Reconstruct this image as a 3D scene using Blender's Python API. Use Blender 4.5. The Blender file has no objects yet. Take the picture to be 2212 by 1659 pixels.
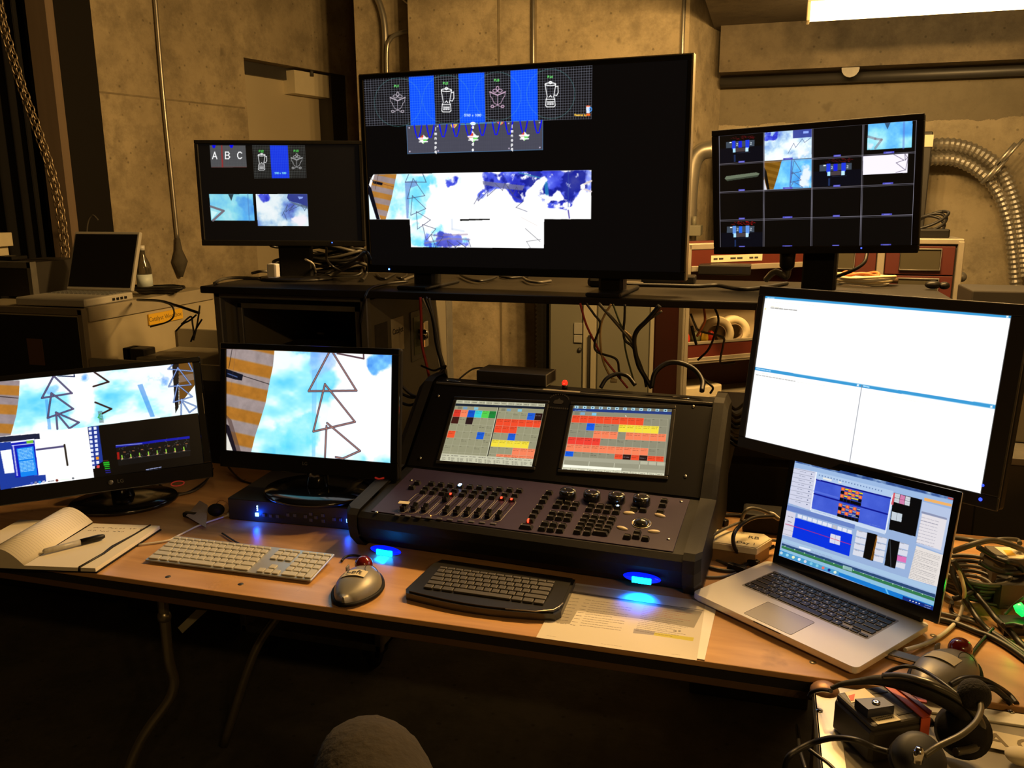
import bpy, bmesh, math, random
import numpy as np
from mathutils import Vector, Matrix

S = bpy.context.scene
COL = S.collection
PI = math.pi
R = math.radians
random.seed(7)

# ------------------------------------------------------------------ camera
FPX, PITCH, ROLL, YAW, CAMZ, TZ = 1830.0, R(12.5), R(-0.3), R(16.46), 1.56, 0.75
PW, PH = 2212, 1659
def _basis():
    f = Vector((-math.sin(YAW)*math.cos(PITCH), math.cos(YAW)*math.cos(PITCH), -math.sin(PITCH)))
    r0 = Vector((math.cos(YAW), math.sin(YAW), 0)); u0 = r0.cross(f)
    c, s = math.cos(ROLL), math.sin(ROLL)
    return c*r0+s*u0, -s*r0+c*u0, f
_R, _U, _F = _basis()
CAM = Vector((0, 0, CAMZ))
cam_d = bpy.data.cameras.new('camera'); cam = bpy.data.objects.new('camera', cam_d); COL.objects.link(cam)
cam.matrix_world = Matrix(((_R.x, _U.x, -_F.x, 0), (_R.y, _U.y, -_F.y, 0), (_R.z, _U.z, -_F.z, CAMZ), (0, 0, 0, 1)))
cam_d.sensor_width = 36.0; cam_d.lens = 36.0*FPX/PW; cam_d.clip_start = 0.02; cam_d.clip_end = 60
S.camera = cam
# ------------------------------------------------------------------ world, exposure
S.view_settings.view_transform = 'Standard'; S.view_settings.look = 'None'
S.view_settings.gamma = 1.0; S.view_settings.exposure = 0.0; S.view_settings.use_curve_mapping = False
wd = bpy.data.worlds.new('world'); S.world = wd; wd.use_nodes = True
wd.node_tree.nodes['Background'].inputs[0].default_value = (0.012, 0.009, 0.006, 1)
wd.node_tree.nodes['Background'].inputs[1].default_value = 0.3
WARM = (1.0, 0.60, 0.21)
def area_light(name, loc, rot, sx, sy, power, color=WARM):
    d = bpy.data.lights.new(name, 'AREA'); d.shape = 'RECTANGLE'; d.size = sx; d.size_y = sy
    d.energy = power; d.color = color
    o = bpy.data.objects.new(name, d); COL.objects.link(o); o.location = loc; o.rotation_euler = rot
    return o
def tube_lamp(name, x0, x1, y, z, power, parent=None, n=4):   # a fluorescent tube: a row of small soft lamps
    for k in range(n):
        d = bpy.data.lights.new(name, 'POINT'); d.energy = power/n; d.color = WARM; d.shadow_soft_size = .05
        o = bpy.data.objects.new(name, d); COL.objects.link(o); o.location = (x0+(x1-x0)*(k+.5)/n, y, z); o.parent = parent
# the bay's second batten, over the table and above the picture, and one in the room behind the photographer
tube_lamp('overhead_tube', -.45, .75, 2.58, 2.36, 240)
tube_lamp('room_tube', .9, 2.1, -1.4, 2.9, 80)

# ------------------------------------------------------------------ picture point -> place in the room
def ray(x, y): return _F + _R*((x-PW/2)/FPX) - _U*((y-PH/2)/FPX)
def at_plane(x, y, p, n):
    d = ray(x, y); n = Vector(n); p = Vector(p)
    return CAM + d*((p-CAM).dot(n)/d.dot(n))
def at_z(x, y, z): return at_plane(x, y, (0, 0, z), (0, 0, 1))
def at_y(x, y, Y): return at_plane(x, y, (0, Y, 0), (0, 1, 0))

# ------------------------------------------------------------------ materials
MATS = {}
def lin(c):
    return tuple(((v/12.92) if v <= .04045 else ((v+.055)/1.055)**2.4) for v in c)
def mat(name, col, rough=.5, metal=0., var=.0, scale=20., bump=0., coat=0., emit=None, es=1., spec=.5, stretch=None, alpha=1., trans=0.):
    if name in MATS: return MATS[name]
    m = bpy.data.materials.new(name); m.use_nodes = True; N = m.node_tree.nodes; L = m.node_tree.links
    b = N['Principled BSDF']; b.inputs['Roughness'].default_value = rough; b.inputs['Metallic'].default_value = metal
    b.inputs['Specular IOR Level'].default_value = spec
    b.inputs['Base Color'].default_value = (*col, 1); b.inputs['Coat Weight'].default_value = coat; b.inputs['Coat Roughness'].default_value = .12
    if trans: b.inputs['Transmission Weight'].default_value = trans
    if emit: b.inputs['Emission Color'].default_value = (*emit, 1); b.inputs['Emission Strength'].default_value = es
    if var or bump:
        tc = N.new('ShaderNodeTexCoord'); mp = N.new('ShaderNodeMapping'); L.new(tc.outputs['Object'], mp.inputs[0])
        if stretch: mp.inputs['Scale'].default_value = stretch
        n = N.new('ShaderNodeTexNoise'); n.inputs['Scale'].default_value = scale; n.inputs['Detail'].default_value = 5; L.new(mp.outputs[0], n.inputs[0])
        if var:
            mx = N.new('ShaderNodeMix'); mx.data_type = 'RGBA'; L.new(n.outputs[0], mx.inputs[0])
            mx.inputs[6].default_value = (*[c*(1-var) for c in col], 1); mx.inputs[7].default_value = (*[min(1, c*(1+var)) for c in col], 1)
            L.new(mx.outputs[2], b.inputs['Base Color'])
        if bump:
            bp = N.new('ShaderNodeBump'); bp.inputs['Strength'].default_value = bump; bp.inputs['Distance'].default_value = .004
            L.new(n.outputs[0], bp.inputs['Height']); L.new(bp.outputs[0], b.inputs['Normal'])
    MATS[name] = m; return m

def concrete(name, col, dark, mode='wall'):
    m = bpy.data.materials.new(name); m.use_nodes = True; N = m.node_tree.nodes; L = m.node_tree.links
    b = N['Principled BSDF']; b.inputs['Roughness'].default_value = .85
    tc = N.new('ShaderNodeTexCoord')
    def noise(s, d=6, r=.6):
        n = N.new('ShaderNodeTexNoise'); n.inputs['Scale'].default_value = s; n.inputs['Detail'].default_value = d; n.inputs['Roughness'].default_value = r
        L.new(tc.outputs['Object'], n.inputs[0]); return n.outputs[0]
    def ramp(src, a, c, v0=(0, 0, 0, 1), v1=(1, 1, 1, 1)):
        r = N.new('ShaderNodeValToRGB'); r.color_ramp.elements[0].position = a; r.color_ramp.elements[1].position = c
        r.color_ramp.elements[0].color = v0; r.color_ramp.elements[1].color = v1; L.new(src, r.inputs[0]); return r.outputs[0]
    def mix(f, a, c, blend='MIX'):
        x = N.new('ShaderNodeMix'); x.data_type = 'RGBA'; x.blend_type = blend
        for s, v in ((0, f), (6, a), (7, c)):
            if hasattr(v, 'is_output'): L.new(v, x.inputs[s])
            else: x.inputs[s].default_value = v
        return x.outputs[2]
    big = ramp(noise(1.1, 8, .62), .33, .72)
    c0 = mix(big, (*dark, 1), (*col, 1))
    mid = ramp(noise(5, 9, .75), .38, .56)
    c1 = mix(mid, mix(.55, c0, (*[v*.5 for v in dark], 1)), c0)
    vo = N.new('ShaderNodeTexVoronoi'); vo.inputs['Scale'].default_value = 3.4; vo.inputs['Randomness'].default_value = 1
    wob = N.new('ShaderNodeVectorMath'); wob.operation = 'ADD'
    nn = N.new('ShaderNodeTexNoise'); nn.inputs['Scale'].default_value = 14; L.new(tc.outputs['Object'], nn.inputs[0])
    sc = N.new('ShaderNodeVectorMath'); sc.operation = 'SCALE'; sc.inputs['Scale'].default_value = .12; L.new(nn.outputs['Color'], sc.inputs[0])
    L.new(tc.outputs['Object'], wob.inputs[0]); L.new(sc.outputs[0], wob.inputs[1]); L.new(wob.outputs[0], vo.inputs[0])
    spot = ramp(vo.outputs['Distance'], .05, .13)
    c2 = mix(spot, mix(.62, c1, (*[v*.4 for v in dark], 1)), c1)
    vo2 = N.new('ShaderNodeTexVoronoi'); vo2.inputs['Scale'].default_value = 17; L.new(tc.outputs['Object'], vo2.inputs[0])
    pit = ramp(vo2.outputs['Distance'], .07, .14)
    c3 = mix(pit, mix(.6, c2, (*[v*.35 for v in dark], 1)), c2)
    sep = N.new('ShaderNodeSeparateXYZ'); L.new(tc.outputs['Object'], sep.inputs[0])
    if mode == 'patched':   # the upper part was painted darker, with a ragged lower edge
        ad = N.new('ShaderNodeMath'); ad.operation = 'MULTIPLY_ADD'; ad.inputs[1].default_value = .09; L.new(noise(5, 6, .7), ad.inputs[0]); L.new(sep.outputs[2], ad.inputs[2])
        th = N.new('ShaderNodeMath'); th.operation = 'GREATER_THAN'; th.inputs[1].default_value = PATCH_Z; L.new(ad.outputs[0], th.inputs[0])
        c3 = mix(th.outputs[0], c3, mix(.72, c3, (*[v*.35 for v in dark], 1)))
    L.new(c3, b.inputs['Base Color'])
    bp = N.new('ShaderNodeBump'); bp.inputs['Strength'].default_value = .35; bp.inputs['Distance'].default_value = .01
    L.new(noise(30, 6, .7), bp.inputs['Height']); L.new(bp.outputs[0], b.inputs['Normal'])
    return m

BLK = mat('black_plastic', (.009, .008, .0072), .42, spec=.3, var=.15, scale=60, bump=.05)
BLKM = mat('matte_black', (.008, .007, .0062), .65, spec=.2, var=.2, scale=90, bump=.15)
GLOSS = mat('gloss_black', (.008, .008, .008), .12, coat=.5)
GREY = mat('grey_plastic', (.16, .16, .15), .5, var=.1, scale=40)
WHT = mat('white_plastic', (.62, .60, .55), .42, var=.05, scale=30)
ALU = mat('aluminium', (.58, .57, .54), .38, metal=.85, var=.12, scale=60, bump=.05)
ALUD = mat('worn_aluminium', (.17, .16, .14), .5, metal=.5, var=.35, scale=25, bump=.1)
CHROME = mat('chrome', (.75, .74, .72), .12, metal=1.)
BRASS = mat('screw_steel', (.7, .62, .45), .25, metal=1.)
RUB = mat('rubber_cable', (.009, .008, .007), .45, var=.1, scale=30)
CABG = mat('grey_cable', (.075, .068, .055), .45, var=.1, scale=30)
CABW = mat('white_cable', (.62, .58, .50), .45, var=.05, scale=30)
CABR = mat('red_cable', (.34, .02, .012), .45, var=.1, scale=30)
CABO = mat('orange_cable', (.55, .15, .04), .45, var=.1, scale=30)
INK = mat('ink', (.03, .028, .026), .7)
TAPE = mat('paper_tape', (.62, .55, .38), .75, var=.06, scale=40)
DARKMETAL = mat('dark_steel', (.05, .047, .043), .45, metal=.3, var=.2, scale=15)
MAROON = mat('maroon_laminate', (.085, .013, .008), .5, var=.12, scale=12)
def glow(name, c, s): return mat(name, (.02, .02, .02), .3, emit=c, es=s)
LED_B = glow('blue_led', (.02, .08, 1.), 9.); LED_R = glow('red_led', (1., .03, .01), 5.); LED_G = glow('green_led', (.15, 1., .05), 3.)
LED_W = glow('pale_blue_led', (.25, .55, 1.), 14.)

# ------------------------------------------------------------------ mesh builder
class MB:
    def __init__(s): s.v = []; s.f = []; s.m = []; s.sm = []; s.M = Matrix(); s.mi = 0; s.s = False
    def V(s, pts):
        i = len(s.v); M = s.M
        s.v.extend([tuple(M @ Vector(p)) for p in pts]); return i
    def F(s, idx, sm=None): s.f.append(tuple(idx)); s.m.append(s.mi); s.sm.append(s.s if sm is None else sm)
    def box(s, a, b, bev=0.):
        x0, y0, z0 = a; x1, y1, z1 = b
        if x0 > x1: x0, x1 = x1, x0
        if y0 > y1: y0, y1 = y1, y0
        if z0 > z1: z0, z1 = z1, z0
        bev = min(bev, (x1-x0)*.45, (y1-y0)*.45, (z1-z0)*.45)
        if bev <= 0:
            i = s.V([(x0, y0, z0), (x1, y0, z0), (x1, y1, z0), (x0, y1, z0), (x0, y0, z1), (x1, y0, z1), (x1, y1, z1), (x0, y1, z1)])
            for f in ((3, 2, 1, 0), (4, 5, 6, 7), (0, 1, 5, 4), (1, 2, 6, 5), (2, 3, 7, 6), (3, 0, 4, 7)): s.F([i+k for k in f], False)
            return s
        r = bev; pts = []   # stacked rounded rings (chamfered in plan and section)
        def ring(z, ins):
            X0, X1, Y0, Y1 = x0+ins, x1-ins, y0+ins, y1-ins; q = max(r-ins, r*.3)
            return [(X0+q, Y0, z), (X1-q, Y0, z), (X1, Y0+q, z), (X1, Y1-q, z), (X1-q, Y1, z), (X0+q, Y1, z), (X0, Y1-q, z), (X0, Y0+q, z)]
        rs = [ring(z0, r), ring(z0+r*.3, r*.3), ring(z0+r, 0), ring(z1-r, 0), ring(z1-r*.3, r*.3), ring(z1, r)]
        i = s.V(sum(rs, []))
        s.F([i+7-k for k in range(8)], False); s.F([i+40+k for k in range(8)], False)
        for a_ in range(5):
            for k in range(8):
                k2 = (k+1) % 8; s.F((i+a_*8+k, i+a_*8+k2, i+a_*8+8+k2, i+a_*8+8+k), s.s)
        return s
    def prism(s, poly, z0, z1):      # poly: list of (x, y), counter-clockwise
        n = len(poly); i = s.V([(x, y, z0) for x, y in poly]+[(x, y, z1) for x, y in poly])
        s.F([i+n-1-k for k in range(n)], False); s.F([i+n+k for k in range(n)], False)
        for k in range(n): s.F((i+k, i+(k+1) % n, i+n+(k+1) % n, i+n+k))
        return s
    def xprism(s, poly, x0, x1):     # poly: list of (y, z) extruded along x
        n = len(poly); i = s.V([(x0, y, z) for y, z in poly]+[(x1, y, z) for y, z in poly])
        s.F([i+n-1-k for k in range(n)], False); s.F([i+n+k for k in range(n)], False)
        for k in range(n): s.F((i+k, i+(k+1) % n, i+n+(k+1) % n, i+n+k))
        return s
    def quad(s, a, b, c, d): i = s.V([a, b, c, d]); s.F((i, i+1, i+2, i+3)); return s
    def slab(s, quad, n, t):         # a quad given thickness t along direction n (quad is the outer face)
        n = Vector(n).normalized()*t; q = [Vector(p) for p in quad]
        i = s.V([tuple(p) for p in q]+[tuple(p-n) for p in q])
        s.F((i, i+1, i+2, i+3), False); s.F((i+7, i+6, i+5, i+4), False)
        for k in range(4): s.F((i+k, i+4+k, i+4+(k+1) % 4, i+(k+1) % 4), False)
        return s
    def tube(s, pts, r, n=8, closed=False, caps=True):
        pts = [Vector(p) for p in pts]; m = len(pts)
        rr = r if hasattr(r, '__len__') else [r]*m
        up = None; rings = []
        for k in range(m):
            a = pts[(k-1) % m] if (closed or k) else pts[0]; b = pts[(k+1) % m] if (closed or k < m-1) else pts[-1]
            t = (b-a).normalized() if (b-a).length > 1e-9 else Vector((0, 0, 1))
            if up is None: up = Vector((0, 0, 1)) if abs(t.z) < .9 else Vector((1, 0, 0))
            u = (up - t*up.dot(t)); u = u.normalized() if u.length > 1e-6 else t.orthogonal().normalized()
            w = t.cross(u); up = u
            rings.append([tuple(pts[k]+(u*math.cos(2*PI*j/n)+w*math.sin(2*PI*j/n))*rr[k]) for j in range(n)])
        i = s.V(sum(rings, []))
        for k in range(m if closed else m-1):
            k2 = (k+1) % m
            for j in range(n): s.F((i+k*n+j, i+k*n+(j+1) % n, i+k2*n+(j+1) % n, i+k2*n+j), True)
        if caps and not closed: s.F([i+n-1-j for j in range(n)], False); s.F([i+(m-1)*n+j for j in range(n)], False)
        return s
    def lathe(s, prof, n=32, c=(0, 0, 0), ax='z', sx=1., sy=1.):   # prof: (r, h)
        P = []
        for r, h in prof:
            for j in range(n):
                a = 2*PI*j/n; x, y, z = r*math.cos(a)*sx, r*math.sin(a)*sy, h
                if ax == 'y': x, y, z = x, -z, y
                if ax == 'x': x, y, z = z, x, y
                P.append((c[0]+x, c[1]+y, c[2]+z))
        i = s.V(P); m = len(prof)
        for k in range(m-1):
            for j in range(n): s.F((i+k*n+j, i+k*n+(j+1) % n, i+(k+1)*n+(j+1) % n, i+(k+1)*n+j), True)
        if prof[0][0] > 1e-5: s.F([i+n-1-j for j in range(n)], False)
        if prof[-1][0] > 1e-5: s.F([i+(m-1)*n+j for j in range(n)], False)
        return s
    def ball(s, c, rx, ry=None, rz=None, n=20, m=12):
        ry = ry or rx; rz = rz or rx
        P = [(math.sin(PI*k/m), -math.cos(PI*k/m)) for k in range(m+1)]
        i = s.V([(c[0]+rx*max(r, 1e-4)*math.cos(2*PI*j/n), c[1]+ry*max(r, 1e-4)*math.sin(2*PI*j/n), c[2]+rz*h) for r, h in P for j in range(n)])
        for k in range(m):
            for j in range(n): s.F((i+k*n+j, i+k*n+(j+1) % n, i+(k+1)*n+(j+1) % n, i+(k+1)*n+j), True)
        return s
    def build(s, name, mats, parent=None, loc=None, label=None):
        me = bpy.data.meshes.new(name); me.from_pydata(s.v, [], s.f)
        mats = mats if isinstance(mats, (list, tuple)) else [mats]
        for m in mats: me.materials.append(m)
        me.polygons.foreach_set('material_index', s.m); me.polygons.foreach_set('use_smooth', s.sm); me.update()
        o = bpy.data.objects.new(name, me); COL.objects.link(o)
        if parent: o.parent = parent
        if loc is not None: o.location = loc
        if label: o['label'] = label
        return o
def tag(o, label, cat, group=None, kind=None):
    o['label'] = label; o['category'] = cat
    if group: o['group'] = group
    if kind: o['kind'] = kind
    return o
def empty(name, M, label, cat, group=None):
    o = bpy.data.objects.new(name, None); COL.objects.link(o)
    o.empty_display_size = .05
    if isinstance(M, Matrix): o.matrix_world = M
    else: o.location = M
    return tag(o, label, cat, group)
def struct(o, label=None):
    o['kind'] = 'structure'
    if label: o['label'] = label
    return o
def dup(o, parent=None, **kw):
    c = o.copy(); COL.objects.link(c); c.parent = parent
    for k, v in kw.items(): c[k] = v
    return c
def spline(pts, seg=8):
    P = [Vector(p) for p in pts]
    if len(P) < 3: return P
    out = []
    for i in range(len(P)-1):
        p0 = P[i-1] if i else P[0]*2-P[1]; p1, p2 = P[i], P[i+1]; p3 = P[i+2] if i+2 < len(P) else P[-1]*2-P[-2]
        for k in range(seg):
            t = k/seg; out.append(.5*((2*p1)+(p2-p0)*t+(2*p0-5*p1+4*p2-p3)*t*t+(3*p1-p0-3*p2+p3)*t**3))
    out.append(P[-1]); return out
def cable(pts, r, m, label, name='cable', cat='cable', group=None, parent=None, n=7):
    mb = MB(); mb.tube(spline(pts), r, n)
    o = mb.build(name, m, parent)
    if not parent: tag(o, label, cat, group)
    return o
def text_mesh(txt, size, M, m, parent, name='lettering', depth=.0003, align='CENTER', bold=0.):
    cu = bpy.data.curves.new(name, 'FONT'); cu.body = txt; cu.size = size; cu.align_x = align; cu.align_y = 'CENTER'; cu.extrude = depth; cu.offset = bold
    cu.resolution_u = 3
    t = bpy.data.objects.new(name, cu); COL.objects.link(t)
    dg = bpy.context.evaluated_depsgraph_get(); me = bpy.data.meshes.new_from_object(t.evaluated_get(dg))
    bpy.data.objects.remove(t); bpy.data.curves.remove(cu)
    me.transform(M); me.name = name; me.materials.clear(); me.materials.append(m)
    o = bpy.data.objects.new(name, me); COL.objects.link(o); o.parent = parent
    return o
def frame(o, x, z):     # matrix with origin o, local x and local z(up) ; local y = z cross x
    x = Vector(x).normalized(); z = Vector(z); z = (z-x*z.dot(x)).normalized(); y = z.cross(x)
    return Matrix(((x.x, y.x, z.x, o[0]), (x.y, y.y, z.y, o[1]), (x.z, y.z, z.z, o[2]), (0, 0, 0, 1)))
def rz(a): return Matrix.Rotation(a, 4, 'Z')
def rx(a): return Matrix.Rotation(a, 4, 'X')
def ry(a): return Matrix.Rotation(a, 4, 'Y')
def tr(*p): return Matrix.Translation(Vector(p))
# ------------------------------------------------------------------ screen pictures (drawn here, shown as emission)
def homog(src, dst):
    A = []; B = []
    for (x, y), (u, v) in zip(src, dst):
        A.append([x, y, 1, 0, 0, 0, -u*x, -u*y]); B.append(u)
        A.append([0, 0, 0, x, y, 1, -v*x, -v*y]); B.append(v)
    h = np.linalg.solve(np.array(A, float), np.array(B, float)); return np.append(h, 1).reshape(3, 3)
def _noise(h, w, sc, seed, oct=5, ax=1.):
    rng = np.random.RandomState(seed); out = np.zeros((h, w)); amp = 1.; tot = 0
    for o in range(oct):
        gh = int(h/sc*2**o)+3; gw = int(w/(sc*ax)*2**o)+3; g = rng.rand(gh, gw)
        y = np.linspace(0, gh-2.001, h); x = np.linspace(0, gw-2.001, w)
        yi = y.astype(int); xi = x.astype(int); fy = (y-yi)[:, None]; fx = (x-xi)[None, :]
        fy = fy*fy*(3-2*fy); fx = fx*fx*(3-2*fx)
        a = g[yi][:, xi]; b = g[yi][:, xi+1]; c = g[yi+1][:, xi]; d = g[yi+1][:, xi+1]
        out += amp*((a*(1-fx)+b*fx)*(1-fy)+(c*(1-fx)+d*fx)*fy); tot += amp; amp *= .55
    return out/tot
GLY = {'A':['0,0 2,6 4,0','.7,2 3.3,2'],'B':['0,0 0,6 2.6,6 3.5,4.6 2.6,3.2 0,3.2','2.6,3.2 3.9,1.6 2.8,0 0,0'],'C':['3.8,5 2.4,6 1,5.6 .1,4 .1,2 1,.4 2.4,0 3.8,1'],
 'P':['0,0 0,6 2.8,6 3.8,4.6 2.8,3 0,3'],'J':['3,6 3,1 2,0 .6,.4'],'1':['.8,4.8 2,6 2,0'],'2':['.3,5 1.5,6 3.3,5.4 3.3,4 .2,0 3.8,0'],'3':['.3,5.4 2,6 3.4,4.8 2,3.2 3.6,1.6 2,0 .2,.6'],
 '4':['3,0 3,6 0,2 4,2'],'5':['3.6,6 .6,6 .4,3.4 2.4,3.6 3.7,2 2.2,0 .2,.5'],'7':['0,6 3.8,6 1.4,0'],'6':['3.2,6 .8,3.6 .4,1.4 2,0 3.6,1.4 2.6,3.2 .6,2.6'],'0':['2,6 3.6,4.6 3.6,1.4 2,0 .4,1.4 .4,4.6 2,6'],'8':['2,3.2 .5,4.6 2,6 3.5,4.6 2,3.2 .3,1.5 2,0 3.7,1.5 2,3.2'],
 'x':['.5,3.6 3.2,0','3.2,3.6 .5,0'],'a':['3,3.4 1,3.6 .3,1.6 1.4,0 3,1 3,3.6 3.2,0'],'b':['.4,6 .4,0 2.4,0 3.3,1.8 2.2,3.6 .4,2.8'],'d':['3.2,6 3.2,0 1,0 .2,1.8 1.4,3.6 3.2,2.8'],'e':['.4,1.9 3.3,1.9 2.4,3.6 .9,3.4 .3,1.6 1.4,0 3.1,.4'],
 'i':['2,0 2,3.6','2,4.8 2,5.2'],'l':['2,0 2,6'],'m':['.2,0 .2,3.6 1.8,3.4 1.9,0','1.9,3.2 3.6,3.5 3.7,0'],'n':['.4,0 .4,3.6','.4,2.8 2.4,3.6 3.2,2.4 3.2,0'],'o':['2,3.6 .5,2.6 .5,.9 2,0 3.4,.9 3.4,2.6 2,3.6'],'p':['.4,3.6 .4,-2','.4,3 2.4,3.6 3.3,1.8 2.3,0 .4,.6'],'q':['3.2,3.6 3.2,-2','3.2,3 1.2,3.6 .3,1.8 1.3,0 3.2,.6'],
 'w':['.1,3.6 1,0 2,3 3,0 3.9,3.6'],'r':['.6,0 .6,3.6','.6,2.6 2,3.6 3,3.2'],'y':['.4,3.6 1.9,.4','3.4,3.6 1.4,-2'],'L':['0,6 0,0 3.4,0'],'R':['0,0 0,6 2.8,6 3.7,4.6 2.8,3.2 0,3.2','2,3.2 3.9,0'],'t':['1.6,5.2 1.6,.6 3,.1','.5,3.6 3,3.6'],'g':['3.2,3.6 3.2,-1 1.6,-2 .4,-1.4','3.2,3 1.2,3.6 .3,1.8 1.3,0 3.2,.6'],'h':['.4,0 .4,6','.4,2.8 2.4,3.6 3.2,2.4 3.2,0'],'f':['2.8,5.8 1.6,5.6 1.4,0','.4,3.6 2.8,3.6'],
 'c':['3.2,3.2 1.6,3.6 .4,2 1.4,0 3.2,.4'],'?':['.4,5 2,6 3.5,4.8 2,3 2,1.6','2,.2 2,0'],'!':['2,6 2,1.6'],'G':['3.8,5 2.2,6 .2,4 .2,2 2,0 3.8,1 3.8,2.8 2.4,2.8']}
class Canvas:
    def __init__(s, quad, w, h, nx, bg=(.004, .004, .005)):
        s.w, s.h = w, h; s.nx = nx; s.ny = max(2, int(round(nx*h/w)))
        s.H = homog(quad, [(0, 0), (s.nx, 0), (s.nx, s.ny), (0, s.ny)])
        s.a = np.ones((s.ny, s.nx, 3))*np.array(bg); s.Y, s.X = np.mgrid[0:s.ny, 0:s.nx]; s.X = s.X+.5; s.Y = s.Y+.5
    def t(s, p):
        v = s.H @ np.array([p[0], p[1], 1.]); return v[0]/v[2], v[1]/v[2]
    def mask(s, pts, raw=False):
        P = [tuple(p) if raw else s.t(p) for p in pts]; n = len(P)
        x0 = max(0, int(min(p[0] for p in P))-1); x1 = min(s.nx, int(max(p[0] for p in P))+2)
        y0 = max(0, int(min(p[1] for p in P))-1); y1 = min(s.ny, int(max(p[1] for p in P))+2)
        if x1 <= x0 or y1 <= y0: return None
        acc = np.zeros((y1-y0, x1-x0))
        for ox, oy in ((-.25, -.25), (.25, -.25), (-.25, .25), (.25, .25)):
            X = s.X[y0:y1, x0:x1]+ox; Y = s.Y[y0:y1, x0:x1]+oy; ins = np.zeros(X.shape, bool)
            for i in range(n):
                xa, ya = P[i]; xb, yb = P[(i+1) % n]
                if ya == yb: continue
                c = ((ya > Y) != (yb > Y)) & (X < (xb-xa)*(Y-ya)/(yb-ya)+xa); ins ^= c
            acc += ins
        return (slice(y0, y1), slice(x0, x1)), acc/4
    def put(s, sl, m, c, al=1.):
        c = np.array(c) if not (isinstance(c, np.ndarray) and c.ndim == 3) else c[sl]
        m = (m*al)[..., None]; s.a[sl] = s.a[sl]*(1-m)+c*m
    def poly(s, pts, c, al=1., raw=False):
        r = s.mask(pts, raw)
        if r: s.put(r[0], r[1], c, al)
    def line(s, pts, c, wd=1., al=1., closed=False, raw=False):
        P = [tuple(p) if raw else s.t(p) for p in pts]
        if closed: P.append(P[0])
        for (xa, ya), (xb, yb) in zip(P, P[1:]):
            x0 = max(0, int(min(xa, xb)-wd-1)); x1 = min(s.nx, int(max(xa, xb)+wd+2)); y0 = max(0, int(min(ya, yb)-wd-1)); y1 = min(s.ny, int(max(ya, yb)+wd+2))
            if x1 <= x0 or y1 <= y0: continue
            X = s.X[y0:y1, x0:x1]; Y = s.Y[y0:y1, x0:x1]; dx, dy = xb-xa, yb-ya; L2 = dx*dx+dy*dy+1e-9
            t = np.clip(((X-xa)*dx+(Y-ya)*dy)/L2, 0, 1); d = np.hypot(X-xa-t*dx, Y-ya-t*dy)
            s.put((slice(y0, y1), slice(x0, x1)), np.clip(wd/2+.5-d, 0, 1), c, al)
    def ell(s, c, rx_, ry_, col, wd=None, al=1., a0=0, a1=2*PI, n=28):
        pts = [(c[0]+rx_*math.cos(a0+(a1-a0)*k/n), c[1]+ry_*math.sin(a0+(a1-a0)*k/n)) for k in range(n+1)]
        if wd is None: s.poly(pts, col, al)
        else: s.line(pts, col, wd, al)
    def soft(s, pts, rad):     # polygon mask with a feathered edge, whole canvas
        r = s.mask(pts); M = np.zeros((s.ny, s.nx))
        if r: M[r[0]] = r[1]
        k = max(1, int(rad))
        for _ in range(2):
            for ax in (0, 1):
                P = np.concatenate([np.repeat(M.take([0], ax), k, ax), M, np.repeat(M.take([-1], ax), k+1, ax)], ax); C_ = np.cumsum(P, ax); n = M.shape[ax]
                M = (C_.take(range(2*k, 2*k+n), ax)-C_.take(range(0, n), ax))/(2*k)
        return M
    def text(s, tx, x, y, hgt, c, wd=1., dx=None, dy=0, sl=0.):
        k = hgt/6.; adv = dx if dx is not None else 5.2*k
        for i, ch in enumerate(tx):
            for st in GLY.get(ch, []):
                s.line([(x+i*adv+float(p.split(',')[0])*k, y+i*dy+sl*float(p.split(',')[0])*k-float(p.split(',')[1])*k) for p in st.split()], c, wd)
    def words(s, x, y, x1, y1, c, wd=1., al=.6, seed=0):   # a run of word-like marks
        rng = random.Random(seed); t = 0; L = math.hypot(x1-x, y1-y)
        while t < 1:
            a = t; t = min(1, t+rng.uniform(3, 9)/L); s.line([(x+(x1-x)*a, y+(y1-y)*a), (x+(x1-x)*t, y+(y1-y)*t)], c, wd, al); t += 2.2/L
    def flat(s, sc, seed, cols, oct=5, ax=1.):   # colour field from noise through a ramp of (pos, colour)
        n = _noise(s.ny, s.nx, sc, seed, oct, ax); n = (n-n.min())/(n.max()-n.min()); p = [c[0] for c in cols]
        return np.stack([np.interp(n, p, [c[1][k] for c in cols]) for k in range(3)], -1)
    def mesh(s, name, M, parent, gain=1., rough=.25):
        nx, ny = s.nx, s.ny
        x = np.linspace(-s.w/2, s.w/2, nx); z = np.linspace(s.h/2, -s.h/2, ny); X, Z = np.meshgrid(x, z)
        co = np.stack([X.ravel(), np.zeros(nx*ny), Z.ravel()], -1)
        Mn = np.array(M); co = co @ Mn[:3, :3].T+Mn[:3, 3]
        me = bpy.data.meshes.new(name); me.vertices.add(nx*ny); me.vertices.foreach_set('co', co.ravel().astype(np.float32))
        i = np.arange(nx*ny).reshape(ny, nx); q = np.stack([i[1:, :-1], i[1:, 1:], i[:-1, 1:], i[:-1, :-1]], -1).reshape(-1, 4); nf = len(q)
        me.loops.add(nf*4); me.loops.foreach_set('vertex_index', q.ravel().astype(np.int32))
        me.polygons.add(nf); me.polygons.foreach_set('loop_start', (np.arange(nf)*4).astype(np.int32)); me.update(calc_edges=True)
        c = np.clip(s.a, 0, 1); c = np.where(c <= .04045, c/12.92, ((c+.055)/1.055)**2.4)
        at = me.attributes.new('picture', 'FLOAT_COLOR', 'POINT'); at.data.foreach_set('color', np.concatenate([c.reshape(-1, 3), np.ones((nx*ny, 1))], 1).ravel().astype(np.float32))
        key = 'lcd_%g_%g' % (gain, rough)
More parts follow.
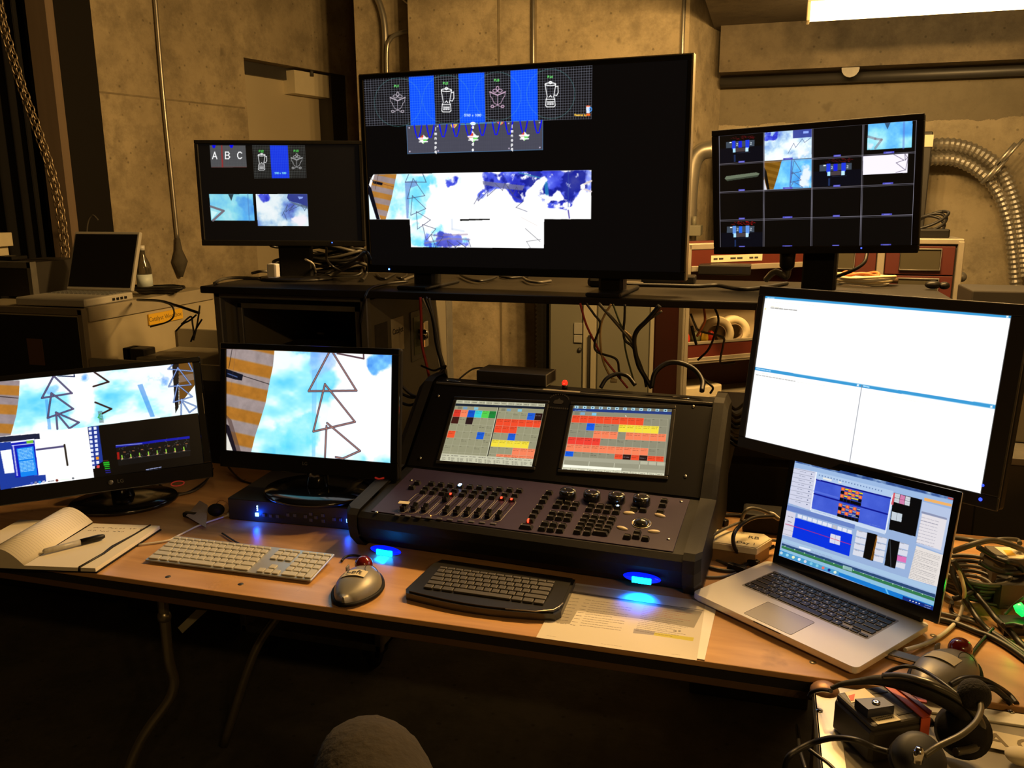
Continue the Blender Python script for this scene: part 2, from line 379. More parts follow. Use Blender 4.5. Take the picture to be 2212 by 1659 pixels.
        if key not in MATS:
            m = mat(key, (.006, .006, .007), rough); N = m.node_tree.nodes; L = m.node_tree.links
            a = N.new('ShaderNodeAttribute'); a.attribute_name = 'picture'; b = N['Principled BSDF']
            L.new(a.outputs['Color'], b.inputs['Emission Color']); b.inputs['Emission Strength'].default_value = gain; b.inputs['Specular IOR Level'].default_value = .35
        me.materials.append(MATS[key])
        o = bpy.data.objects.new(name, me); COL.objects.link(o); o.parent = parent; return o
# ------------------------------------------------------------------ the room
WA = R(13.5); WU = Vector((math.sin(WA), math.cos(WA), 0)); WN = Vector((WU.y, -WU.x, 0))   # left wall direction, normal to the room
WP = Vector((-3.09, 4.75, 0))
def on_wall(x, y, off=0.): return at_plane(x, y, WP+WN*off, WN)
def ws(x, y): return (on_wall(x, y)-WP).dot(WU)
PIER_Y, BACK_Y = 4.8, 5.3
PATCH_Z = at_y(1900, 262, BACK_Y).z+.045
CON = concrete('cast_concrete', (.62, .51, .33), (.31, .25, .155))
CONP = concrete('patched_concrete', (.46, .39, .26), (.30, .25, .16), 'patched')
CONF = concrete('floor_concrete', (.09, .08, .065), (.05, .045, .036))
PAINT = mat('door_paint', (.52, .44, .29), .5, var=.08, scale=3)
JAMB = mat('frame_paint_shade', (.045, .04, .033), .5, var=.2, scale=8)
def wallbox(mb, s0, s1, z0, z1, t=.3, off=0.):
    a = WP+WU*s0+WN*off; b = WP+WU*s1+WN*off; n = WN*t
    i = mb.V([(p.x, p.y, z) for z in (z0, z1) for p in (a, b, b-n, a-n)])
    for f in ((3, 2, 1, 0), (4, 5, 6, 7), (0, 1, 5, 4), (1, 2, 6, 5), (2, 3, 7, 6), (3, 0, 4, 7)): mb.F([i+k for k in f], False)
sL = ws(196, 100); sD0 = ws(526, 124); sD1 = ws(712, 149)+.02; sJ = ws(748, 165); sE = ws(900, 0)+.6
zD = on_wall(526, 124).z
ZC = 3.9
mb = MB(); wallbox(mb, sL, sD0, 0, ZC); wallbox(mb, sD0, sJ, zD, ZC); wallbox(mb, sJ, sE, 0, ZC)
struct(mb.build('wall_left', CON))
# dark board-formed pilaster at the left end of the concrete wall
mb = MB(); wallbox(mb, ws(112, 60), sL, 0, ZC, t=.25, off=.03); struct(mb.build('trim_1', mat('black_paint', (.010, .008, .0055), .8, spec=.2)))
# form joints in the wall: shallow raised fins
mb = MB()
p0 = on_wall(207, 197); wallbox(mb, sL+.01, sD0-.02, p0.z-.006, p0.z+.003, t=.03, off=.003)
wallbox(mb, ws(770, 80)-.006, ws(770, 80)+.006, .0, ZC, t=.02, off=.003)
struct(mb.build('trim_2', mat('form_joint', (.26, .21, .13), .9, var=.4, scale=20)))
# steel door, set back in its reveal, with frame
mb = MB(); wallbox(mb, sD0+.02, sD1, 0.01, zD-.075, t=.05, off=-.13); d = struct(mb.build('door_1', PAINT), 'beige steel door under a concrete lintel')
mb = MB(); wallbox(mb, sD1, sJ, 0, zD, t=.17, off=-.012); wallbox(mb, sD0, sD0+.03, 0, zD, t=.14, off=-.10); wallbox(mb, sD0+.02, sJ-.03, zD-.075, zD, t=.1, off=-.1)  # the right jamb's recess shade is put into the dark frame colour
o = mb.build('door_frame', JAMB, d)
# door closer, screwed to the leaf at its top right
c = empty('door_closer', Matrix(), 'beige box-shaped door closer at the top of the steel door', 'door closer')
s0 = (at_plane(620, 185, WP-WN*.1, WN)-WP).dot(WU); s1 = (at_plane(697, 190, WP-WN*.1, WN)-WP).dot(WU); zz = at_plane(655, 184, WP-WN*.1, WN).z
mb = MB(); wallbox(mb, s0, s1, zz-.07, zz+.075, t=.10, off=-.03); mb.build('closer_body', mat('closer_enamel', (.75, .66, .46), .4, var=.1, scale=10), c)
mb = MB(); a = WP+WU*(s0+.45*(s1-s0))-WN*.02; b = WP+WU*(s1+.02)-WN*.02
mb.tube([(a.x, a.y, zz+.09), ((a.x+b.x)/2, (a.y+b.y)/2, zz+.11), (b.x, b.y, zz+.10)], .009); mb.tube([(a.x, a.y, zz+.05), (a.x, a.y, zz+.10)], .013)
mb.build('closer_arm', JAMB, c)

# centre pier and its slanting return
pL = at_y(889, 300, PIER_Y).x; pR = at_y(1480, 300, PIER_Y).x; bR = at_y(1556, 200, BACK_Y).x
mb = MB(); mb.prism([(pL, PIER_Y), (pR, PIER_Y), (bR, BACK_Y), (bR, BACK_Y+1.5), (pL, BACK_Y+1.5)], 0, ZC); struct(mb.build('wall_centre', CON))
RECX = at_y(767, 80, 4.98).x; mb = MB(); mb.box((RECX, 4.98, 0), (pL+.02, 5.4, ZC)); struct(mb.build('wall_recess', CON))
mb = MB()
for px in (1157, 1083): x = at_y(px, 300 if px > 1100 else 720, PIER_Y).x; mb.box((x-.006, PIER_Y-.004, 0), (x+.006, PIER_Y+.01, ZC))
struct(mb.build('trim_3', mat('form_joint', (.1, .1, .1), .9)))
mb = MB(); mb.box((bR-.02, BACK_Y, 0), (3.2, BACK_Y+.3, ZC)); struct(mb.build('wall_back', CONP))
# beam and soffit over the right-hand bay
zb0 = at_y(1652, 152, BACK_Y-.22).z; zb1 = at_y(1652, 50, BACK_Y-.22).z; zs = zb1
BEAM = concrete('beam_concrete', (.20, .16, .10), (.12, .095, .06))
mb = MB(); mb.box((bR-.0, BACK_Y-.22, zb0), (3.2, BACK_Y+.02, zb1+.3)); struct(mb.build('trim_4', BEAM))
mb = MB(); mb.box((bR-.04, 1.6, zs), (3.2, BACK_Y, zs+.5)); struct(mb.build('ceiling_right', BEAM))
mb = MB(); a = at_y(1652, 160, BACK_Y-.1); mb.tube([(bR, BACK_Y-.06, zb0-.035), (3.2, BACK_Y-.06, zb0-.035)], .028, 10); tag(mb.build('steel_pipe', DARKMETAL), 'dark pipe running under the beam above the right-hand monitor', 'pipe')
p = at_y(1836, 150, BACK_Y-.16); mb = MB(); mb.lathe([(.0, -.05), (.034, -.045), (.040, -.02), (.03, .02), (.045, .04)], 16, (p.x, p.y, p.z), 'y')
tag(mb.build('pipe_cap', ALUD), 'small round metal cap below the pipe under the beam', 'pipe fitting')
mb = MB(); mb.box((-5, -3, -.1), (3.2, 7.5, 0)); struct(mb.build('floor', CONF))
mb = MB(); mb.box((-5, -3, ZC), (3.2, 7.5, ZC+.1)); struct(mb.build('ceiling', mat('dark_ceiling', (.06, .05, .04), .9)))
mb = MB(); mb.box((3.2, -3, 0), (3.4, 7.5, ZC)); struct(mb.build('wall_right', CON))
mb = MB(); mb.box((-5, -3.2, 0), (3.4, -3, ZC)); struct(mb.build('wall_rear', mat('dark_wall', (.03, .026, .022), .9)))
mb = MB(); mb.box((-5.2, -3, 0), (-5, 7.5, ZC)); struct(mb.build('wall_far_left', mat('dark_wall', (.03, .026, .022), .9)))

# stage drape and pale flat edge on the far left
mb = MB(); pts = []; a = at_y(-260, 300, 3.3); b = at_y(66, 300, 3.45)
for k in range(81):
    t = k/80; pts.append((a.x+(b.x-a.x)*t, a.y+(b.y-a.y)*t+.035*math.sin(t*60)+.012*math.sin(t*23)))
mb.s = True; n = len(pts); i = mb.V([(x, y, 0.02) for x, y in pts]+[(x, y, ZC-.05) for x, y in pts])
for k in range(n-1): mb.F((i+k, i+k+1, i+n+k+1, i+n+k))
i = mb.V([(x, y+.006, 0.02) for x, y in pts]+[(x, y+.006, ZC-.05) for x, y in pts])
for k in range(n-1): mb.F((i+k+1, i+k, i+n+k, i+n+k+1))
tag(mb.build('stage_drape', mat('black_velour', (.006, .005, .005), .95)), 'black stage drape hanging at the far left', 'curtain')
mb = MB(); Y = 3.5; c0 = at_y(84, 200, Y); c1 = at_y(122, 200, Y); mb.box((c0.x, Y-.02, 0), (c1.x+.01, Y+.03, ZC-.02))
tag(mb.build('timber_flat', mat('pale_ply_edge', (.21, .15, .10), .75, var=.15, scale=6, stretch=(6, 6, .4))), 'tall pale board standing beside the black drape behind the chain', 'board')

# conduits on the left wall and pier
def wallpts(P, off): return [tuple(on_wall(x, y, off)) for x, y in P]
GALV = mat('galvanised_steel', (.42, .39, .33), .35, metal=.75, var=.15, scale=30)
o = cable(wallpts([(333, -30), (352, 200), (372, 400), (384, 520)], .02), .011, GALV, 'thin steel conduit running down the concrete wall left of the door', 'wall_conduit', 'conduit', n=10)
mb = MB(); P = wallpts([(384, 515), (386, 540), (388, 565), (391, 598)], .03); mb.tube(P, [.012, .02, .045, .012], 8)
tag(mb.build('conduit_boot', mat('cracked_mortar', (.10, .085, .06), .9, var=.4, scale=30, bump=.5)), 'dark mortar-caked flared foot at the lower end of the thin conduit', 'conduit foot')
cable([at_y(x, y, 4.95) for x, y in ((806, -24), (824, 20), (832, 70), (833, 170), (838, 420))], .020, GALV, 'thicker conduit bending down the wall beside the pier', 'wall_conduit', 'conduit', n=10)
cable([at_y(x, y, 4.92) for x, y in ((892, 66), (862, 72), (844, 84), (836, 110), (837, 200), (841, 420))], .013, GALV, 'thin conduit curving out from behind the pier beside the thicker one', 'wall_conduit', 'conduit', n=10)
cable([at_y(x, y, 4.94) for x, y in ((862, -16), (878, 2), (896, 14))], .014, GALV, 'short bent conduit at the top edge beside the pier', 'wall_conduit', 'conduit', n=10)
for px, lb in ((1152, 'straight thin conduit down the pier above the big television'), (1478, 'straight thin conduit at the right corner of the pier')):
    a = at_y(px, -10, PIER_Y-.02); b = at_y(px+4, 165, PIER_Y-.02); mb = MB(); mb.tube([(a.x, a.y, ZC-.4), (a.x, a.y, 1.2)], .011, 10); tag(mb.build('wall_conduit', GALV), lb, 'conduit')

# chain hanging down in front of the pale board
mb = MB(); path = spline([at_y(-8, -10, 3.1), at_y(14, 80, 3.1), at_y(48, 190, 3.1), at_y(84, 290, 3.1), at_y(113, 380, 3.1), at_y(132, 470, 3.1), at_y(142, 560, 3.1), at_y(146, 640, 3.1)], 40)
L = [0]
for a, b in zip(path, path[1:]): L.append(L[-1]+(b-a).length)
def along(d):
    for k in range(len(L)-1):
        if L[k+1] >= d: t = (d-L[k])/(L[k+1]-L[k]+1e-9); return path[k].lerp(path[k+1], t), (path[k+1]-path[k]).normalized()
    return path[-1], (path[-1]-path[-2]).normalized()
d = 0; k = 0
while d < L[-1]:
    for sx, extra in ((-.013, 0), (.013, PI/2)):
        p, t = along(d); u = t.orthogonal().normalized(); u = (Matrix.Rotation(PI/2*(k % 2)+.6+extra, 3, t) @ u)
        ctr = p+Vector((sx, 0, 0)); ring = [ctr+t*(.019*math.cos(a))+u*(.010*math.sin(a)) for a in [2*PI*j/10 for j in range(10)]]
        mb.tube(ring, .0032, 5, closed=True)
    d += .028; k += 1
tag(mb.build('hoist_chain', mat('chain_steel', (.42, .33, .22), .4, metal=.7)), 'double steel hoist chain hanging in front of the pale board', 'chain')

# fluorescent batten under the right soffit
a = at_y(1743, 26, 4.3); lf = empty('fluorescent_light', Matrix(), 'long lit fluorescent batten under the soffit at the top right', 'ceiling light')
x0, z0 = a.x, a.z; x1 = x0+1.25
mb = MB(); mb.s = True; prof = [(-.045, .035), (-.045, .0), (-.03, -.03), (0, -.042), (.03, -.03), (.045, 0), (.045, .035)]
mb.xprism([(4.3+y, z0+z) for y, z in prof], x0+.015, x1-.015)
mb.build('diffuser', mat('lit_diffuser', (.8, .8, .8), .4, emit=(1, .78, .42), es=6.), lf)
mb = MB(); mb.box((x0, 4.25, z0+.035), (x1, 4.35, zs), .004); mb.build('batten_housing', mat('enamel_white', (.6, .58, .5), .5), lf)
mb = MB(); mb.box((x0, 4.25, z0-.045), (x0+.014, 4.35, z0+.036), .003); e1 = mb.build('end_cap', mat('end_cap_cream', (.7, .6, .4), .5), lf)
e2 = dup(e1, lf); e2.location.x = x1-x0-.014
tube_lamp('batten_lamp', x0, x1, 4.3, z0-.10, 9, lf)

# wall box with flexible conduits behind the right monitor
BX0 = at_y(1530, 420, 5.0).x; BX1 = at_y(2010, 350, 5.0).x; bz1 = at_y(2000, 284, 5.0).z; bz0 = at_y(1990, 500, 5.0).z-.08
eb = empty('electrical_box', Matrix(), 'large dark steel wall box behind the right-hand monitor', 'electrical box')
mb = MB(); mb.box((BX0+.04, 5.0, bz0), (BX1, BACK_Y-.004, bz1), .006); mb.build('box_body', DARKMETAL, eb)
a = at_y(2000, 300, 5.0); mb = MB(); mb.box((a.x-.05, 4.992, a.z-.04), (a.x+.035, 5.0, a.z+.02)); mb.build('nameplate', mat('pale_plate', (.85, .75, .5), .6), eb)  # nameplate in one pale even colour
def flex(P, r, label):
    pts = spline(P, 14); L = [0]
    for a, b in zip(pts, pts[1:]): L.append(L[-1]+(b-a).length)
    out = []; rad = []; n = int(L[-1]/.013)
    for k in range(n):
        d = k*L[-1]/n; j = max(i for i in range(len(L)) if L[i] <= d); j = min(j, len(pts)-2)
        out.append(pts[j].lerp(pts[j+1], (d-L[j])/(L[j+1]-L[j]+1e-9))); rad.append(r if k % 2 else r*.80)
    mb = MB(); mb.tube(out, rad, 16); mb.sm = [False]*len(mb.sm); tag(mb.build('flexible_conduit', GALV), label, 'flexible conduit'); return pts
def bk(x, y, Y=5.12): return at_y(x, y, Y)
flex([bk(2005, 313), bk(2060, 313), bk(2110, 328), bk(2160, 365), bk(2190, 430), bk(2206, 520), bk(2216, 600)], .037, 'upper ribbed flexible conduit curving right from the wall box')
flex([bk(2005, 345), bk(2060, 346), bk(2110, 368), bk(2152, 410), bk(2176, 470), bk(2188, 540), bk(2196, 640)], .034, 'lower ribbed flexible conduit curving right from the wall box')
for q, lb in (((2172, 332), 'upper'), ((2140, 372), 'lower')):
    a = bk(q[0]-20, q[1]+25, 5.05); b = bk(q[0]+22, q[1]-22, 5.05); mb = MB(); mb.tube([a, b], .011, 6); mb.tube([a+Vector((.03, -.01, .02)), b+Vector((.03, -.01, .02))], .008, 6)
    tag(mb.build('strut_clamp', GALV), '%s steel strut clamp across the ribbed conduits' % lb, 'clamp')
mb = MB(); mb.tube(spline([bk(1540, 322, 4.72), bk(1515, 328, 4.72), bk(1498, 350, 4.72), bk(1490, 400, 4.72), bk(1486, 480, 4.72), bk(1486, 560, 4.72)], 8), .045, 14)
tag(mb.build('smooth_conduit', GALV), 'thick smooth grey pipe curving down between the television and right monitor', 'pipe')
mb = MB(); a = at_y(1487, 480, 4.6); b = at_y(1513, 510, 4.6); mb.box((a.x-.15, 4.6, b.z), (b.x, 4.75, b.z+.055), .004); mb.tube([(b.x-.04, 4.66, b.z+.05), (b.x-.04, 4.66, b.z+.10)], .012, 8)
tag(mb.build('metal_bracket', mat('grey_green_enamel', (.22, .21, .155), .45, var=.05, scale=5)), 'grey metal bracket beside the smooth pipe', 'bracket')

# grey-green electrical cabinet under the shelf
GG = mat('grey_green_enamel', (.22, .21, .155), .45)
gY = 4.35; x0 = at_y(1186, 700, gY).x; x1 = at_y(1432, 700, gY).x; zt = at_y(1300, 560, gY).z
gc = empty('metal_cabinet', Matrix(), 'tall grey-green metal cabinet seen under the shelf', 'cabinet')
mb = MB(); mb.box((x0, gY, 0), (x1, gY+.4, zt), .005); mb.build('cabinet_body', GG, gc)
for i_, (pa, pb) in enumerate(((1190, 1258), (1292, 1404))):
    xa = at_y(pa, 700, gY).x; xb = at_y(pb, 700, gY).x; mb = MB(); mb.box((xa, gY-.018, .05), (xb, gY, zt-.02), .004); dd = mb.build('cabinet_door', mat('grey_green_door', (.17, .165, .125), .5), gc)
    if i_ == 0: p = at_y(1258, 754, gY); mb = MB(); mb.ball((p.x-.01, gY-.024, p.z), .012); mb.build('door_knob', DARKMETAL, dd)
for pa, pb in ((1262, 1290), (1406, 1424)):
    xa = at_y(pa, 700, gY).x; xb = at_y(pb, 700, gY).x; mb = MB(); mb.box((xa, gY-.03, 0.02), (xb, gY, zt-.01), .003); mb.build('upright_channel', mat('pale_enamel', (.36, .33, .24), .5), gc)
x = at_y(1276, 780, gY).x; za = at_y(1276, 722, gY).z; mb = MB(); mb.tube([(x, gY-.045, .2), (x, gY-.045, za), (x+.015, gY-.045, za)], .008, 8); mb.build('locking_rod', DARKMETAL, gc)
p = at_y(1251, 708, gY); mb = MB(); mb.box((p.x-.022, gY-.03, p.z-.03), (p.x+.022, gY-.018, p.z+.03), .002); mb.box((p.x-.022, gY-.03, p.z-.075), (p.x+.022, gY-.018, p.z-.035), .002)
mb.build('rating_plate', mat('dull_label', (.3, .29, .25), .6), gc)
# ribbed black hose beside it
hx = at_y(1168, 740, 4.45); mb = MB(); pts = []; rad = []
for k in range(160): z = 1.93-k*.012; pts.append((hx.x+.02*math.sin(z*2), 4.5, z)); rad.append(.062 if k % 2 else .052)
mb.tube(pts, rad, 14); tag(mb.build('ribbed_hose', mat('hose_rubber', (.02, .017, .013), .6)), 'black ribbed hose hanging left of the grey-green cabinet', 'hose')
# ------------------------------------------------------------------ shelf, rack case and the road cases behind
SZ = 1.29
SHF = mat('black_shelf_board', (.017, .0145, .011), .5, spec=.2, var=.5, scale=5, stretch=(1, 3, 1), bump=.1)
sh = MB(); sh.box((-1.69, 2.27, SZ-.022), (.485, 2.84, SZ), .004)
tag(sh.build('shelf_board', SHF), 'long black shelf board carrying the television and two monitors', 'shelf')
# open-front rack case on the left under the shelf
CASEB = mat('black_case_laminate', (.028, .024, .019), .5, var=.25, scale=12, bump=.1)
CASEG = mat('grey_case_laminate', (.25, .225, .165), .55, var=.18, scale=4, bump=.05)
rk = empty('rack_case', Matrix(), 'black open-front rack case with aluminium edges under the left of the shelf', 'road case')
RX0, RX1, RY0, RY1, RZ1 = -1.655, -1.132, 2.30, 3.02, SZ-.022
mb = MB(); t = .012
mb.box((RX0, RY0, .1), (RX0+t, RY1, RZ1)); mb.box((RX0, RY0, .1), (RX1, RY1, .1+t)); mb.box((RX0, RY1-t, .1), (RX1, RY1, RZ1)); mb.box((RX0, RY0, RZ1-t), (RX1, RY1, RZ1))
mb.box((RX1-t, RY0, .1), (RX1, RY1, RZ1)); mb.build('case_shell', [mat('rack_side_laminate', (.16, .14, .10), .6, var=.2, scale=4)], rk)
mb = MB()
for a, b in (((RX0-.004, RY0-.006, .1), (RX0+.02, RY0+.02, RZ1)), ((RX1-.02, RY0-.006, .1), (RX1+.004, RY0+.02, RZ1)), ((RX0, RY0-.006, RZ1-.016), (RX1, RY0+.02, RZ1)), ((RX0, RY0-.006, .1), (RX1, RY0+.02, .125))): mb.box(a, b, .003)
mb.build('edge_extrusion', ALUD, rk)
mb = MB(); mb.box((RX1-.02, RY1-.06, .1), (RX1+.005, RY1, RZ1), .003); mb.build('edge_extrusion', ALUD, rk)
mb = MB(); ix0, ix1, iz1 = RX0+.045, RX1-.045, RZ1-.035; y = RY0+.055
for a, b in (((ix0, y-.012, .14), (ix0+.018, y, iz1)), ((ix1-.018, y-.012, .14), (ix1, y, iz1)), ((ix0, y-.012, iz1-.018), (ix1, y, iz1))): mb.box(a, b, .002)
mb.build('inner_frame', ALUD, rk)
mb = MB(); mb.box((ix0+.01, y+.08, .16), (ix1-.01, y+.45, 1.06), .004); eq = mb.build('rack_unit', CASEB, rk)
p = at_y(694, 720, y+.075); mb = MB(); mb.box((p.x-.012, y+.072, p.z-.003), (p.x+.012, y+.08, p.z+.003)); mb.build('chrome_trim', CHROME, eq)
# butterfly latch in a recessed dish on its right side
def side(py, pz): return (RX1, py, pz)
lp_ = at_plane(905, 722, (RX1, 0, 0), (1, 0, 0)); yl, zl = lp_.y, lp_.z
mb = MB(); mb.box((RX1, yl-.075, zl-.085), (RX1+.004, yl+.075, zl+.085), .001); mb.build('latch_dish', ALUD, rk)
mb = MB(); mb.box((RX1+.003, yl-.055, zl-.065), (RX1+.006, yl+.055, zl+.065), .001); mb.build('dish_recess', mat('dish_green', (.10, .11, .06), .3, metal=.5), rk)
mb = MB(); mb.lathe([(.02, 0), (.02, .02), (.012, .03), (0, .03)], 16, (RX1+.004, yl, zl), 'x'); mb.box((RX1+.018, yl-.008, zl-.045), (RX1+.024, yl+.03, zl+.045), .006); mb.build('butterfly_latch', CHROME, rk)
mb = MB(); a = at_plane(851, 725, (RX1, 0, 0), (1, 0, 0)); mb.box((RX1, a.y-.02, a.z-.055), (RX1+.002, a.y+.075, a.z+.055)); st = mb.build('paper_sticker', TAPE, rk, label='white paper sticker printed with the word Catalyst')
text_mesh('Catalyst', .026, frame((RX1+.0022, a.y+.028, a.z+.012), (0, 1, 0), (1, 0, 0)), INK, st, bold=.0004)
mb = MB(); a = at_plane(822, 730, (RX1, 0, 0), (1, 0, 0)); mb.box((RX1, a.y-.04, a.z-.055), (RX1+.002, a.y+.05, a.z+.045)); mb.build('worn_sticker', mat('worn_sticker', (.05, .04, .03), .7, var=.5, scale=40), rk)
for x_ in (RX0+.06, RX1-.06):
    for y_ in (RY0+.08, RY1-.08):
        mb = MB(); mb.lathe([(.03, -.015), (.045, -.012), (.045, .012), (.03, .015)], 16, (x_, y_, .045), 'x'); mb.box((x_-.03, y_-.035, .045), (x_+.03, y_+.035, .1)); mb.build('castor', BLK, rk)

# grey road case on the left with the yellow label
wb = empty('road_case', Matrix(), 'grey road case with a yellow paper label, under the silver laptop', 'road case')
X0, X1, Y0, Y1, Z1 = -3.0, -2.37, 2.5, 3.32, 1.165
mb = MB(); mb.box((X0, Y0+.006, .42), (X1-.006, Y1-.006, Z1-.006)); mb.build('case_shell', mat('tan_case_laminate', (.40, .34, .22), .6, var=.15, scale=5), wb)
mb = MB(); mb.box((X0+.02, Y0, .45), (X1-.03, Y0+.007, Z1-.03)); mb.build('front_shade_panel', mat('front_shade', (.012, .010, .009), .6), wb)  # near-black sheet: the shade on the case front is painted in
mb = MB()
for a, b in (((X1-.02, Y0-.003, .42), (X1+.003, Y0+.02, Z1)), ((X0, Y0-.003, Z1-.022), (X1, Y0+.02, Z1+.002)), ((X1-.02, Y1-.02, .42), (X1+.003, Y1+.003, Z1)), ((X1-.001, Y0, .42), (X1+.003, Y1, .44))): mb.box(a, b, .002)
mb.build('edge_extrusion', mat('painted_edge', (.24, .2, .14), .5, metal=.2), wb)
mb = MB(); mb.box((X1-.02, Y0+.03, Z1-.05), (X1+.004, Y1-.04, Z1+.003), .002); mb.build('lid_edging', mat('pale_edging', (.36, .31, .22), .55, metal=.2, var=.2, scale=12), wb)
a = at_plane(357, 684, (X1, 0, 0), (1, 0, 0)); a0 = at_plane(321, 690, (X1, 0, 0), (1, 0, 0)); a1 = at_plane(394, 678, (X1, 0, 0), (1, 0, 0))
mb = MB(); mb.box((X1-.004, a0.y, a.z-.022), (X1+.002, a1.y, a.z+.022)); lb = mb.build('yellow_label', mat('yellow_tape', (.72, .42, .02), .6), wb, label='yellow label reading Catalyst Workbox')
text_mesh('Catalyst Workbox', .027, frame((X1+.0022, a.y, a.z), (0, 1, 0), (1, 0, 0)), mat('faded_ink', (.16, .11, .02), .7), lb)
mb = MB(); p = at_y(78, 760, Y0); mb.box((p.x-.035, Y0-.003, p.z-.05), (p.x+.035, Y0, p.z+.05)); mb.build('brown_label', mat('brown_label', (.12, .06, .03), .7), wb)
# lower case under it
mb = MB(); mb.box((X0, Y0+.01, .0), (X1-.01, Y1, .415), .01); tag(mb.build('lower_road_case', CASEB), 'dark case underneath the grey labelled road case', 'road case')
# junk ledge between the grey case and the rack: two open drawers with grey trays
dc = empty('tool_tray', Matrix(), 'grey metal tray piled with parts beside the grey road case', 'tray')
g = at_plane(330, 745, (0, 0, .98), (0, 0, 1))
mb = MB(); mb.box((-2.36, 2.50, .93), (-1.72, 3.02, .945)); mb.box((-2.36, 2.50, .945), (-1.72, 2.515, .985)); mb.box((-1.735, 2.5, .945), (-1.72, 3.02, .985)); mb.box((-2.36, 3.0, .945), (-1.72, 3.02, 1.02)); mb.build('tray_body', CASEG, dc)
mb = MB(); mb.box((-2.3, 2.48, .0), (-1.75, 3.0, .93), .01); tag(mb.build('tool_chest', CASEB), 'black chest under the grey parts tray', 'chest')
for k, (px, py, sx, sy, sz, m, lb) in enumerate([(300, 738, .04, .04, .05, CASEB, 'small black box standing in the parts tray'), (345, 738, .07, .09, .03, CASEG, 'flat grey carton lying in the parts tray'), (398, 735, .10, .07, .035, CASEG, 'longer grey carton by the rack case in the parts tray'), (282, 748, .02, .04, .05, BLKM, 'dark block at the left end of the parts tray')]):
    p = at_y(px, py, 2.62); mb = MB(); mb.box((p.x-sx, 2.62-sy*.6, .945), (p.x+sx, 2.62+sy, .945+sz*1.3), .004); tag(mb.build('small_carton', m), lb, 'box')

# silver laptop on the grey case
lt = empty('open_laptop', tr(-2.555, 2.80, Z1+.002) @ rz(R(1)), 'old silver laptop with a black screen on the grey road case', 'laptop')
mb = MB(); mb.box((-.16, -.26, 0), (.16, 0, .03), .006); bb = mb.build('base', mat('silver_plastic', (.42, .39, .33), .45), lt)
mb = MB()
for r_ in range(5):
    for c_ in range(14): mb.box((-.145+c_*.0208, -.035-r_*.02, .029), (-.145+c_*.0208+.018, -.035-r_*.02+.017, .0325), .002)
mb.build('keyboard', GREY, bb)
mb = MB()
for k in range(4): mb.box((.158, -.12+k*.022, .008), (.1615, -.12+k*.022+.014, .018))
mb.build('side_port', BLK, bb)
MT = tr(0, -.0, .03) @ rx(R(-20))
mb = MB(); mb.M = MT; mb.box((-.16, -.006, 0), (.16, .010, .245), .006); ld = mb.build('lid', mat('silver_plastic', (.42, .39, .33), .45), lt)
mb = MB(); mb.M = MT; mb.box((-.148, -.0075, .014), (.148, -.006, .233)); mb.build('dark_screen', mat('dead_lcd', (.006, .005, .005), .45), ld)
# bottle behind it, and cables
p = at_y(311, 590, 3.0); bo = empty('drink_bottle', Vector((p.x, 3.0, Z1+.002)), 'clear plastic bottle with pale label behind the silver laptop', 'bottle')
mb = MB(); mb.lathe([(.0, 0), (.028, 0), (.031, .01), (.031, .10), (.028, .12), (.012, .16), (.011, .185)], 20); mb.build('bottle_body', mat('clear_plastic', (.25, .22, .16), .08, trans=.85), bo)
mb = MB(); mb.lathe([(.0125, .180), (.0125, .2), (0, .2)], 16); mb.build('cap', WHT, bo)
mb = MB(); mb.lathe([(.0316, .03), (.0316, .08)], 20); mb.build('wrap_label', mat('bottle_label', (.55, .62, .62), .5), bo)
for k in range(5):
    P = []; cx, cy = at_z(322, 634, Z1+.01).xy
    for j in range(16): a = j*PI/5; P.append((cx+(.07+.012*k)*math.cos(a)*1.1, cy+.05+(.04+.006*k)*math.sin(a), Z1+.008+.006*k+.003*math.sin(j*1.7)))
    cable(P, .003, [RUB, CABG][k % 2], 'thin black cable coil lying on the grey road case beside the laptop', group='cable turns on the grey case')
cable([at_y(297, 648, 2.75), at_y(345, 650, 2.6), at_y(385, 661, 2.5), at_y(430, 676, 2.45)], .005, RUB, 'black cable running from the silver laptop across to the rack case')
cable([at_y(345, 650, 2.6), at_y(370, 660, 2.48), at_y(376, 680, 2.46), at_y(362, 695, 2.47), at_y(325, 706, 2.49)], .003, CABG, 'thin grey cable looping past the yellow label')
for k, P in enumerate([[(392, 700), (412, 684), (416, 700), (420, 730)], [(380, 715), (395, 700), (410, 692), (424, 680)], [(432, 660), (426, 700), (418, 735)], [(436, 690), (424, 710), (412, 738)]]):
    cable([at_y(x, y, 2.45) for x, y in P], .003, [CABG, RUB][k % 2], ['grey loop of cable rising out of the parts tray', 'slack cable leaning over the parts tray', 'black cable dropping beside the rack case', 'slanting cable against the rack case edge'][k])
cable([at_y(186, 520, 3.4), at_y(190, 480, 3.4), at_y(200, 465, 3.4), at_y(212, 475, 3.4)], .004, CABG, 'small bright wire hook above the silver laptop')
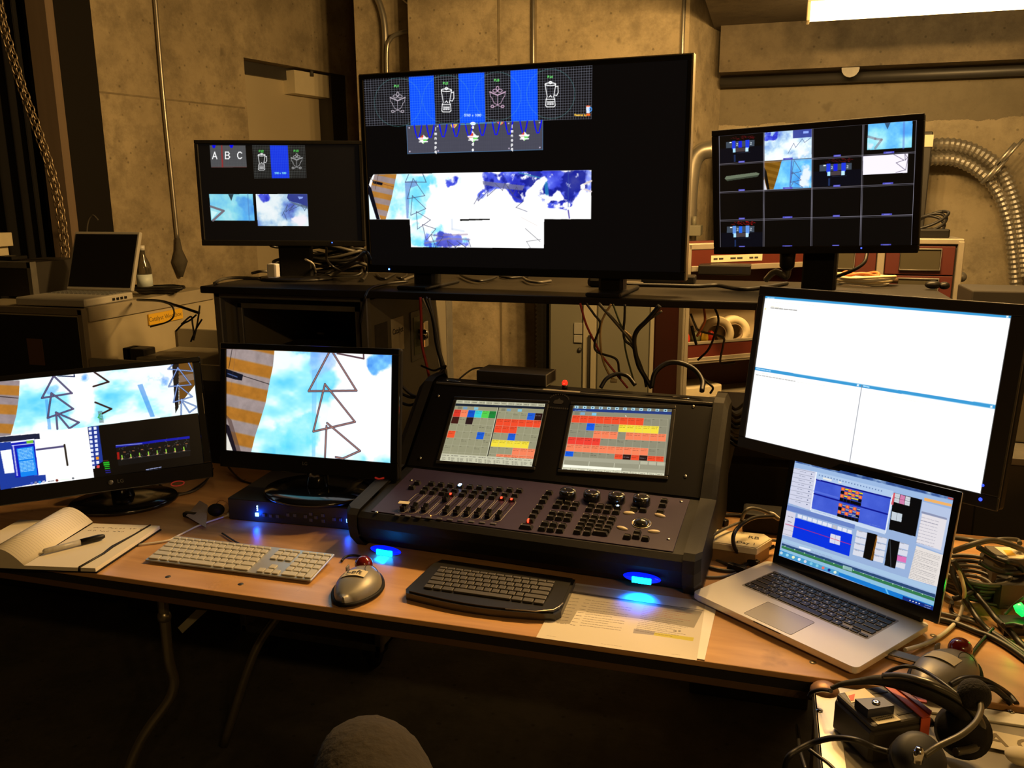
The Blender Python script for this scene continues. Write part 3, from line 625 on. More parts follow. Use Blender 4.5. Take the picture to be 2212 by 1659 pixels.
# case at the far left edge with silver frame
fc = empty('speaker_case', Matrix(), 'black case with silver corner frame at the left edge of the picture', 'road case')
p = at_y(66, 566, 2.75); px1 = p.x; zt = p.z
mb = MB(); mb.box((px1-.22, 2.76, Z1+.003), (px1-.004, 3.05, zt-.004)); mb.build('case_shell', CASEB, fc)
mb = MB(); mb.box((px1-.22, 2.745, zt-.026), (px1, 2.775, zt), .002); mb.box((px1-.02, 2.745, Z1+.003), (px1+.002, 2.775, zt), .002); mb.build('edge_extrusion', ALUD, fc)
mb = MB(); p = at_y(12, 543, 2.8); mb.box((p.x-.07, 2.8, zt), (p.x+.03, 2.88, zt+.016), .004); tag(mb.build('small_gadget', BLK), 'small dark gadget on the silver-framed case at the left edge', 'device')
mb = MB(); p = at_y(2, 518, 3.0); mb.box((p.x-.06, 2.98, p.z-.03), (p.x+.004, 3.06, p.z+.03), .003); mb.box((p.x-.06, 2.98, zt), (p.x-.03, 3.06, p.z-.03)); tag(mb.build('cream_box', TAPE), 'cream box cut off by the left edge above the silver-framed case', 'box')

# maroon drawer case on the right, in the background
MC = empty('drawer_case', Matrix(), 'maroon road case with two columns of drawers behind the right monitor', 'drawer case')
DY = 3.75; dx1 = at_y(2080, 560, DY).x; dx0 = at_y(1700, 560, DY).x; dzt = at_y(2070, 516, DY).z
mb = MB(); mb.box((dx0, DY+.02, .0), (dx1-.01, DY+.62, dzt-.01)); mb.build('case_shell', CASEB, MC)
mb = MB(); mb.box((dx0, DY, dzt-.022), (dx1, DY+.64, dzt), .003); mb.box((dx1-.022, DY-.004, .1), (dx1+.002, DY+.03, dzt-.01), .003); mb.box((dx0, DY-.004, .1), (dx0+.02, DY+.03, dzt-.02), .003)
xm = at_y(1901, 580, DY).x; mb.box((xm-.014, DY-.004, .1), (xm+.014, DY+.02, dzt-.02), .002); mb.build('edge_extrusion', mat('warm_aluminium', (.5, .45, .36), .4, metal=.6, var=.15, scale=20), MC)
zA = dzt-.03; hts = [.118, .118, .13]
for col, (xa, xb) in enumerate(((dx0+.03, xm-.018), (xm+.018, dx1-.03))):
    z = zA
    for r_, h_ in enumerate(hts):
        mb = MB(); mb.box((xa, DY-.002, z-h_+.005), (xb, DY+.02, z), .002); dr = mb.build('drawer', MAROON, MC); xc = (xa+xb)/2+.0; zc = z-h_*.45
        mb = MB(); w_, k_ = .075, .042
        mb.box((xc-w_, DY-.006, zc-k_), (xc+w_, DY+.0, zc+k_), .004); hp = mb.build('handle_dish', mat('handle_dish', (.07, .06, .035), .5, metal=.3), dr)
        mb = MB(); mb.tube([(xc-w_, DY-.008, zc+k_), (xc-w_, DY-.012, zc-k_), (xc+w_, DY-.012, zc-k_), (xc+w_, DY-.008, zc+k_)], .0045, 6, closed=True); mb.build('handle', ALUD, dr)
        z -= h_
mb = MB(); p = at_y(2088, 601, DY); mb.box((dx1, DY+.02, p.z-.05), (dx1+.006, DY+.09, p.z+.04), .006); mb.ball((dx1+.012, DY+.05, p.z), .02); mb.build('corner_clamp', ALUD, MC)
# things on it
mb = MB(); p = at_y(2030, 510, DY+.1); mb.box((p.x-.085, DY+.06, dzt), (p.x+.03, DY+.16, dzt+.035), .006); tag(mb.build('power_brick', BLK), 'black power brick on top of the maroon drawer case', 'power supply')
for k in range(3):
    P = []; c0 = at_y(2004, 500, DY+.15)
    for j in range(10): a = j*PI/4; P.append((c0.x+.055*math.cos(a)*(1+.1*k), DY+.12+.03*math.sin(a), dzt+.03+.035*math.sin(a+k*.5)+.01*k+.02))
    cable(P, .006, RUB, 'tangled black cord beside the power brick on the drawer case', group='cord tangle on the drawer case')

# maroon workbox turned towards us, right of centre
c0 = at_z(1478, 540, 1.36); K = Vector((c0.x, c0.y, 0)) if False else None
wY = 3.05; c0 = at_y(1476, 640, wY); th = R(38)
WM = tr(c0.x, wY, 0) @ rz(th)          # local x runs along the open front, away to the right; local y goes into the case
bx = empty('workbox', WM, 'tall maroon workbox with open shelves of tape rolls under the shelf', 'workbox')
Wi = .62; De = .19; Zt = at_y(1500, 528, wY).z-.0
MAR2 = mat('maroon_front', (.095, .016, .009), .45, var=.1, scale=10)
EXT = mat('warm_aluminium', (.5, .45, .36), .4)
mb = MB(); mb.box((0, 0, .0), (.012, De, Zt)); mb.box((Wi-.012, 0, .0), (Wi, De, Zt)); mb.box((0, De-.012, .0), (Wi, De, Zt)); mb.box((0, 0, Zt-.012), (Wi, De, Zt)); mb.build('case_shell', MAROON, bx)
mb = MB(); mb.box((-.004, -.012, .05), (.022, .02, Zt), .003); mb.box((.003, -.016, .05), (.009, -.01, Zt)); mb.box((Wi-.02, -.012, .05), (Wi+.002, .02, Zt), .003); mb.box((0, -.012, Zt-.02), (Wi, .02, Zt+.002), .003); mb.build('edge_extrusion', EXT, bx)
def wpt(px, py): q = WM.inverted() @ at_plane(px, py, (c0.x, wY, 0), (math.sin(th), -math.cos(th), 0)); return q
zb = wpt(1500, 584).z; 
mb = MB(); mb.box((.022, -.01, zb+.0), (Wi-.02, .01, Zt-.02)); fp = mb.build('top_drawer', MAR2, bx)
mb = MB(); mb.box((.022, -.014, zb-.004), (Wi-.02, .012, zb+.016), .002); mb.build('drawer_rail', EXT, fp)
q = wpt(1588, 557); mb = MB(); mb.box((q.x-.11, -.0115, q.z-.012), (q.x+.11, -.0095, q.z+.012)); ls = mb.build('label_strip', TAPE, bx, label='pale strip of label tape')
mb = MB(); rng = random.Random(3); x = q.x-.10
while x < q.x+.09:
    w = rng.uniform(.012, .03); mb.box((x, -.0122, q.z-.003), (min(x+w, q.x+.1), -.0115, q.z+.003)); x += w+rng.choice([.006, .03])
mb.build('lettering', INK, ls)
shelves = []
for py, pn in ((742, 0), (862, 1)):
    z = wpt(1500, py).z; mb = MB(); mb.box((.022, -.01, z-.05), (Wi-.02, .006, z+.0)); f_ = mb.build('shelf_front', MAR2, bx)
    mb = MB(); mb.box((.022, .0, z-.055), (Wi-.02, De-.02, z-.045)); mb.build('shelf', CASEG, bx)
    mb = MB(); mb.box((.022, -.013, z-.075), (Wi-.02, .01, z-.05), .002); mb.box((.022, -.015, z-.066), (Wi-.02, -.012, z-.063)); mb.box((.022, -.012, z-.002), (Wi-.02, .004, z+.006)); mb.build('drawer_rail', EXT, f_)
    shelves.append(z-.045)
mb = MB(); mb.box((.03, De-.05, shelves[0]), (.42, De-.045, shelves[0]+.23)); mb.M = Matrix(); o = mb.build('paper_sheet', mat('pale_paper', (.55, .45, .30), .8, var=.1, scale=8)); o.matrix_world = WM; tag(o, 'large pale printed sheet standing at the back of the upper tape shelf', 'paper')
def tape_roll(px, py, r, ri, wdt, z, label, tilt):
    q = wpt(px, py); M = WM @ tr(q.x, .085, z+r) @ rz(-th+R(6)+tilt) @ rx(PI/2)
    mb = MB(); mb.M = rx(0); mb.lathe([(ri, -wdt/2), (r, -wdt/2), (r, wdt/2), (ri, wdt/2), (ri, -wdt/2)], 36); ro = MB()
    o = mb.build('tape_roll', mat('cream_tape', (.68, .58, .38), .6)); o.matrix_world = M; tag(o, label, 'tape roll'); 
    mb = MB(); mb.lathe([(ri*.93, -wdt/2-.001), (ri, -wdt/2-.001), (ri, wdt/2+.001), (ri*.93, wdt/2+.001), (ri*.93, -wdt/2-.001)], 36); mb.build('cardboard_core', mat('cardboard', (.3, .22, .14), .8), o)
tape_roll(1578, 711, .062, .034, .048, shelves[0], 'cream tape roll standing nearest the middle of the upper shelf', 0)
tape_roll(1612, 712, .062, .034, .048, shelves[0], 'second cream tape roll half hidden behind the large white monitor', .25)
for k, (px, m, lb) in enumerate([(1492, glow('x', (0, 0, 0), 0) if False else mat('red_cap', (.5, .03, .01), .4), 'small red marker cap at the left of the upper tape shelf'), (1515, mat('olive_cap', (.12, .13, .06), .5), 'small olive marker cap on the upper tape shelf'), (1532, mat('yellow_cap', (.7, .45, .03), .5), 'small yellow marker cap on the upper tape shelf'), (1546, mat('red_cap', (.5, .03, .01), .4), 'small red marker cap right of the yellow one on the tape shelf')]):
    q = wpt(px, 735); mb = MB(); mb.ball((0, 0, .035), .017, .017, .026); o = mb.build('marker_cap', m); o.matrix_world = WM @ tr(q.x, .035, shelves[0]+.026) @ rz(0); o.matrix_world = WM @ tr(q.x, .035, shelves[0]-.009+.03); tag(o, lb, 'bottle')  # coloured marker caps on the upper tape shelf
q = wpt(1500, 715); mb = MB(); mb.box((q.x-.03, .10, shelves[0]), (q.x+.05, .12, shelves[0]+.12), .004); o = mb.build('cream_packet', TAPE); o.matrix_world = WM; tag(o, 'cream packet standing at the left of the upper tape shelf', 'packet')
mb = MB(); q = wpt(1520, 690); mb.tube([(.07, .02, shelves[0]+.01), (.11, .03, shelves[0]+.11)], .0035, 6); o = mb.build('orange_pencil', CABO); o.matrix_world = WM; tag(o, 'orange pencil leaning on the upper tape shelf', 'pencil')
q = wpt(1500, 835); mb = MB()
mb.box((.03, .02, shelves[1]), (.20, .15, shelves[1]+.085), .006); o = mb.build('paper_stack', TAPE); o.matrix_world = WM; tag(o, 'cream box of papers on the lower workbox shelf', 'papers')
mb = MB(); mb.prism([(.21, .02), (.55, .0), (.55, .14), (.23, .15)], shelves[1], shelves[1]+.05); o = mb.build('file_folder', CASEG); o.matrix_world = WM; tag(o, 'grey folders piled on the lower workbox shelf', 'folder')
mb = MB(); mb.box((.24, -.014, shelves[1]+.01), (Wi-.03, -.0101, shelves[1]+.04)); yl_ = mb.build('yellow_label', mat('yellow_tape', (.72, .42, .02), .6), bx)
mb = MB(); rng = random.Random(9); x = .26
while x < Wi-.05: w = rng.uniform(.006, .014); mb.box((x, -.0148, shelves[1]+.018), (x+w, -.014, shelves[1]+.032)); x += w+.006
mb.build('lettering', INK, yl_)
# dark rack beyond the right-hand monitor
er = empty('equipment_rack', Matrix(), 'dark equipment rack with a pale rail beyond the right edge of the white monitor', 'equipment rack')
p = at_y(2128, 900, 2.45); q_ = at_y(2190, 655, 2.45); zr = at_y(2195, 990, 2.44).z
mb = MB(); mb.box((p.x, 2.45, 0), (p.x+.55, 2.95, zr-.02), .004); mb.box((p.x, 2.75, zr-.02), (p.x+.55, 2.95, q_.z), .004); mb.build('rack_body', CASEB, er)
mb = MB(); mb.box((p.x, 2.44, zr-.02), (p.x+.55, 2.76, zr), .002); mb.build('pale_rail', ALUD, er)
mb = MB(); a = at_y(2204, 760, 2.6); mb.box((a.x, 2.6, zr), (a.x+.1, 2.7, zr+.30), .01); mb.build('tan_unit', CASEG, er)
# equipment cart seen between console and white monitor
ct = empty('equipment_stack', Matrix(), 'dim stack of equipment and leads right of the console, behind the table', 'equipment')
mb = MB(); p = at_y(1560, 900, 2.5)
for k, (za, zb_, m) in enumerate([(.0, .78, CASEB), (.80, .84, CASEB), (.86, .885, CASEG), (.90, .93, CASEB)]): mb = MB(); mb.box((p.x-.06+.01*k, 2.5, za), (p.x+.30, 2.8, zb_), .004); mb.build('unit', m, ct)
for k in range(7):
    y0 = 880+k*13; cable([at_y(1545, y0+10*math.sin(k), 2.44), at_y(1572, y0-6, 2.42), at_y(1590, y0+4, 2.42), at_y(1612, y0-12+3*k, 2.46)], .0045, [RUB, CABG, CABG][k % 3], 'slack lead draped over the dim equipment stack', group='leads on the equipment stack')
mb = MB(); a = at_y(1578, 970, 2.38); b = at_y(1556, 1050, 2.38); mb.slab([at_y(1548, 1052, 2.475), at_y(1566, 1055, 2.475), at_y(1588, 962, 2.475), at_y(1570, 960, 2.475)], (0, -1, 0), .02); tag(mb.build('leaning_strip', CASEG), 'pale strip leaning beside the right end of the console', 'strip')
# ------------------------------------------------------------------ pictures on the screens
def ZM(x0, y0, k): return lambda *P: [(x0+P[i]/k, y0+P[i+1]/k) for i in range(0, len(P), 2)]
def inset(quad, w, h, l, r, t, b):
    Hi = homog([(0, 0), (w, 0), (w, h), (0, h)], quad)
    def f(u, v): q = Hi @ np.array([u, v, 1.]); return (q[0]/q[2], q[1]/q[2])
    return [f(l, t), f(w-r, t), f(w-r, h-b), f(l, h-b)]
def lerp2(a, b, t): return (a[0]+(b[0]-a[0])*t, a[1]+(b[1]-a[1])*t)
def gridq(cv, q, nx, ny, c, wd=.8, al=.5):
    for k in range(nx+1): cv.line([lerp2(q[0], q[1], k/nx), lerp2(q[3], q[2], k/nx)], c, wd, al)
    for k in range(ny+1): cv.line([lerp2(q[0], q[3], k/ny), lerp2(q[1], q[2], k/ny)], c, wd, al)
WHITE = (1, 1, 1)
CYAN = [(0, (.35, .80, .98)), (.32, (.62, .93, 1.)), (.5, (.93, 1., 1.)), (1, (1, 1, 1))]
BLUE = [(0, (.10, .10, .62)), (.35, (.20, .24, .80)), (.6, (.36, .42, .92)), (.8, (.62, .68, .98)), (1, (1, 1, 1))]
PALE = [(0, (.30, .36, .72)), (.25, (.50, .64, .88)), (.45, (.72, .84, .93)), (.6, (.90, .95, .97)), (1, (1, 1, 1))]
SKY = [(0, (.20, .52, .86)), (.4, (.36, .70, .95)), (.65, (.55, .86, .93)), (1, (.86, .98, .98))]
def stripes(cv, poly, z, y0, y1, n, slope, c1, c2):
    r = cv.mask(poly)
    if not r: return
    Hi = np.linalg.inv(cv.H); X, Y = cv.X[r[0]], cv.Y[r[0]]; D = Hi[2, 0]*X+Hi[2, 1]*Y+Hi[2, 2]
    px = (Hi[0, 0]*X+Hi[0, 1]*Y+Hi[0, 2])/D; py = (Hi[1, 0]*X+Hi[1, 1]*Y+Hi[1, 2])/D
    t = ((py-slope*px-y0)/(y1-y0)*n) % 1.; s = np.clip((np.abs(t-.5)-.25)*14+.5, 0, 1)[..., None]
    nz = _noise(cv.ny, cv.nx, 14, 5)[r[0]][..., None]
    col = np.array(c1)*(1-s)+np.array(c2)*s; col = col*(.9+.2*nz); m = r[1][..., None]
    cv.a[r[0]] = cv.a[r[0]]*(1-m)+col*m
def softpoly(cv, poly, field, sc, seed, thr=.45, k=9, al=1., clip=None):
    n = _noise(cv.ny, cv.nx, sc, seed, 5); n = (n-n.min())/(n.max()-n.min()); M = cv.soft(poly, sc*.22)
    m = np.clip((n-thr)*k+.5-(1-M)*3, 0, 1)*np.clip(M*5-.3, 0, 1)
    clip = clip or getattr(cv, 'clip', None)
    if clip: r = cv.mask(clip); C_ = np.zeros_like(m); C_[r[0]] = r[1]; m = m*C_
    cv.put((slice(0, cv.ny), slice(0, cv.nx)), m, field, al)
def blender_icon(cv, x, y, h, c=WHITE, wd=1.2):   # a kitchen blender in outline
    k = h/20.
    L = lambda *P: cv.line([(x+P[i]*k, y+P[i+1]*k) for i in range(0, len(P), 2)], c, wd)
    cv.ell((x, y-8*k), 4.2*k, 1.1*k, c, wd); cv.ell((x, y-9.3*k), 1.1*k, .8*k, c, wd)
    L(-4.2, -7.6, -2.6, 2.0); L(4.2, -7.6, 2.6, 2.0); L(-2.6, 2, -3.4, 4, 3.4, 4, 2.6, 2); L(-1.2, 2.4, 0, 1, 1.2, 2.4); L(-3.4, 4, -3.8, 9, -2.8, 10, 2.8, 10, 3.8, 9, 3.4, 4)
    L(3.9, -6, 6, -6.4, 6.2, -1.5, 5, 1, 3.0, .6); L(-2.6, 6, 2.6, 6); L(-2.4, 7.8, -1.6, 7.8); L(-.4, 7.8, .4, 7.8); L(1.6, 7.8, 2.4, 7.8); cv.poly([(x-2.6*k, y+6.2*k), (x+2.6*k, y+6.2*k), (x+2.6*k, y+8.6*k), (x-2.6*k, y+8.6*k)], c, .55)
def bones_icon(cv, x, y, h, c=(.72, .68, .72), wd=1.):
    k = h/20.
    L = lambda *P, w=wd: cv.line([(x+P[i]*k, y+P[i+1]*k) for i in range(0, len(P), 2)], c, w)
    L(-7, -5, 0, -2, 7, -5, w=wd*2.2); L(-7, -5, -6.4, -1, -4.5, 1); L(7, -5, 6.4, -1, 4.5, 1); L(0, -2, 0, 7); L(-5, 1, -3, 5, 4, 9); L(5, 1, 3, 5, -4, 9); cv.ell((x, y-8*k), 1.2*k, 2*k, c, wd); cv.ell((x-2.2*k, y-6*k), 2*k, 1.4*k, c, wd); cv.ell((x+2.2*k, y-6*k), 2*k, 1.4*k, c, wd); cv.ell((x-4.6*k, y+8*k), 1.3*k, 1*k, c, wd); cv.ell((x+4.6*k, y+8*k), 1.3*k, 1*k, c, wd)
def tri_strip(cv, tris, c, wd, al=.85):
    for t in tris: cv.line(t, c, wd, al, closed=len(t) == 3)

def pic_tv(quad, w, h):
    cv = Canvas(quad, w, h, 700, (.030, .024, .022)); z = ZM(760, 120, 3.95)
    g = z(100, 205, 2050, 90, 2045, 540, 115, 600); cv.poly(g, (.06, .055, .06)); G = (.55, .56, .62)
    gridq(cv, g, 88, 20, G, .8, .62)
    for q in (z(493, 190, 703, 178, 718, 598, 510, 600), z(915, 160, 1133, 150, 1143, 575, 928, 578), z(1357, 135, 1585, 120, 1590, 553, 1365, 562)):
        cv.poly(q, (.05, .30, .96)); gridq(cv, q, 10, 20, (.25, .50, 1.), .8, .6)
    for c_, rr in ((z(400, 400)[0], 200), (z(810, 375)[0], 200), (z(1245, 350)[0], 200), (z(1700, 330)[0], 205)): cv.ell(c_, rr/3.95, rr*1.03/3.95, (.35, .62, .62), .8, .55)
    for n_, (x, y) in zip('1234', ((370, 272), (785, 248), (1220, 222), (1675, 194))): cv.text('PJ'+n_, *z(x, y)[0], 4.2, (.45, .95, .45), 1.)
    bones_icon(cv, *z(397, 405)[0], 46); bones_icon(cv, *z(1247, 360)[0], 48, (.8, .66, .76)); blender_icon(cv, *z(812, 380)[0], 52, wd=1.5); blender_icon(cv, *z(1697, 333)[0], 54, wd=1.5)
    cv.text('5760 x 1080', *z(965, 520)[0], 4.6, (.75, .85, 1.), 1., dx=3.3)
    cv.text('Powered by', *z(1903, 516)[0], 3.6, (.95, .75, .3), 1., dx=2.6); x, y = z(2018, 465)[0]; cv.poly([(x-4.5, y-8), (x+4.5, y-8), (x+3.6, y+7), (x-3.6, y+7)], (.85, .9, 1)); cv.ell((x+5, y-1), 2.6, 4, (.3, .6, .95), 1.2); cv.poly([(x-4.5, y-9), (x+4.5, y-9), (x+4, y-6.5), (x-4, y-6.5)], (.9, .4, .2)); cv.poly([(x-4, y+8), (x+4.5, y+8), (x+4.5, y+13), (x-4, y+13)], (.95, .42, .15))
    # second strip
    g = z(472, 600, 1632, 553, 1632, 803, 483, 838); cv.poly(g, (.26, .26, .31)); gridq(cv, g, 120, 26, (.36, .36, .42), .6, .35); cv.line(g, (.35, .55, .75), 1., .8, closed=True)
    def P(x, y): return z(x, y)[0]
    cv.poly([P(845, 590), P(905, 586), P(900, 600), P(880, 620), P(860, 618)], (.95, .8, .3)); cv.poly([P(865, 596), P(890, 594), P(884, 612)], (.85, .3, .5)); cv.poly([P(1240, 570), P(1300, 566), P(1290, 585), P(1268, 595)], (.9, .4, .4)); cv.poly([P(1262, 572), P(1285, 570), P(1272, 590)], (.6, .9, .3))
    for x, yt in ((570, 598), (675, 594), (785, 590), (895, 585), (1005, 581), (1118, 576), (1235, 571), (1345, 567), (1470, 561), (1590, 556)):
        for off in (0, 5): cv.line([P(x-34+off, yt), P(x-24+off, yt+55), P(x-8, yt+104), P(x+8, yt+104), P(x+24-off, yt+55), P(x+34-off, yt)], (.04, .06, .92), 1.7)
    for x in (722, 1372):
        for k, ch in enumerate('lmnopq'): cv.text(ch, *P(x-9, 640-(x-722)*.034+k*38), 6.2, WHITE, 1.4)
    for k, ch in enumerate('abcde'): cv.text(ch, *P(1030, 622+k*48), 6.4, WHITE, 1.5)
    cv.ell(P(1038, 582), 6, 3.5, WHITE); cv.line([P(930, 590), P(1230, 575)], (.3, .75, .95), 1., .8)
    for x, y, s in ((615, 715, 40), (1040, 700, 44), (1475, 690, 40)):
        cv.poly([P(x-s, y), P(x, y-s), P(x, y)], (.85, .25, .2)); cv.poly([P(x, y-s), P(x+s, y), P(x, y)], (.9, .95, .9)); cv.poly([P(x+s, y), P(x, y+s), P(x, y)], (.45, .85, .4)); cv.poly([P(x-s, y), P(x, y+s), P(x, y)], (.97, .95, .92)); cv.line([P(x-s, y-8), P(x+s, y-10)], WHITE, 2.4); cv.line([P(x-s+6, y+22), P(x+s-4, y+20)], WHITE, 2.2)
    for x, y in ((495, 618), (500, 820), (737, 605), (742, 815), (1342, 580), (1345, 793), (1605, 573), (1607, 785)): cv.poly([P(x-6, y-6), P(x+6, y-6), P(x+6, y+6), P(x-6, y+6)], (.75, .7, .78))
    # main picture
    out = z(190, 1015, 2045, 978, 2045, 1395, 1645, 1395, 1643, 1643, 512, 1633, 500, 1398, 152, 1397, 138, 1150, 165, 1060)
    cv.clip = out; cv.poly(out, WHITE); CY = cv.flat(40, 3, [(0, (.30, .76, .95)), (.45, (.50, .88, .98)), (.75, (.85, .97, 1.)), (1, (1, 1, 1))]); BL = cv.flat(46, 8, BLUE)
    softpoly(cv, z(330, 1000, 660, 1000, 690, 1150, 600, 1405, 230, 1405), CY, 40, 44, .2, 5, .95, out); softpoly(cv, z(520, 1010, 1000, 996, 930, 1130, 620, 1160), CY, 40, 21, .45, 6); softpoly(cv, z(780, 1040, 930, 1035, 900, 1110, 810, 1120), BL, 22, 4, .3, 5)
    softpoly(cv, z(600, 1395, 700, 1395, 1030, 1560, 1030, 1640, 512, 1632, 500, 1400), CY, 40, 23, .4, 6)
    stripes(cv, z(200, 1016, 388, 1012, 345, 1220, 295, 1397, 250, 1397, 165, 1130), z, 375, 403, 1.15, .22, (.68, .46, .19), (.58, .51, .50))
    cv.poly(z(138, 1150, 150, 1180, 218, 1397, 152, 1397), (.9, .97, 1)); cv.poly(z(150, 1100, 172, 1130, 246, 1397, 216, 1397, 142, 1160), (.05, .05, .09)); cv.poly(z(180, 1065, 270, 1085, 265, 1108, 190, 1092), (.07, .07, .12)); cv.line(z(160, 1040, 200, 1080), (.4, .35, .3), 1.2); cv.line(z(232, 1016, 205, 1140), (.35, .25, .2), .9); cv.line(z(270, 1095, 365, 1120), (.45, .25, .2), .9)
    cv.poly(z(458, 1075, 560, 1065, 565, 1110, 500, 1130, 488, 1390, 472, 1390), (.36, .42, .72), .55)
    # dark blue storm at the right
    st = z(1120, 996, 2045, 978, 2045, 1150, 1960, 1170, 1905, 1240, 1870, 1390, 1840, 1380, 1780, 1330, 1680, 1290, 1600, 1180, 1540, 1130, 1500, 1190, 1470, 1250, 1380, 1240, 1330, 1140, 1240, 1130, 1110, 1240, 1050, 1260, 1060, 1190, 1130, 1140)
    softpoly(cv, st, BL, 26, 2, .2, 5, 1., out); softpoly(cv, st, np.array([.06, .08, .5])*np.ones((cv.ny, cv.nx, 3)), 26, 12, .52, 7, .8)
    softpoly(cv, st, np.ones((cv.ny, cv.nx, 3)), 20, 31, .67, 9)
    cv.poly(z(1120, 1070, 1480, 1110, 1460, 1150, 1300, 1135, 1125, 1100), (.45, .45, .58), .8)
    cv.poly(z(1640, 1045, 1668, 1040, 1690, 1230, 1660, 1240), (.15, .5, .7), .8); cv.line(z(1430, 1000, 1640, 1050), (.2, .55, .7), 2.2, .8); cv.line(z(1850, 985, 1850, 1290), (.2, .3, .6), 2, .6)
    softpoly(cv, z(1480, 1180, 1560, 1090, 1650, 1020, 1690, 1060, 1640, 1120, 1660, 1190, 1720, 1220, 1775, 1140, 1800, 1200, 1850, 1220, 1760, 1250, 1700, 1240, 1680, 1300, 1840, 1330, 1900, 1270, 1960, 1150, 2045, 1150, 2045, 1395, 1640, 1395, 1470, 1250), np.ones((cv.ny, cv.nx, 3)), 16, 77, .22, 5, .97, out)
    cv.line(z(1850, 1320, 1860, 1385), (.25, .2, .6), 3, .8); cv.line(z(1960, 1110, 2045, 1070), (.85, .8, .78), 4); cv.line(z(1960, 1130, 2045, 1160), (.85, .8, .82), 3.4); cv.ell(z(1975, 1118)[0], 5, 6, (.95, .95, .97))
    softpoly(cv, z(640, 1500, 1030, 1540, 1020, 1640, 620, 1632), BL, 20, 41, .42, 6, .8); cv.line(z(630, 1600, 830, 1560, 1010, 1570), (.55, .5, .6), 4, .6); cv.line(z(790, 1530, 990, 1525), (.6, .5, .6), 4, .5); cv.line(z(860, 1400, 862, 1480, 960, 1498), (.8, .84, .9), 5, .6)
    T = (.28, .29, .40)
    tri_strip(cv, [z(490, 1015, 462, 1080, 640, 1080, 610, 1008, 640, 1080), z(528, 1048, 628, 1195, 478, 1222), z(522, 1195, 637, 1305, 508, 1362), z(556, 1330, 676, 1402, 566, 1480), z(608, 1440, 722, 1478, 640, 1575), z(680, 1528, 785, 1545, 722, 1632), z(820, 1580, 900, 1640, 840, 1640), z(900, 1580, 985, 1640, 930, 1600, 880, 1640), z(1000, 1575, 1020, 1630)], T, 1.5, .8)
    tri_strip(cv, [z(1048, 1265, 1100, 1180, 1085, 1240, 1170, 1150, 1160, 1200, 1240, 1130), z(1225, 1090, 1290, 1150, 1310, 1090, 1380, 1180, 1410, 1120, 1440, 1190), z(1330, 1110, 1385, 1200, 1470, 1240, 1405, 1295, 1500, 1330)], (.3, .3, .42), 1.4, .75)
    cv.line(z(1450, 1380, 1585, 1450), (.7, .6, .55), .8, .6); cv.line(z(1485, 1475, 1610, 1585), (.35, .35, .38), 1.3, .8); cv.line(z(1615, 1568, 1495, 1585, 1530, 1642), (.35, .35, .38), 1.1, .8)
    cv.poly(z(928, 1395, 1182, 1390, 1182, 1402, 928, 1410), (.06, .06, .05))
    for q in (z(138, 1398, 500, 1398, 512, 1650, 138, 1650), z(1647, 1396, 2060, 1396, 2060, 1650, 1645, 1650)): cv.poly(q, (.030, .024, .022))
    return cv

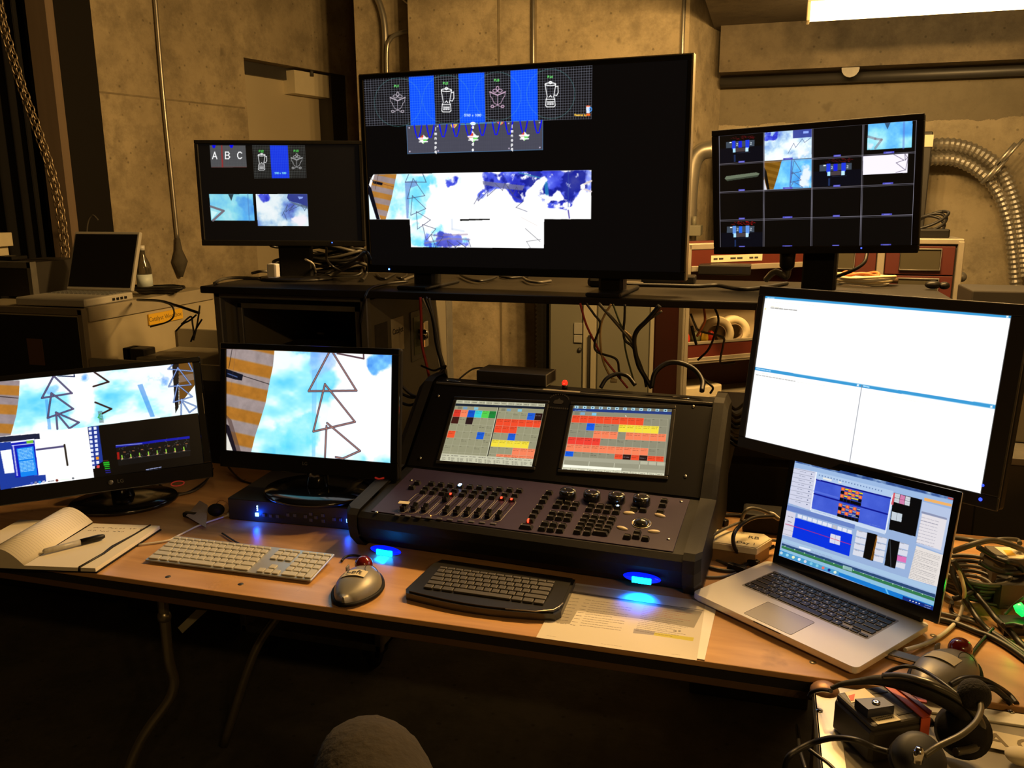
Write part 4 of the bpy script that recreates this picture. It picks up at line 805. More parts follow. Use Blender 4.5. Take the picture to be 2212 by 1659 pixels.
def pic_ul(quad, w, h):
    cv = Canvas(quad, w, h, 400, (.028, .023, .021)); z = ZM(400, 280, 3.95)
    q = z(218, 128, 525, 132, 537, 318, 231, 318); cv.poly(q, (.30, .30, .31)); gridq(cv, q, 24, 14, (.40, .42, .42), .6, .4)
    cv.poly(z(316, 128, 326, 128, 336, 318, 322, 318), (.62, .16, .16), .8); cv.line(z(235, 316, 535, 316), (.6, .25, .2), .8, .6)
    for x in (254, 406): cv.poly(z(x-18, 128, x+18, 128, x+8, 152, x-8, 152), (.03, .04, .92))
    for ch, x in zip('ABC', (242, 354, 458)): cv.text(ch, *z(x, 244)[0], 14.5, WHITE, 2.3, sl=.03)
    q = z(586, 132, 1028, 138, 1042, 410, 604, 412); cv.poly(q, (.07, .07, .07)); gridq(cv, q, 32, 20, (.50, .52, .50), .7, .5)
    q = z(735, 134, 885, 136, 900, 412, 752, 412); cv.poly(q, (.07, .20, .88)); gridq(cv, q, 10, 20, (.22, .40, .95), .7, .5)
    cv.text('PJ2', *z(642, 190)[0], 4, (.35, .9, .35), 1.); cv.text('PJ3', *z(938, 190)[0], 4, (.35, .9, .35), 1.)
    blender_icon(cv, *z(664, 272)[0], 36, (.92, .92, .92), 1.4); bones_icon(cv, *z(962, 272)[0], 34, (.62, .62, .62), 1.1)
    cv.text('5760 x 1080', *z(776, 376)[0], 3.6, (.5, .85, .95), 1., dx=2.2)
    SK = cv.flat(60, 5, SKY); q = z(212, 548, 588, 548, 605, 776, 231, 776); cv.clip = q; cv.poly(q, SK)
    softpoly(cv, z(420, 548, 588, 548, 602, 740, 480, 740), cv.flat(40, 6, [(0, (.15, .42, .85)), (1, (.45, .75, .95))]), 50, 7, .5, 4, .7)
    cv.line(z(226, 655, 338, 692, 245, 776), (.46, .42, .46), 5.5, .95); cv.poly(z(376, 548, 424, 548, 404, 608), (.16, .24, .28)); cv.poly(z(228, 690, 285, 705, 235, 765), (.8, .97, .98)); cv.line(z(545, 548, 560, 776), (.3, .5, .75), 3.5, .45)
    PL = cv.flat(46, 9, PALE); q = z(614, 548, 1050, 548, 1064, 820, 632, 820); cv.clip = q; cv.poly(q, PL)
    softpoly(cv, z(616, 548, 720, 548, 740, 600, 650, 620), cv.flat(30, 2, BLUE), 24, 3, .3, 6); cv.poly(z(888, 548, 1050, 548, 1056, 665, 1000, 632, 900, 606, 880, 580), (.16, .20, .52), .92); cv.poly(z(970, 568, 1018, 572, 1010, 585, 985, 592), (.55, .65, .95)); cv.poly(z(890, 606, 1056, 650, 1056, 675, 950, 640), (.35, .42, .5), .8)
    softpoly(cv, z(900, 760, 1056, 700, 1064, 820, 860, 820), np.ones((cv.ny, cv.nx, 3))*np.array([.97, .95, .98]), 40, 12, .3, 5)
    tri_strip(cv, [z(840, 730, 885, 640, 870, 700, 940, 640, 900, 690, 980, 650), z(880, 770, 850, 700), z(1000, 640, 1030, 688, 1050, 650)], (.25, .3, .42), 1.3, .8)
    return cv

def pic_ur(quad, w, h):
    cv = Canvas(quad, w, h, 520, (.032, .025, .021)); z = ZM(1520, 230, 4.424)
    L = (.62, .60, .66)
    X = [(150, 163), (578, 573), (1040, 1028), (1525, 1495), (2033, 1982)]   # x at top and bottom of each divider
    def V(k, t): return X[k][0]+(X[k][1]-X[k][0])*t
    topy = lambda x: 282-(x-150)*.0785; boty = lambda x: 1352-(x-163)*.012
    def P(k, r): # corner of grid
        t = r/4; x = V(k, t); yt = topy(x); yb = boty(x); f = [0, .252, .502, .752, 1][r]; return (x, yt+(yb-yt)*f)
    def cell(c_, r_, m=8): a, b, c2, d = P(c_, r_), P(c_+1, r_), P(c_+1, r_+1), P(c_, r_+1); return [(a[0]+m, a[1]+m), (b[0]-m, b[1]+m), (c2[0]-m, c2[1]-m), (d[0]+m, d[1]-m)]
    zz = lambda pts: z(*[v for p in pts for v in p])
    def sub(q, u, v):   # point inside quad q
        a = lerp2(q[0], q[1], u); b = lerp2(q[3], q[2], u); return lerp2(a, b, v)
    def sq(q, u0, v0, u1, v1): return zz([sub(q, u0, v0), sub(q, u1, v0), sub(q, u1, v1), sub(q, u0, v1)])
    def stage(c_, r_, bright):
        q = cell(c_, r_); cv.poly(sq(q, 0, .45, 1, 1), (.03, .035, .07)); rng = random.Random(c_+r_)
        for k in range(40): u = .25+.55*rng.random(); v = .03+.12*rng.random(); cv.line(zz([sub(q, u, v), sub(q, u+.03, v+.02)]), (.42 if bright < 1 else .75, .06, .08), 1.2, .6)
        cv.poly(sq(q, .14, .22, .80, .45), (.24, .28, .33)); B1 = (.12, .22, .85) if bright < 1 else (.35, .55, .85); B2 = (.08, .12, .85) if bright < 1 else (.12, .38, .9)
        cv.poly(sq(q, .28, .2, .36, .5), B1); cv.poly(sq(q, .43, .22, .51, .47), B2); cv.poly(sq(q, .59, .2, .68, .5), B1)
        cv.poly(sq(q, .36, .47, .59, .62), (.27, .23, .24)); cv.poly(sq(q, .30, .48, .36, .63), (.65, .85, .95)); cv.poly(sq(q, .59, .48, .66, .63), (.72, .88, .95)); cv.poly(sq(q, .22, .23, .27, .27), (.9, .95, .95))
        for u in (.40, .72): cv.text('2', *sq(q, u-.02, .38, u, .4)[0], 5, (.8, .85, .9), 1.1)
        cv.poly(sq(q, .32, .72, .36, .98), (.12, .2, .38), .8); cv.line(sq(q, .4, .66, .7, .74)[:2], (.2, .22, .3), 1., .7)
    stage(0, 0, 0); stage(2, 1, 0); stage(0, 3, 1)
    # cloud picture
    q = cell(1, 0, 4); A = zz(q); cv.clip = A; cv.poly(A, cv.flat(40, 9, PALE)); softpoly(cv, sq(q, 0, 0, .3, .3), cv.flat(30, 2, BLUE), 20, 3, .3, 6); cv.poly(sq(q, .6, 0, 1, .28), (.18, .22, .55), .9); cv.poly(sq(q, .82, .06, .93, .14), (.55, .65, .95)); softpoly(cv, sq(q, .5, .6, 1, 1), np.ones((cv.ny, cv.nx, 3))*.95, 40, 12, .3, 5)
    cv.line(zz([sub(q, .5, .8), sub(q, .62, .45), sub(q, .66, .6), sub(q, .8, .32), sub(q, .85, .45), sub(q, .98, .3)]), (.3, .35, .5), 1.3, .8)
    # yellow-blue picture
    q = cell(1, 1, 3); cv.clip = zz(q); cv.poly(zz(q), cv.flat(50, 15, SKY)); stripes(cv, zz([sub(q, 0, 0), sub(q, .37, 0), sub(q, .30, .45), sub(q, .2, 1), sub(q, 0, 1)]), z, 345, 362, 1.2, .25, (.45, .30, .06), (.52, .36, .10)); cv.poly(zz([sub(q, 0, .2), sub(q, .05, .35), sub(q, .12, 1), sub(q, .07, 1), sub(q, 0, .5)]), (.06, .05, .04)); cv.poly(zz([sub(q, 0, .6), sub(q, .06, 1), sub(q, 0, 1)]), (.85, .85, .88))
    softpoly(cv, sq(q, .75, .1, 1, 1), np.ones((cv.ny, cv.nx, 3))*np.array([.88, .92, .98]), 40, 3, .35, 5); cv.line(zz([sub(q, .58, .02), sub(q, .55, .95)]), (.25, .30, .62), 4, .6)
    tri_strip(cv, [zz([sub(q, .63, .02), sub(q, .78, .42), sub(q, .58, .48)]), zz([sub(q, .60, .42), sub(q, .78, .72), sub(q, .56, .78)]), zz([sub(q, .62, .76), sub(q, .82, .97), sub(q, .56, .97)])], (.28, .28, .42), 1.4, .85)
    # plain grey-green rod on black, a generic stand-in
    q = cell(0, 1); G1 = (.40, .44, .36)
    cv.poly(zz([sub(q, .10, .52), sub(q, .14, .44), sub(q, .84, .36), sub(q, .92, .41), sub(q, .88, .52), sub(q, .16, .62)]), G1); cv.poly(zz([sub(q, .13, .57), sub(q, .90, .46), sub(q, .88, .52), sub(q, .16, .62)]), (.22, .25, .2))
    # sky detail at top right
    q = cell(3, 0, 0); f = z(1572, 172, 1996, 140, 1985, 394, 1562, 418); cv.clip = f; cv.poly(f, cv.flat(60, 5, SKY)); cv.line(z(1572, 290, 1640, 310, 1700, 320, 1640, 400), (.48, .36, .42), 6, .5); cv.poly(z(1728, 160, 1786, 156, 1756, 222), (.20, .30, .42), .9); softpoly(cv, z(1564, 330, 1650, 350, 1640, 415, 1562, 418), np.ones((cv.ny, cv.nx, 3))*np.array([.8, .9, .95]), 30, 4, .3, 4); cv.line(z(1915, 150, 1908, 400), (.35, .45, .8), 5, .5)
    # white with grey zigzag
    cv.poly(z(1522, 478, 1952, 452, 1945, 634, 1520, 655), (.94, .92, .97)); tri_strip(cv, [z(1815, 460, 1912, 515, 1838, 540, 1925, 608, 1836, 632), z(1922, 455, 1925, 515, 1948, 490), z(1950, 500, 1928, 610)], (.42, .38, .45), 1.6, .9)
    for k in range(5): a, b = P(k, 0), P(k, 4); off = 3 if 0 < k < 4 else 0; cv.line(zz([(a[0]-off, a[1]), (b[0]-off, b[1])]), L, 1., .9); (cv.line(zz([(a[0]+8, a[1]), (b[0]+8, b[1])]), L, 1., .7) if off else None)
    for r_ in range(5):
        pts = [P(k, r_) for k in range(5)]; cv.line(zz(pts), L, 1., .9)
        if 0 < r_ < 4: cv.line(zz([(p[0], p[1]+12) for p in pts]), L, 1., .55)
    for c_ in range(4):
        for r_ in range(4):
            q = cell(c_, r_, 0); cv.poly(sq(q, .43-.03*(c_ % 2), .935, .57+.03*(c_ % 2), .995), (.30, .30, .72)); cv.line(sq(q, .45, .965, .55, .97)[:2], (.72, .72, .95), 1., .7)
    return cv

def tree_tri(cv, T, c_in, c_out, wd):
    for t in T: cv.line(t, c_out, wd+1.6, .9, closed=len(t) == 3)
    for t in T: cv.line(t, c_in, wd*.55, .9, closed=len(t) == 3)
def pic_lgc(quad, w, h):
    cv = Canvas(quad, w, h, 480); z = ZM(400, 580, 3.95); cv.poly(z(300, 600, 1900, 600, 1900, 1750, 300, 1750), cv.flat(110, 3, CYAN, 5, 1.8))
    softpoly(cv, z(1200, 700, 1800, 700, 1800, 1700, 1250, 1700), np.ones((cv.ny, cv.nx, 3)), 120, 5, .28, 5); softpoly(cv, z(1050, 700, 1320, 700, 1300, 900, 1085, 960), cv.flat(40, 7, [(0, (.35, .55, .95)), (1, (.8, .95, 1))]), 60, 6, .4, 4, .7)
    softpoly(cv, z(1540, 735, 1770, 735, 1768, 860, 1560, 900), cv.flat(30, 7, [(0, (.15, .45, .9)), (1, (.5, .85, 1))]), 50, 16, .35, 4, .9); cv.poly(z(1085, 870, 1130, 850, 1115, 1600, 1085, 1600), (.45, .75, .95), .55); softpoly(cv, z(730, 1250, 1150, 1200, 1150, 1600, 730, 1600), cv.flat(40, 9, [(0, (.35, .85, .95)), (1, (.75, .98, 1))]), 70, 26, .45, 4, .8)
    softpoly(cv, z(880, 690, 1200, 700, 1180, 760, 950, 760), cv.flat(30, 7, [(0, (.3, .6, .95)), (1, (.6, .9, 1))]), 50, 36, .4, 4, .8)
    stripes(cv, z(340, 670, 768, 690, 755, 830, 722, 985, 690, 1150, 640, 1310, 600, 1430, 566, 1570, 340, 1570), z, 755, 808, 1.0, .22, (.66, .43, .15), (.60, .54, .53))
    cv.poly(z(350, 1340, 440, 1560, 340, 1560), (.88, .86, .82)); cv.poly(z(350, 1320, 380, 1340, 445, 1560, 412, 1560, 350, 1380), (.10, .08, .12)); cv.poly(z(350, 1240, 400, 1290, 480, 1560, 445, 1560), (.35, .27, .25), .7)
    cv.poly(z(350, 852, 400, 870, 500, 905, 490, 955, 430, 945, 350, 922), (.06, .07, .12)); cv.line(z(370, 895, 450, 925), (.35, .45, .7), 2.5, .7); cv.line(z(500, 915, 722, 985), (.10, .08, .08), 1.8); cv.line(z(408, 680, 378, 850), (.10, .08, .08), 1.6); cv.line(z(440, 690, 390, 1060), (.4, .3, .3), .9, .5)
    ci = (.72, .50, .42); co = (.16, .17, .28)
    tree_tri(cv, [z(1245, 690, 1058, 1044, 1464, 1040), z(1196, 985, 1452, 1305, 1098, 1388), z(1215, 1315, 1496, 1552, 1350, 1618, 1290, 1605), z(1210, 1340, 1196, 1640)], ci, co, 4.2); cv.line(z(1300, 725, 1525, 770, 1522, 730), (.35, .25, .28), 4.4)
    return cv

def pic_lgl(quad, w, h):
    cv = Canvas(quad, w, h, 480, (.012, .011, .013)); z = ZM(0, 740, 4.608)
    strip = z(-200, 405, 1900, 205, 1965, 695, 985, 820, 880, 835, 110, 925, -200, 955); cv.poly(strip, cv.flat(70, 3, CYAN, 5, 1.6)); softpoly(cv, z(700, 300, 980, 290, 1000, 820, 700, 850), np.ones((cv.ny, cv.nx, 3)), 80, 5, .25, 5); softpoly(cv, z(1380, 300, 1690, 250, 1700, 470, 1420, 480), cv.flat(30, 7, [(0, (.15, .35, .85)), (1, (.6, .85, 1))]), 50, 6, .4, 4, .9)
    softpoly(cv, z(430, 420, 620, 380, 600, 480, 460, 560), cv.flat(30, 7, [(0, (.25, .4, .85)), (1, (.6, .9, 1))]), 40, 9, .35, 4, .8); cv.poly(z(1370, 420, 1420, 410, 1545, 730, 1500, 735), (.15, .45, .85), .55); cv.poly(z(460, 560, 490, 560, 520, 860, 485, 860), (.3, .6, .9), .6); softpoly(cv, z(760, 320, 920, 300, 920, 390, 790, 400), cv.flat(30, 7, [(0, (.2, .5, .95)), (1, (.6, .9, 1))]), 40, 19, .35, 4, .8)
    stripes(cv, z(-200, 395, 212, 372, 200, 545, 170, 720, 108, 925, -200, 955), z, 820, 868, 1.15, .05, (.68, .45, .17), (.58, .52, .53))
    cv.line(z(-10, 530, 190, 548), (.12, .08, .08), 1.8)
    ci = (.45, .36, .48); co = (.16, .20, .36)
    tree_tri(cv, [z(550, 330, 430, 548, 728, 500), z(525, 500, 740, 655, 485, 745), z(568, 690, 795, 790, 700, 850), z(570, 700, 580, 855)], ci, co, 3.2); cv.line(z(590, 330, 755, 338, 752, 320), co, 3)
    cv.line(z(950, 295, 1090, 390, 940, 435), (.18, .10, .10), 4.6); cv.line(z(958, 590, 1118, 655, 1030, 700), (.20, .11, .10), 4.6)
    for k in range(12): cv.line(z(985+k*1.5, 680+k*10, 1025+k*1.5, 678+k*10), (.1, .3, .12) if 3 < k < 7 else (.15, .15, .15), 1.4, .8)
    cv.line(z(1010, 700, 985, 740, 1020, 760), (.2, .65, .2), 2.)
    cv.poly(z(1705, 225, 1770, 215, 1775, 640, 1745, 700), (.06, .05, .05)); cv.poly(z(1768, 215, 1905, 205, 1930, 420, 1780, 620), (.40, .26, .08)); cv.poly(z(1775, 330, 1920, 310, 1925, 370, 1775, 400), (.55, .50, .50), .6)
    tree_tri(cv, [z(1860, 205, 1905, 290, 1668, 268, 1710, 225), z(1760, 255, 1890, 420, 1675, 438), z(1760, 420, 1905, 535, 1725, 590), z(1800, 570, 1955, 635, 1880, 690), z(1800, 560, 1800, 710)], (.75, .85, 1.), (.10, .22, .50), 2.2)
    # desktop at the lower left
    cv.poly(z(-200, 955, 880, 835, 945, 1350, -200, 1500), WHITE); cv.poly(z(-200, 955, 398, 900, 405, 955, -200, 1010), (.10, .12, .22)); cv.poly(z(-200, 1010, 120, 985, 165, 1345, 455, 1320, 460, 1390, -200, 1520), (.10, .22, .60)); cv.poly(z(0, 1078, 110, 1062, 140, 1300, 40, 1312), (.95, .96, 1.))
    cv.poly(z(108, 985, 345, 955, 385, 1325, 150, 1352), (.05, .10, .70)); cv.poly(z(108, 985, 345, 955, 347, 970, 110, 1000), (.92, .93, 1)); cv.poly(z(265, 975, 335, 968, 338, 998, 270, 1005), (.45, .75, .2)); cv.poly(z(165, 1055, 335, 1030, 372, 1320, 205, 1345), (.05, .50, .92)); cv.line(z(120, 1025, 340, 1000), (.85, .88, 1), 1.6)
    for k in range(26): cv.line(z(128+k*1.4, 1030+k*12, 136+k*1.4, 1029+k*12), (.9, .9, 1), 1.8)
    for k in range(17):
        if k == 8: continue
        cv.words(*z(180+k*1.6, 1068+k*14)[0], *z(320+k*1.6, 1048+k*14)[0], (.75, .95, 1.), 1.6, .8, k)
    cv.line(z(370, 1065, 640, 1030), (.30, .28, .45), 5); cv.line(z(650, 1015, 678, 1220), (.16, .13, .10), 4.6)
    cv.poly(z(885, 835, 990, 822, 1035, 1180, 930, 1250), (.10, .20, .55))
    for c_, x in enumerate((905, 955)):
        for k in range(10): a = x+k*(3.2 if c_ else 3.6); y = (855 if c_ == 0 else 848)+k*43; cv.poly(z(a-14, y-14, a+14, y-16, a+16, y+12, a-12, y+14), (.95, .6, .1) if (c_ and k == 7) else ((.9, .3, .3) if (c_ and k == 9) else (.88, .9, .97)))
    for k in range(7): cv.line(z(1040+k*4, 1175+k*20, 1085+k*4, 1170+k*20), (.35, .18, .12) if k < 1 else ((.15, .75, .15) if k < 5 else (.15, .15, .6)), 4 if 0 < k < 3 else 2, .9)
    for k in range(4): cv.poly(z(300+k*40, 1398-k*5, 325+k*40, 1394-k*5, 328+k*40, 1420-k*5, 303+k*40, 1424-k*5), [(.3, .4, .8), (.5, .5, .6), (.2, .6, .9), (.8, .8, .85)][k])
    cv.words(*z(480, 1390)[0], *z(545, 1380)[0], (.3, .3, .35), 2.2, .8, 3); cv.ell(z(570, 1378)[0], 3.2, 3, (.45, .18, .12)); cv.ell(z(733, 1355)[0], 2.6, 2.4, (.4, .42, .45)); cv.line(z(600, 1375, 700, 1362), (.7, .9, .7), 1, .7)
    # mixer window at lower right
    q = z(1160, 1020, 1885, 925, 1898, 1120, 1190, 1225); cv.poly(q, (.05, .05, .055)); cv.poly(z(1160, 1018, 1885, 923, 1887, 945, 1163, 1042), (.04, .08, .62)); cv.line(z(1165, 1020, 1420, 1000), (.6, .65, .9), 2., .8); cv.poly(z(1172, 1088, 1195, 1085, 1200, 1158, 1178, 1162), (.6, .08, .06))
    rng = random.Random(5)
    for k in range(8):
        x = 1222+k*87; y = 1135-k*12.4
        for j in range(10): a = x+rng.uniform(-20, 45); b = y+rng.uniform(-110, 40)-10; cv.line(z(a, b, a+rng.uniform(-18, 18), b+rng.uniform(-16, 16)), (.5, .5, .5), .9, .5)
        cv.line(z(x, y-15, x+6, y+22), (.6, .85, .25), 2.2); cv.line(z(x-6, y+20, x+10, y+18), (.9, .6, .5), 1.6); cv.line(z(x+18, y-50, x+34, y-50), (.8, .5, .3), 2, .7)
    cv.line(z(1215, 1162, 1898, 1066), (.4, .4, .4), .8, .6)
    cv.words(*z(1465, 1262)[0], *z(1612, 1235)[0], (.7, .75, .95), 1.8, .9, 11)
    return cv

def pic_dell(quad, w, h):
    cv = Canvas(quad, w, h, 420, (1, 1, 1)); z = ZM(1580, 600, 3.456); B = (.22, .58, .80); G = (.70, .72, .74)
    cv.line(z(258, 142, 2090, 292), B, 5.2); cv.poly(z(178, 664, 975, 793, 975, 818, 178, 688), B); cv.poly(z(975, 793, 1976, 948, 1975, 977, 975, 818), B); cv.line(z(978, 800, 885, 1380), (.45, .47, .52), 1.2)
    cv.words(*z(275, 149)[0], *z(330, 153)[0], (.8, .92, 1), 1.6, .8, 1); cv.words(*z(190, 677)[0], *z(300, 696)[0], (.8, .92, 1), 1.6, .8, 2); cv.words(*z(990, 806)[0], *z(1030, 815)[0], (.85, .95, 1), 1.6, .9, 3)
    cv.words(*z(315, 182)[0], *z(635, 208)[0], (.82, .8, .74), 1, .7, 4); cv.words(*z(298, 225)[0], *z(492, 244)[0], (.35, .33, .3), 1.4, .8, 5); cv.words(*z(300, 215)[0], *z(372, 226)[0], (.75, .7, .5), 1, .6, 6); cv.ell(z(258, 232)[0], 1.6, 1.6, (.95, .85, .4))
    cv.words(*z(188, 722)[0], *z(480, 772)[0], (.4, .4, .38), 1.3, .7, 7); cv.words(*z(495, 776)[0], *z(705, 808)[0], (.82, .82, .78), 1, .7, 8); cv.words(*z(985, 852)[0], *z(1635, 966)[0], (.85, .85, .8), 1, .7, 9); cv.words(*z(230, 712)[0], *z(285, 722)[0], (.7, .7, .6), 1, .6, 10)
    for x, y in ((948, 800), (1940, 960), (2058, 292)): cv.line(z(x-5, y-6, x+5, y+6), WHITE, 1.2); cv.line(z(x+6, y-5, x-6, y+5), WHITE, 1.2)
    return cv

def pic_laptop(quad, w, h):
    cv = Canvas(quad, w, h, 520, (.60, .70, .86)); z = ZM(1680, 990, 5.353)
    top = z(212, 10, 440, 68, 2032, 462, 2028, 500, 500, 120, 205, 52); cv.poly(top, cv.flat(24, 4, [(0, (.12, .22, .48)), (.5, (.25, .38, .62)), (1, (.75, .85, .95))]))
    cv.poly(z(205, 50, 2030, 490, 2010, 560, 195, 110), (.62, .74, .90), .8)
    cv.poly(z(190, 110, 445, 160, 385, 605, 130, 520), (.83, .84, .92)); 
    for k in range(8): t = k/8; a = (190-60*t, 118+t*400); cv.line(z(a[0], a[1], a[0]+240, a[1]+52), (.35, .37, .45), 1., .7); cv.words(*z(a[0]+72, a[1]+36)[0], *z(a[0]+140, a[1]+52)[0], (.25, .28, .4), 1.1, .7, k); cv.poly(z(a[0]+200, a[1]+62, a[0]+213, a[1]+66, a[0]+211, a[1]+76, a[0]+198, a[1]+72), (.25, .3, .45))
    cv.poly(z(445, 160, 460, 164, 398, 608, 380, 604), (.95, .96, .99)); cv.poly(z(460, 160, 1340, 380, 1315, 460, 450, 238), (.70, .80, .93))
    for k in range(22): a = 480+k*34; cv.poly(z(a, 190+k*8.6, a+14, 193+k*8.6, a+12, 208+k*8.6, a-2, 204+k*8.6), (.35, .45, .65), .8)
    cv.poly(z(530, 222, 630, 248, 626, 268, 526, 242), (.94, .93, .90)); cv.poly(z(705, 268, 742, 277, 740, 292, 703, 283), (.94, .93, .9))
    BLF = cv.flat(60, 6, [(0, (.20, .30, .78)), (1, (.32, .42, .88))]); cv.poly(z(450, 238, 1308, 455, 1245, 830, 395, 580), BLF); cv.line(z(455, 250, 1305, 462), (.05, .08, .55), 4.5); cv.line(z(425, 412, 1275, 650), (.05, .08, .55), 4.5); cv.words(*z(460, 245)[0], *z(500, 255)[0], (.8, .85, 1), 1.4, .8, 2); cv.line(z(420, 380, 700, 460), (.45, .55, .93), 5, .4)
    def grid(x0, y0, fill):
        for r_ in range(4 if fill else 4):
            for c_ in range(6):
                u = x0+c_*41-r_*6; v = y0+c_*11+r_*40; q = z(u, v, u+40, v+10, u+34, v+46, u-6, v+36)
                if (c_+r_*3) % 2 == 0 and r_ < 3 and not (r_ == 2 and c_ > 3): cv.poly(q, (.93, .38, .10)); cv.ell(z(u+16, v+22)[0], 2.2, 2.4, (.98, .55, .3))
                elif r_ < 3 and not (r_ > 0 and c_ == 0) and not (r_ > 0 and c_ == 5): cv.poly(q, (.12, .20, .55)); cv.poly(z(u+2, v+6, u+40, v+15, u+38, v+30, u, v+21), (.92, .85, .12) if fill else (.55, .62, .75))
                else: cv.poly(q, (.03, .03, .05))
    grid(742, 335, True); grid(712, 520, False); cv.words(*z(860, 672)[0], *z(925, 688)[0], (.9, .9, .9), 1.5, .9, 3); cv.words(*z(1060, 760)[0], *z(1180, 790)[0], (.5, .6, .9), 1.2, .6, 4)
    cv.poly(z(395, 585, 1245, 835, 1240, 880, 385, 625), (.80, .86, .95)); cv.words(*z(430, 610)[0], *z(700, 690)[0], (.4, .5, .7), 1., .6, 5)
    cv.poly(z(1315, 440, 1345, 400, 1320, 540, 1250, 870, 1240, 860), (.90, .93, .98)); cv.poly(z(1345, 400, 1665, 478, 1590, 905, 1285, 822), (.03, .03, .035)); cv.poly(z(1340, 400, 1360, 405, 1335, 540, 1310, 535), (.85, .35, .40))
    for c_, cc in enumerate(((.80, .82, .85), (.85, .50, .68), (.82, .84, .87))):
        for r_ in range(2): u = 1358+c_*60-r_*7; v = 405+c_*16+r_*52; cv.poly(z(u, v, u+56, v+15, u+49, v+64, u-7, v+49), cc); cv.line(z(u+5, v+30, u+45, v+40), (.6, .6, .65), 1, .6)
    for c_ in range(2): u = 1322+c_*60; v = 615+c_*15; cv.poly(z(u, v, u+58, v+15, u+46, v+108, u-12, v+94), (.78, .82, .86))
    cv.poly(z(110, 540, 900, 770, 890, 820, 105, 600), (.42, .52, .78)); cv.poly(z(105, 605, 215, 640, 170, 920, 50, 885), (.85, .84, .90)); cv.words(*z(125, 672)[0], *z(180, 690)[0], (.2, .22, .3), 1.6, .8, 1); cv.words(*z(120, 730)[0], *z(175, 748)[0], (.2, .22, .3), 1.6, .8, 2)
    for k in range(3): cv.line(z(95-k*14, 770+k*52, 200-k*14, 800+k*52), (.5, .5, .58), 1, .7)
    cv.poly(z(210, 690, 870, 885, 830, 1135, 172, 915), (.03, .20, .88))
    for k in range(11): u = 238+k*57.5; v = 648+k*17.5; cv.poly(z(u, v, u+50, v+14, u+44, v+54, u-4, v+40), (.90, .91, .96) if k != 7 else (.75, .75, .8))
    cv.poly(z(618, 872, 733, 905, 722, 1010, 604, 975), (.86, .86, .93)); cv.line(z(95, 762, 300, 822, 850, 1000), (.85, .15, .35), 1.8, .85); cv.line(z(675, 888, 663, 990), (.5, .5, .7), 1)
    for c_ in range(3):
        u0, v0 = ((920, 830), (1150, 895), (1400, 965))[c_]
        for r_ in range(4): u = u0-r_*13; v = v0+r_*73; cv.poly(z(u, v, u+118, v+32, u+106, v+98, u-12, v+66), (.88, .45, .72) if (c_ == 2 and r_ == 2) else (.86, .87, .92)); cv.line(z(u, v+2, u+118, v+34), (.45, .47, .55), .9, .7); cv.words(*z(u+20, v+14)[0], *z(u+60, v+25)[0], (.3, .3, .4), 1.1, .6, r_)
    cv.poly(z(1040, 855, 1155, 885, 1105, 1190, 990, 1150), (.035, .03, .03)); cv.line(z(1148, 900, 1082, 1180), (.55, .33, .06), 2.6); cv.line(z(1152, 930, 1100, 1170), (.85, .55, .12), 1.2)
    cv.poly(z(1285, 930, 1412, 965, 1360, 1275, 1235, 1235), (.035, .035, .04)); cv.line(z(1300, 950, 1310, 1260), (.3, .32, .35), 2.2, .8)
    cv.poly(z(1670, 500, 2010, 590, 1900, 1100, 1600, 990), (.72, .78, .90)); cv.poly(z(1690, 455, 2005, 530, 2000, 560, 1690, 490), (.95, .70, .40)); cv.poly(z(1670, 630, 1950, 700, 1880, 1060, 1600, 970), (.90, .88, .90)); cv.poly(z(1660, 610, 1950, 690, 1948, 712, 1655, 635), (.55, .58, .70))
    for k in range(9): cv.words(*z(1660-k*8, 680+k*36)[0], *z(1860-k*8, 735+k*36)[0], (.4, .4, .5), 1.1 if k != 1 else 2.2, .55, 20+k)
    cv.poly(z(1600, 1010, 1905, 1115, 1840, 1480, 1510, 1385), (.91, .88, .86))
    for k in range(20): cv.words(*z(1590-k*3.8, 1055+k*17.5)[0], *z(1870-k*3.8-(60 if k % 4 == 3 else 0), 1140+k*17.5)[0], (.45, .44, .46), 1., .6, 40+k)
    cv.poly(z(50, 925, 1520, 1390, 1835, 1490, 1825, 1560, 40, 960), (.66, .78, .90)); cv.poly(z(255, 1020, 388, 1058, 384, 1078, 250, 1042), (.9, .93, .97)); cv.words(*z(400, 1075)[0], *z(630, 1150)[0], (.4, .45, .6), 1., .6, 60)
    cv.poly(z(55, 985, 1820, 1570, 1818, 1608, 52, 1010), (.16, .28, .45)); cv.poly(z(52, 1012, 1812, 1610, 1808, 1650, 50, 1042), (.20, .48, .30)); cv.poly(z(760, 1235, 868, 1270, 864, 1312, 756, 1278), (.6, .75, .75), .9)
    for k in range(15): cv.ell(z(90+k*113, 1022+k*39)[0], 1.2, 1.2, (.7, .9, .7))
    cv.poly(z(48, 1050, 1808, 1655, 1800, 1700, 30, 1090, 25, 1070), (.55, .76, .88)); cv.poly(z(20, 1062, 715, 1320, 1800, 1700, 1790, 1780, 710, 1360, 18, 1125), (.08, .48, .82)); cv.poly(z(20, 1070, 715, 1312, 710, 1355, 18, 1120), (.30, .62, .80)); cv.poly(z(1240, 1500, 1262, 1508, 1292, 1578, 1270, 1570), (.4, .75, .95)); cv.poly(z(1450, 1590, 1800, 1710, 1790, 1800, 1440, 1650), (.07, .18, .50))
    for k, cc in enumerate([(.75, .85, .9), (.6, .85, .95), (.95, .95, .75), (.9, .95, 1), (.85, .85, .9), (.5, .8, .9), (.5, .8, .9), (.9, .45, .4), (.1, .15, .5), (.9, .95, .85)]): u = 48+k*69; v = 1100+k*24.5; cv.ell(z(u, v)[0], 3.2, 3.2, cc)
    for k in range(4): cv.ell(z(1530+k*35, 1640+k*12)[0], 1.3, 1.3, WHITE)
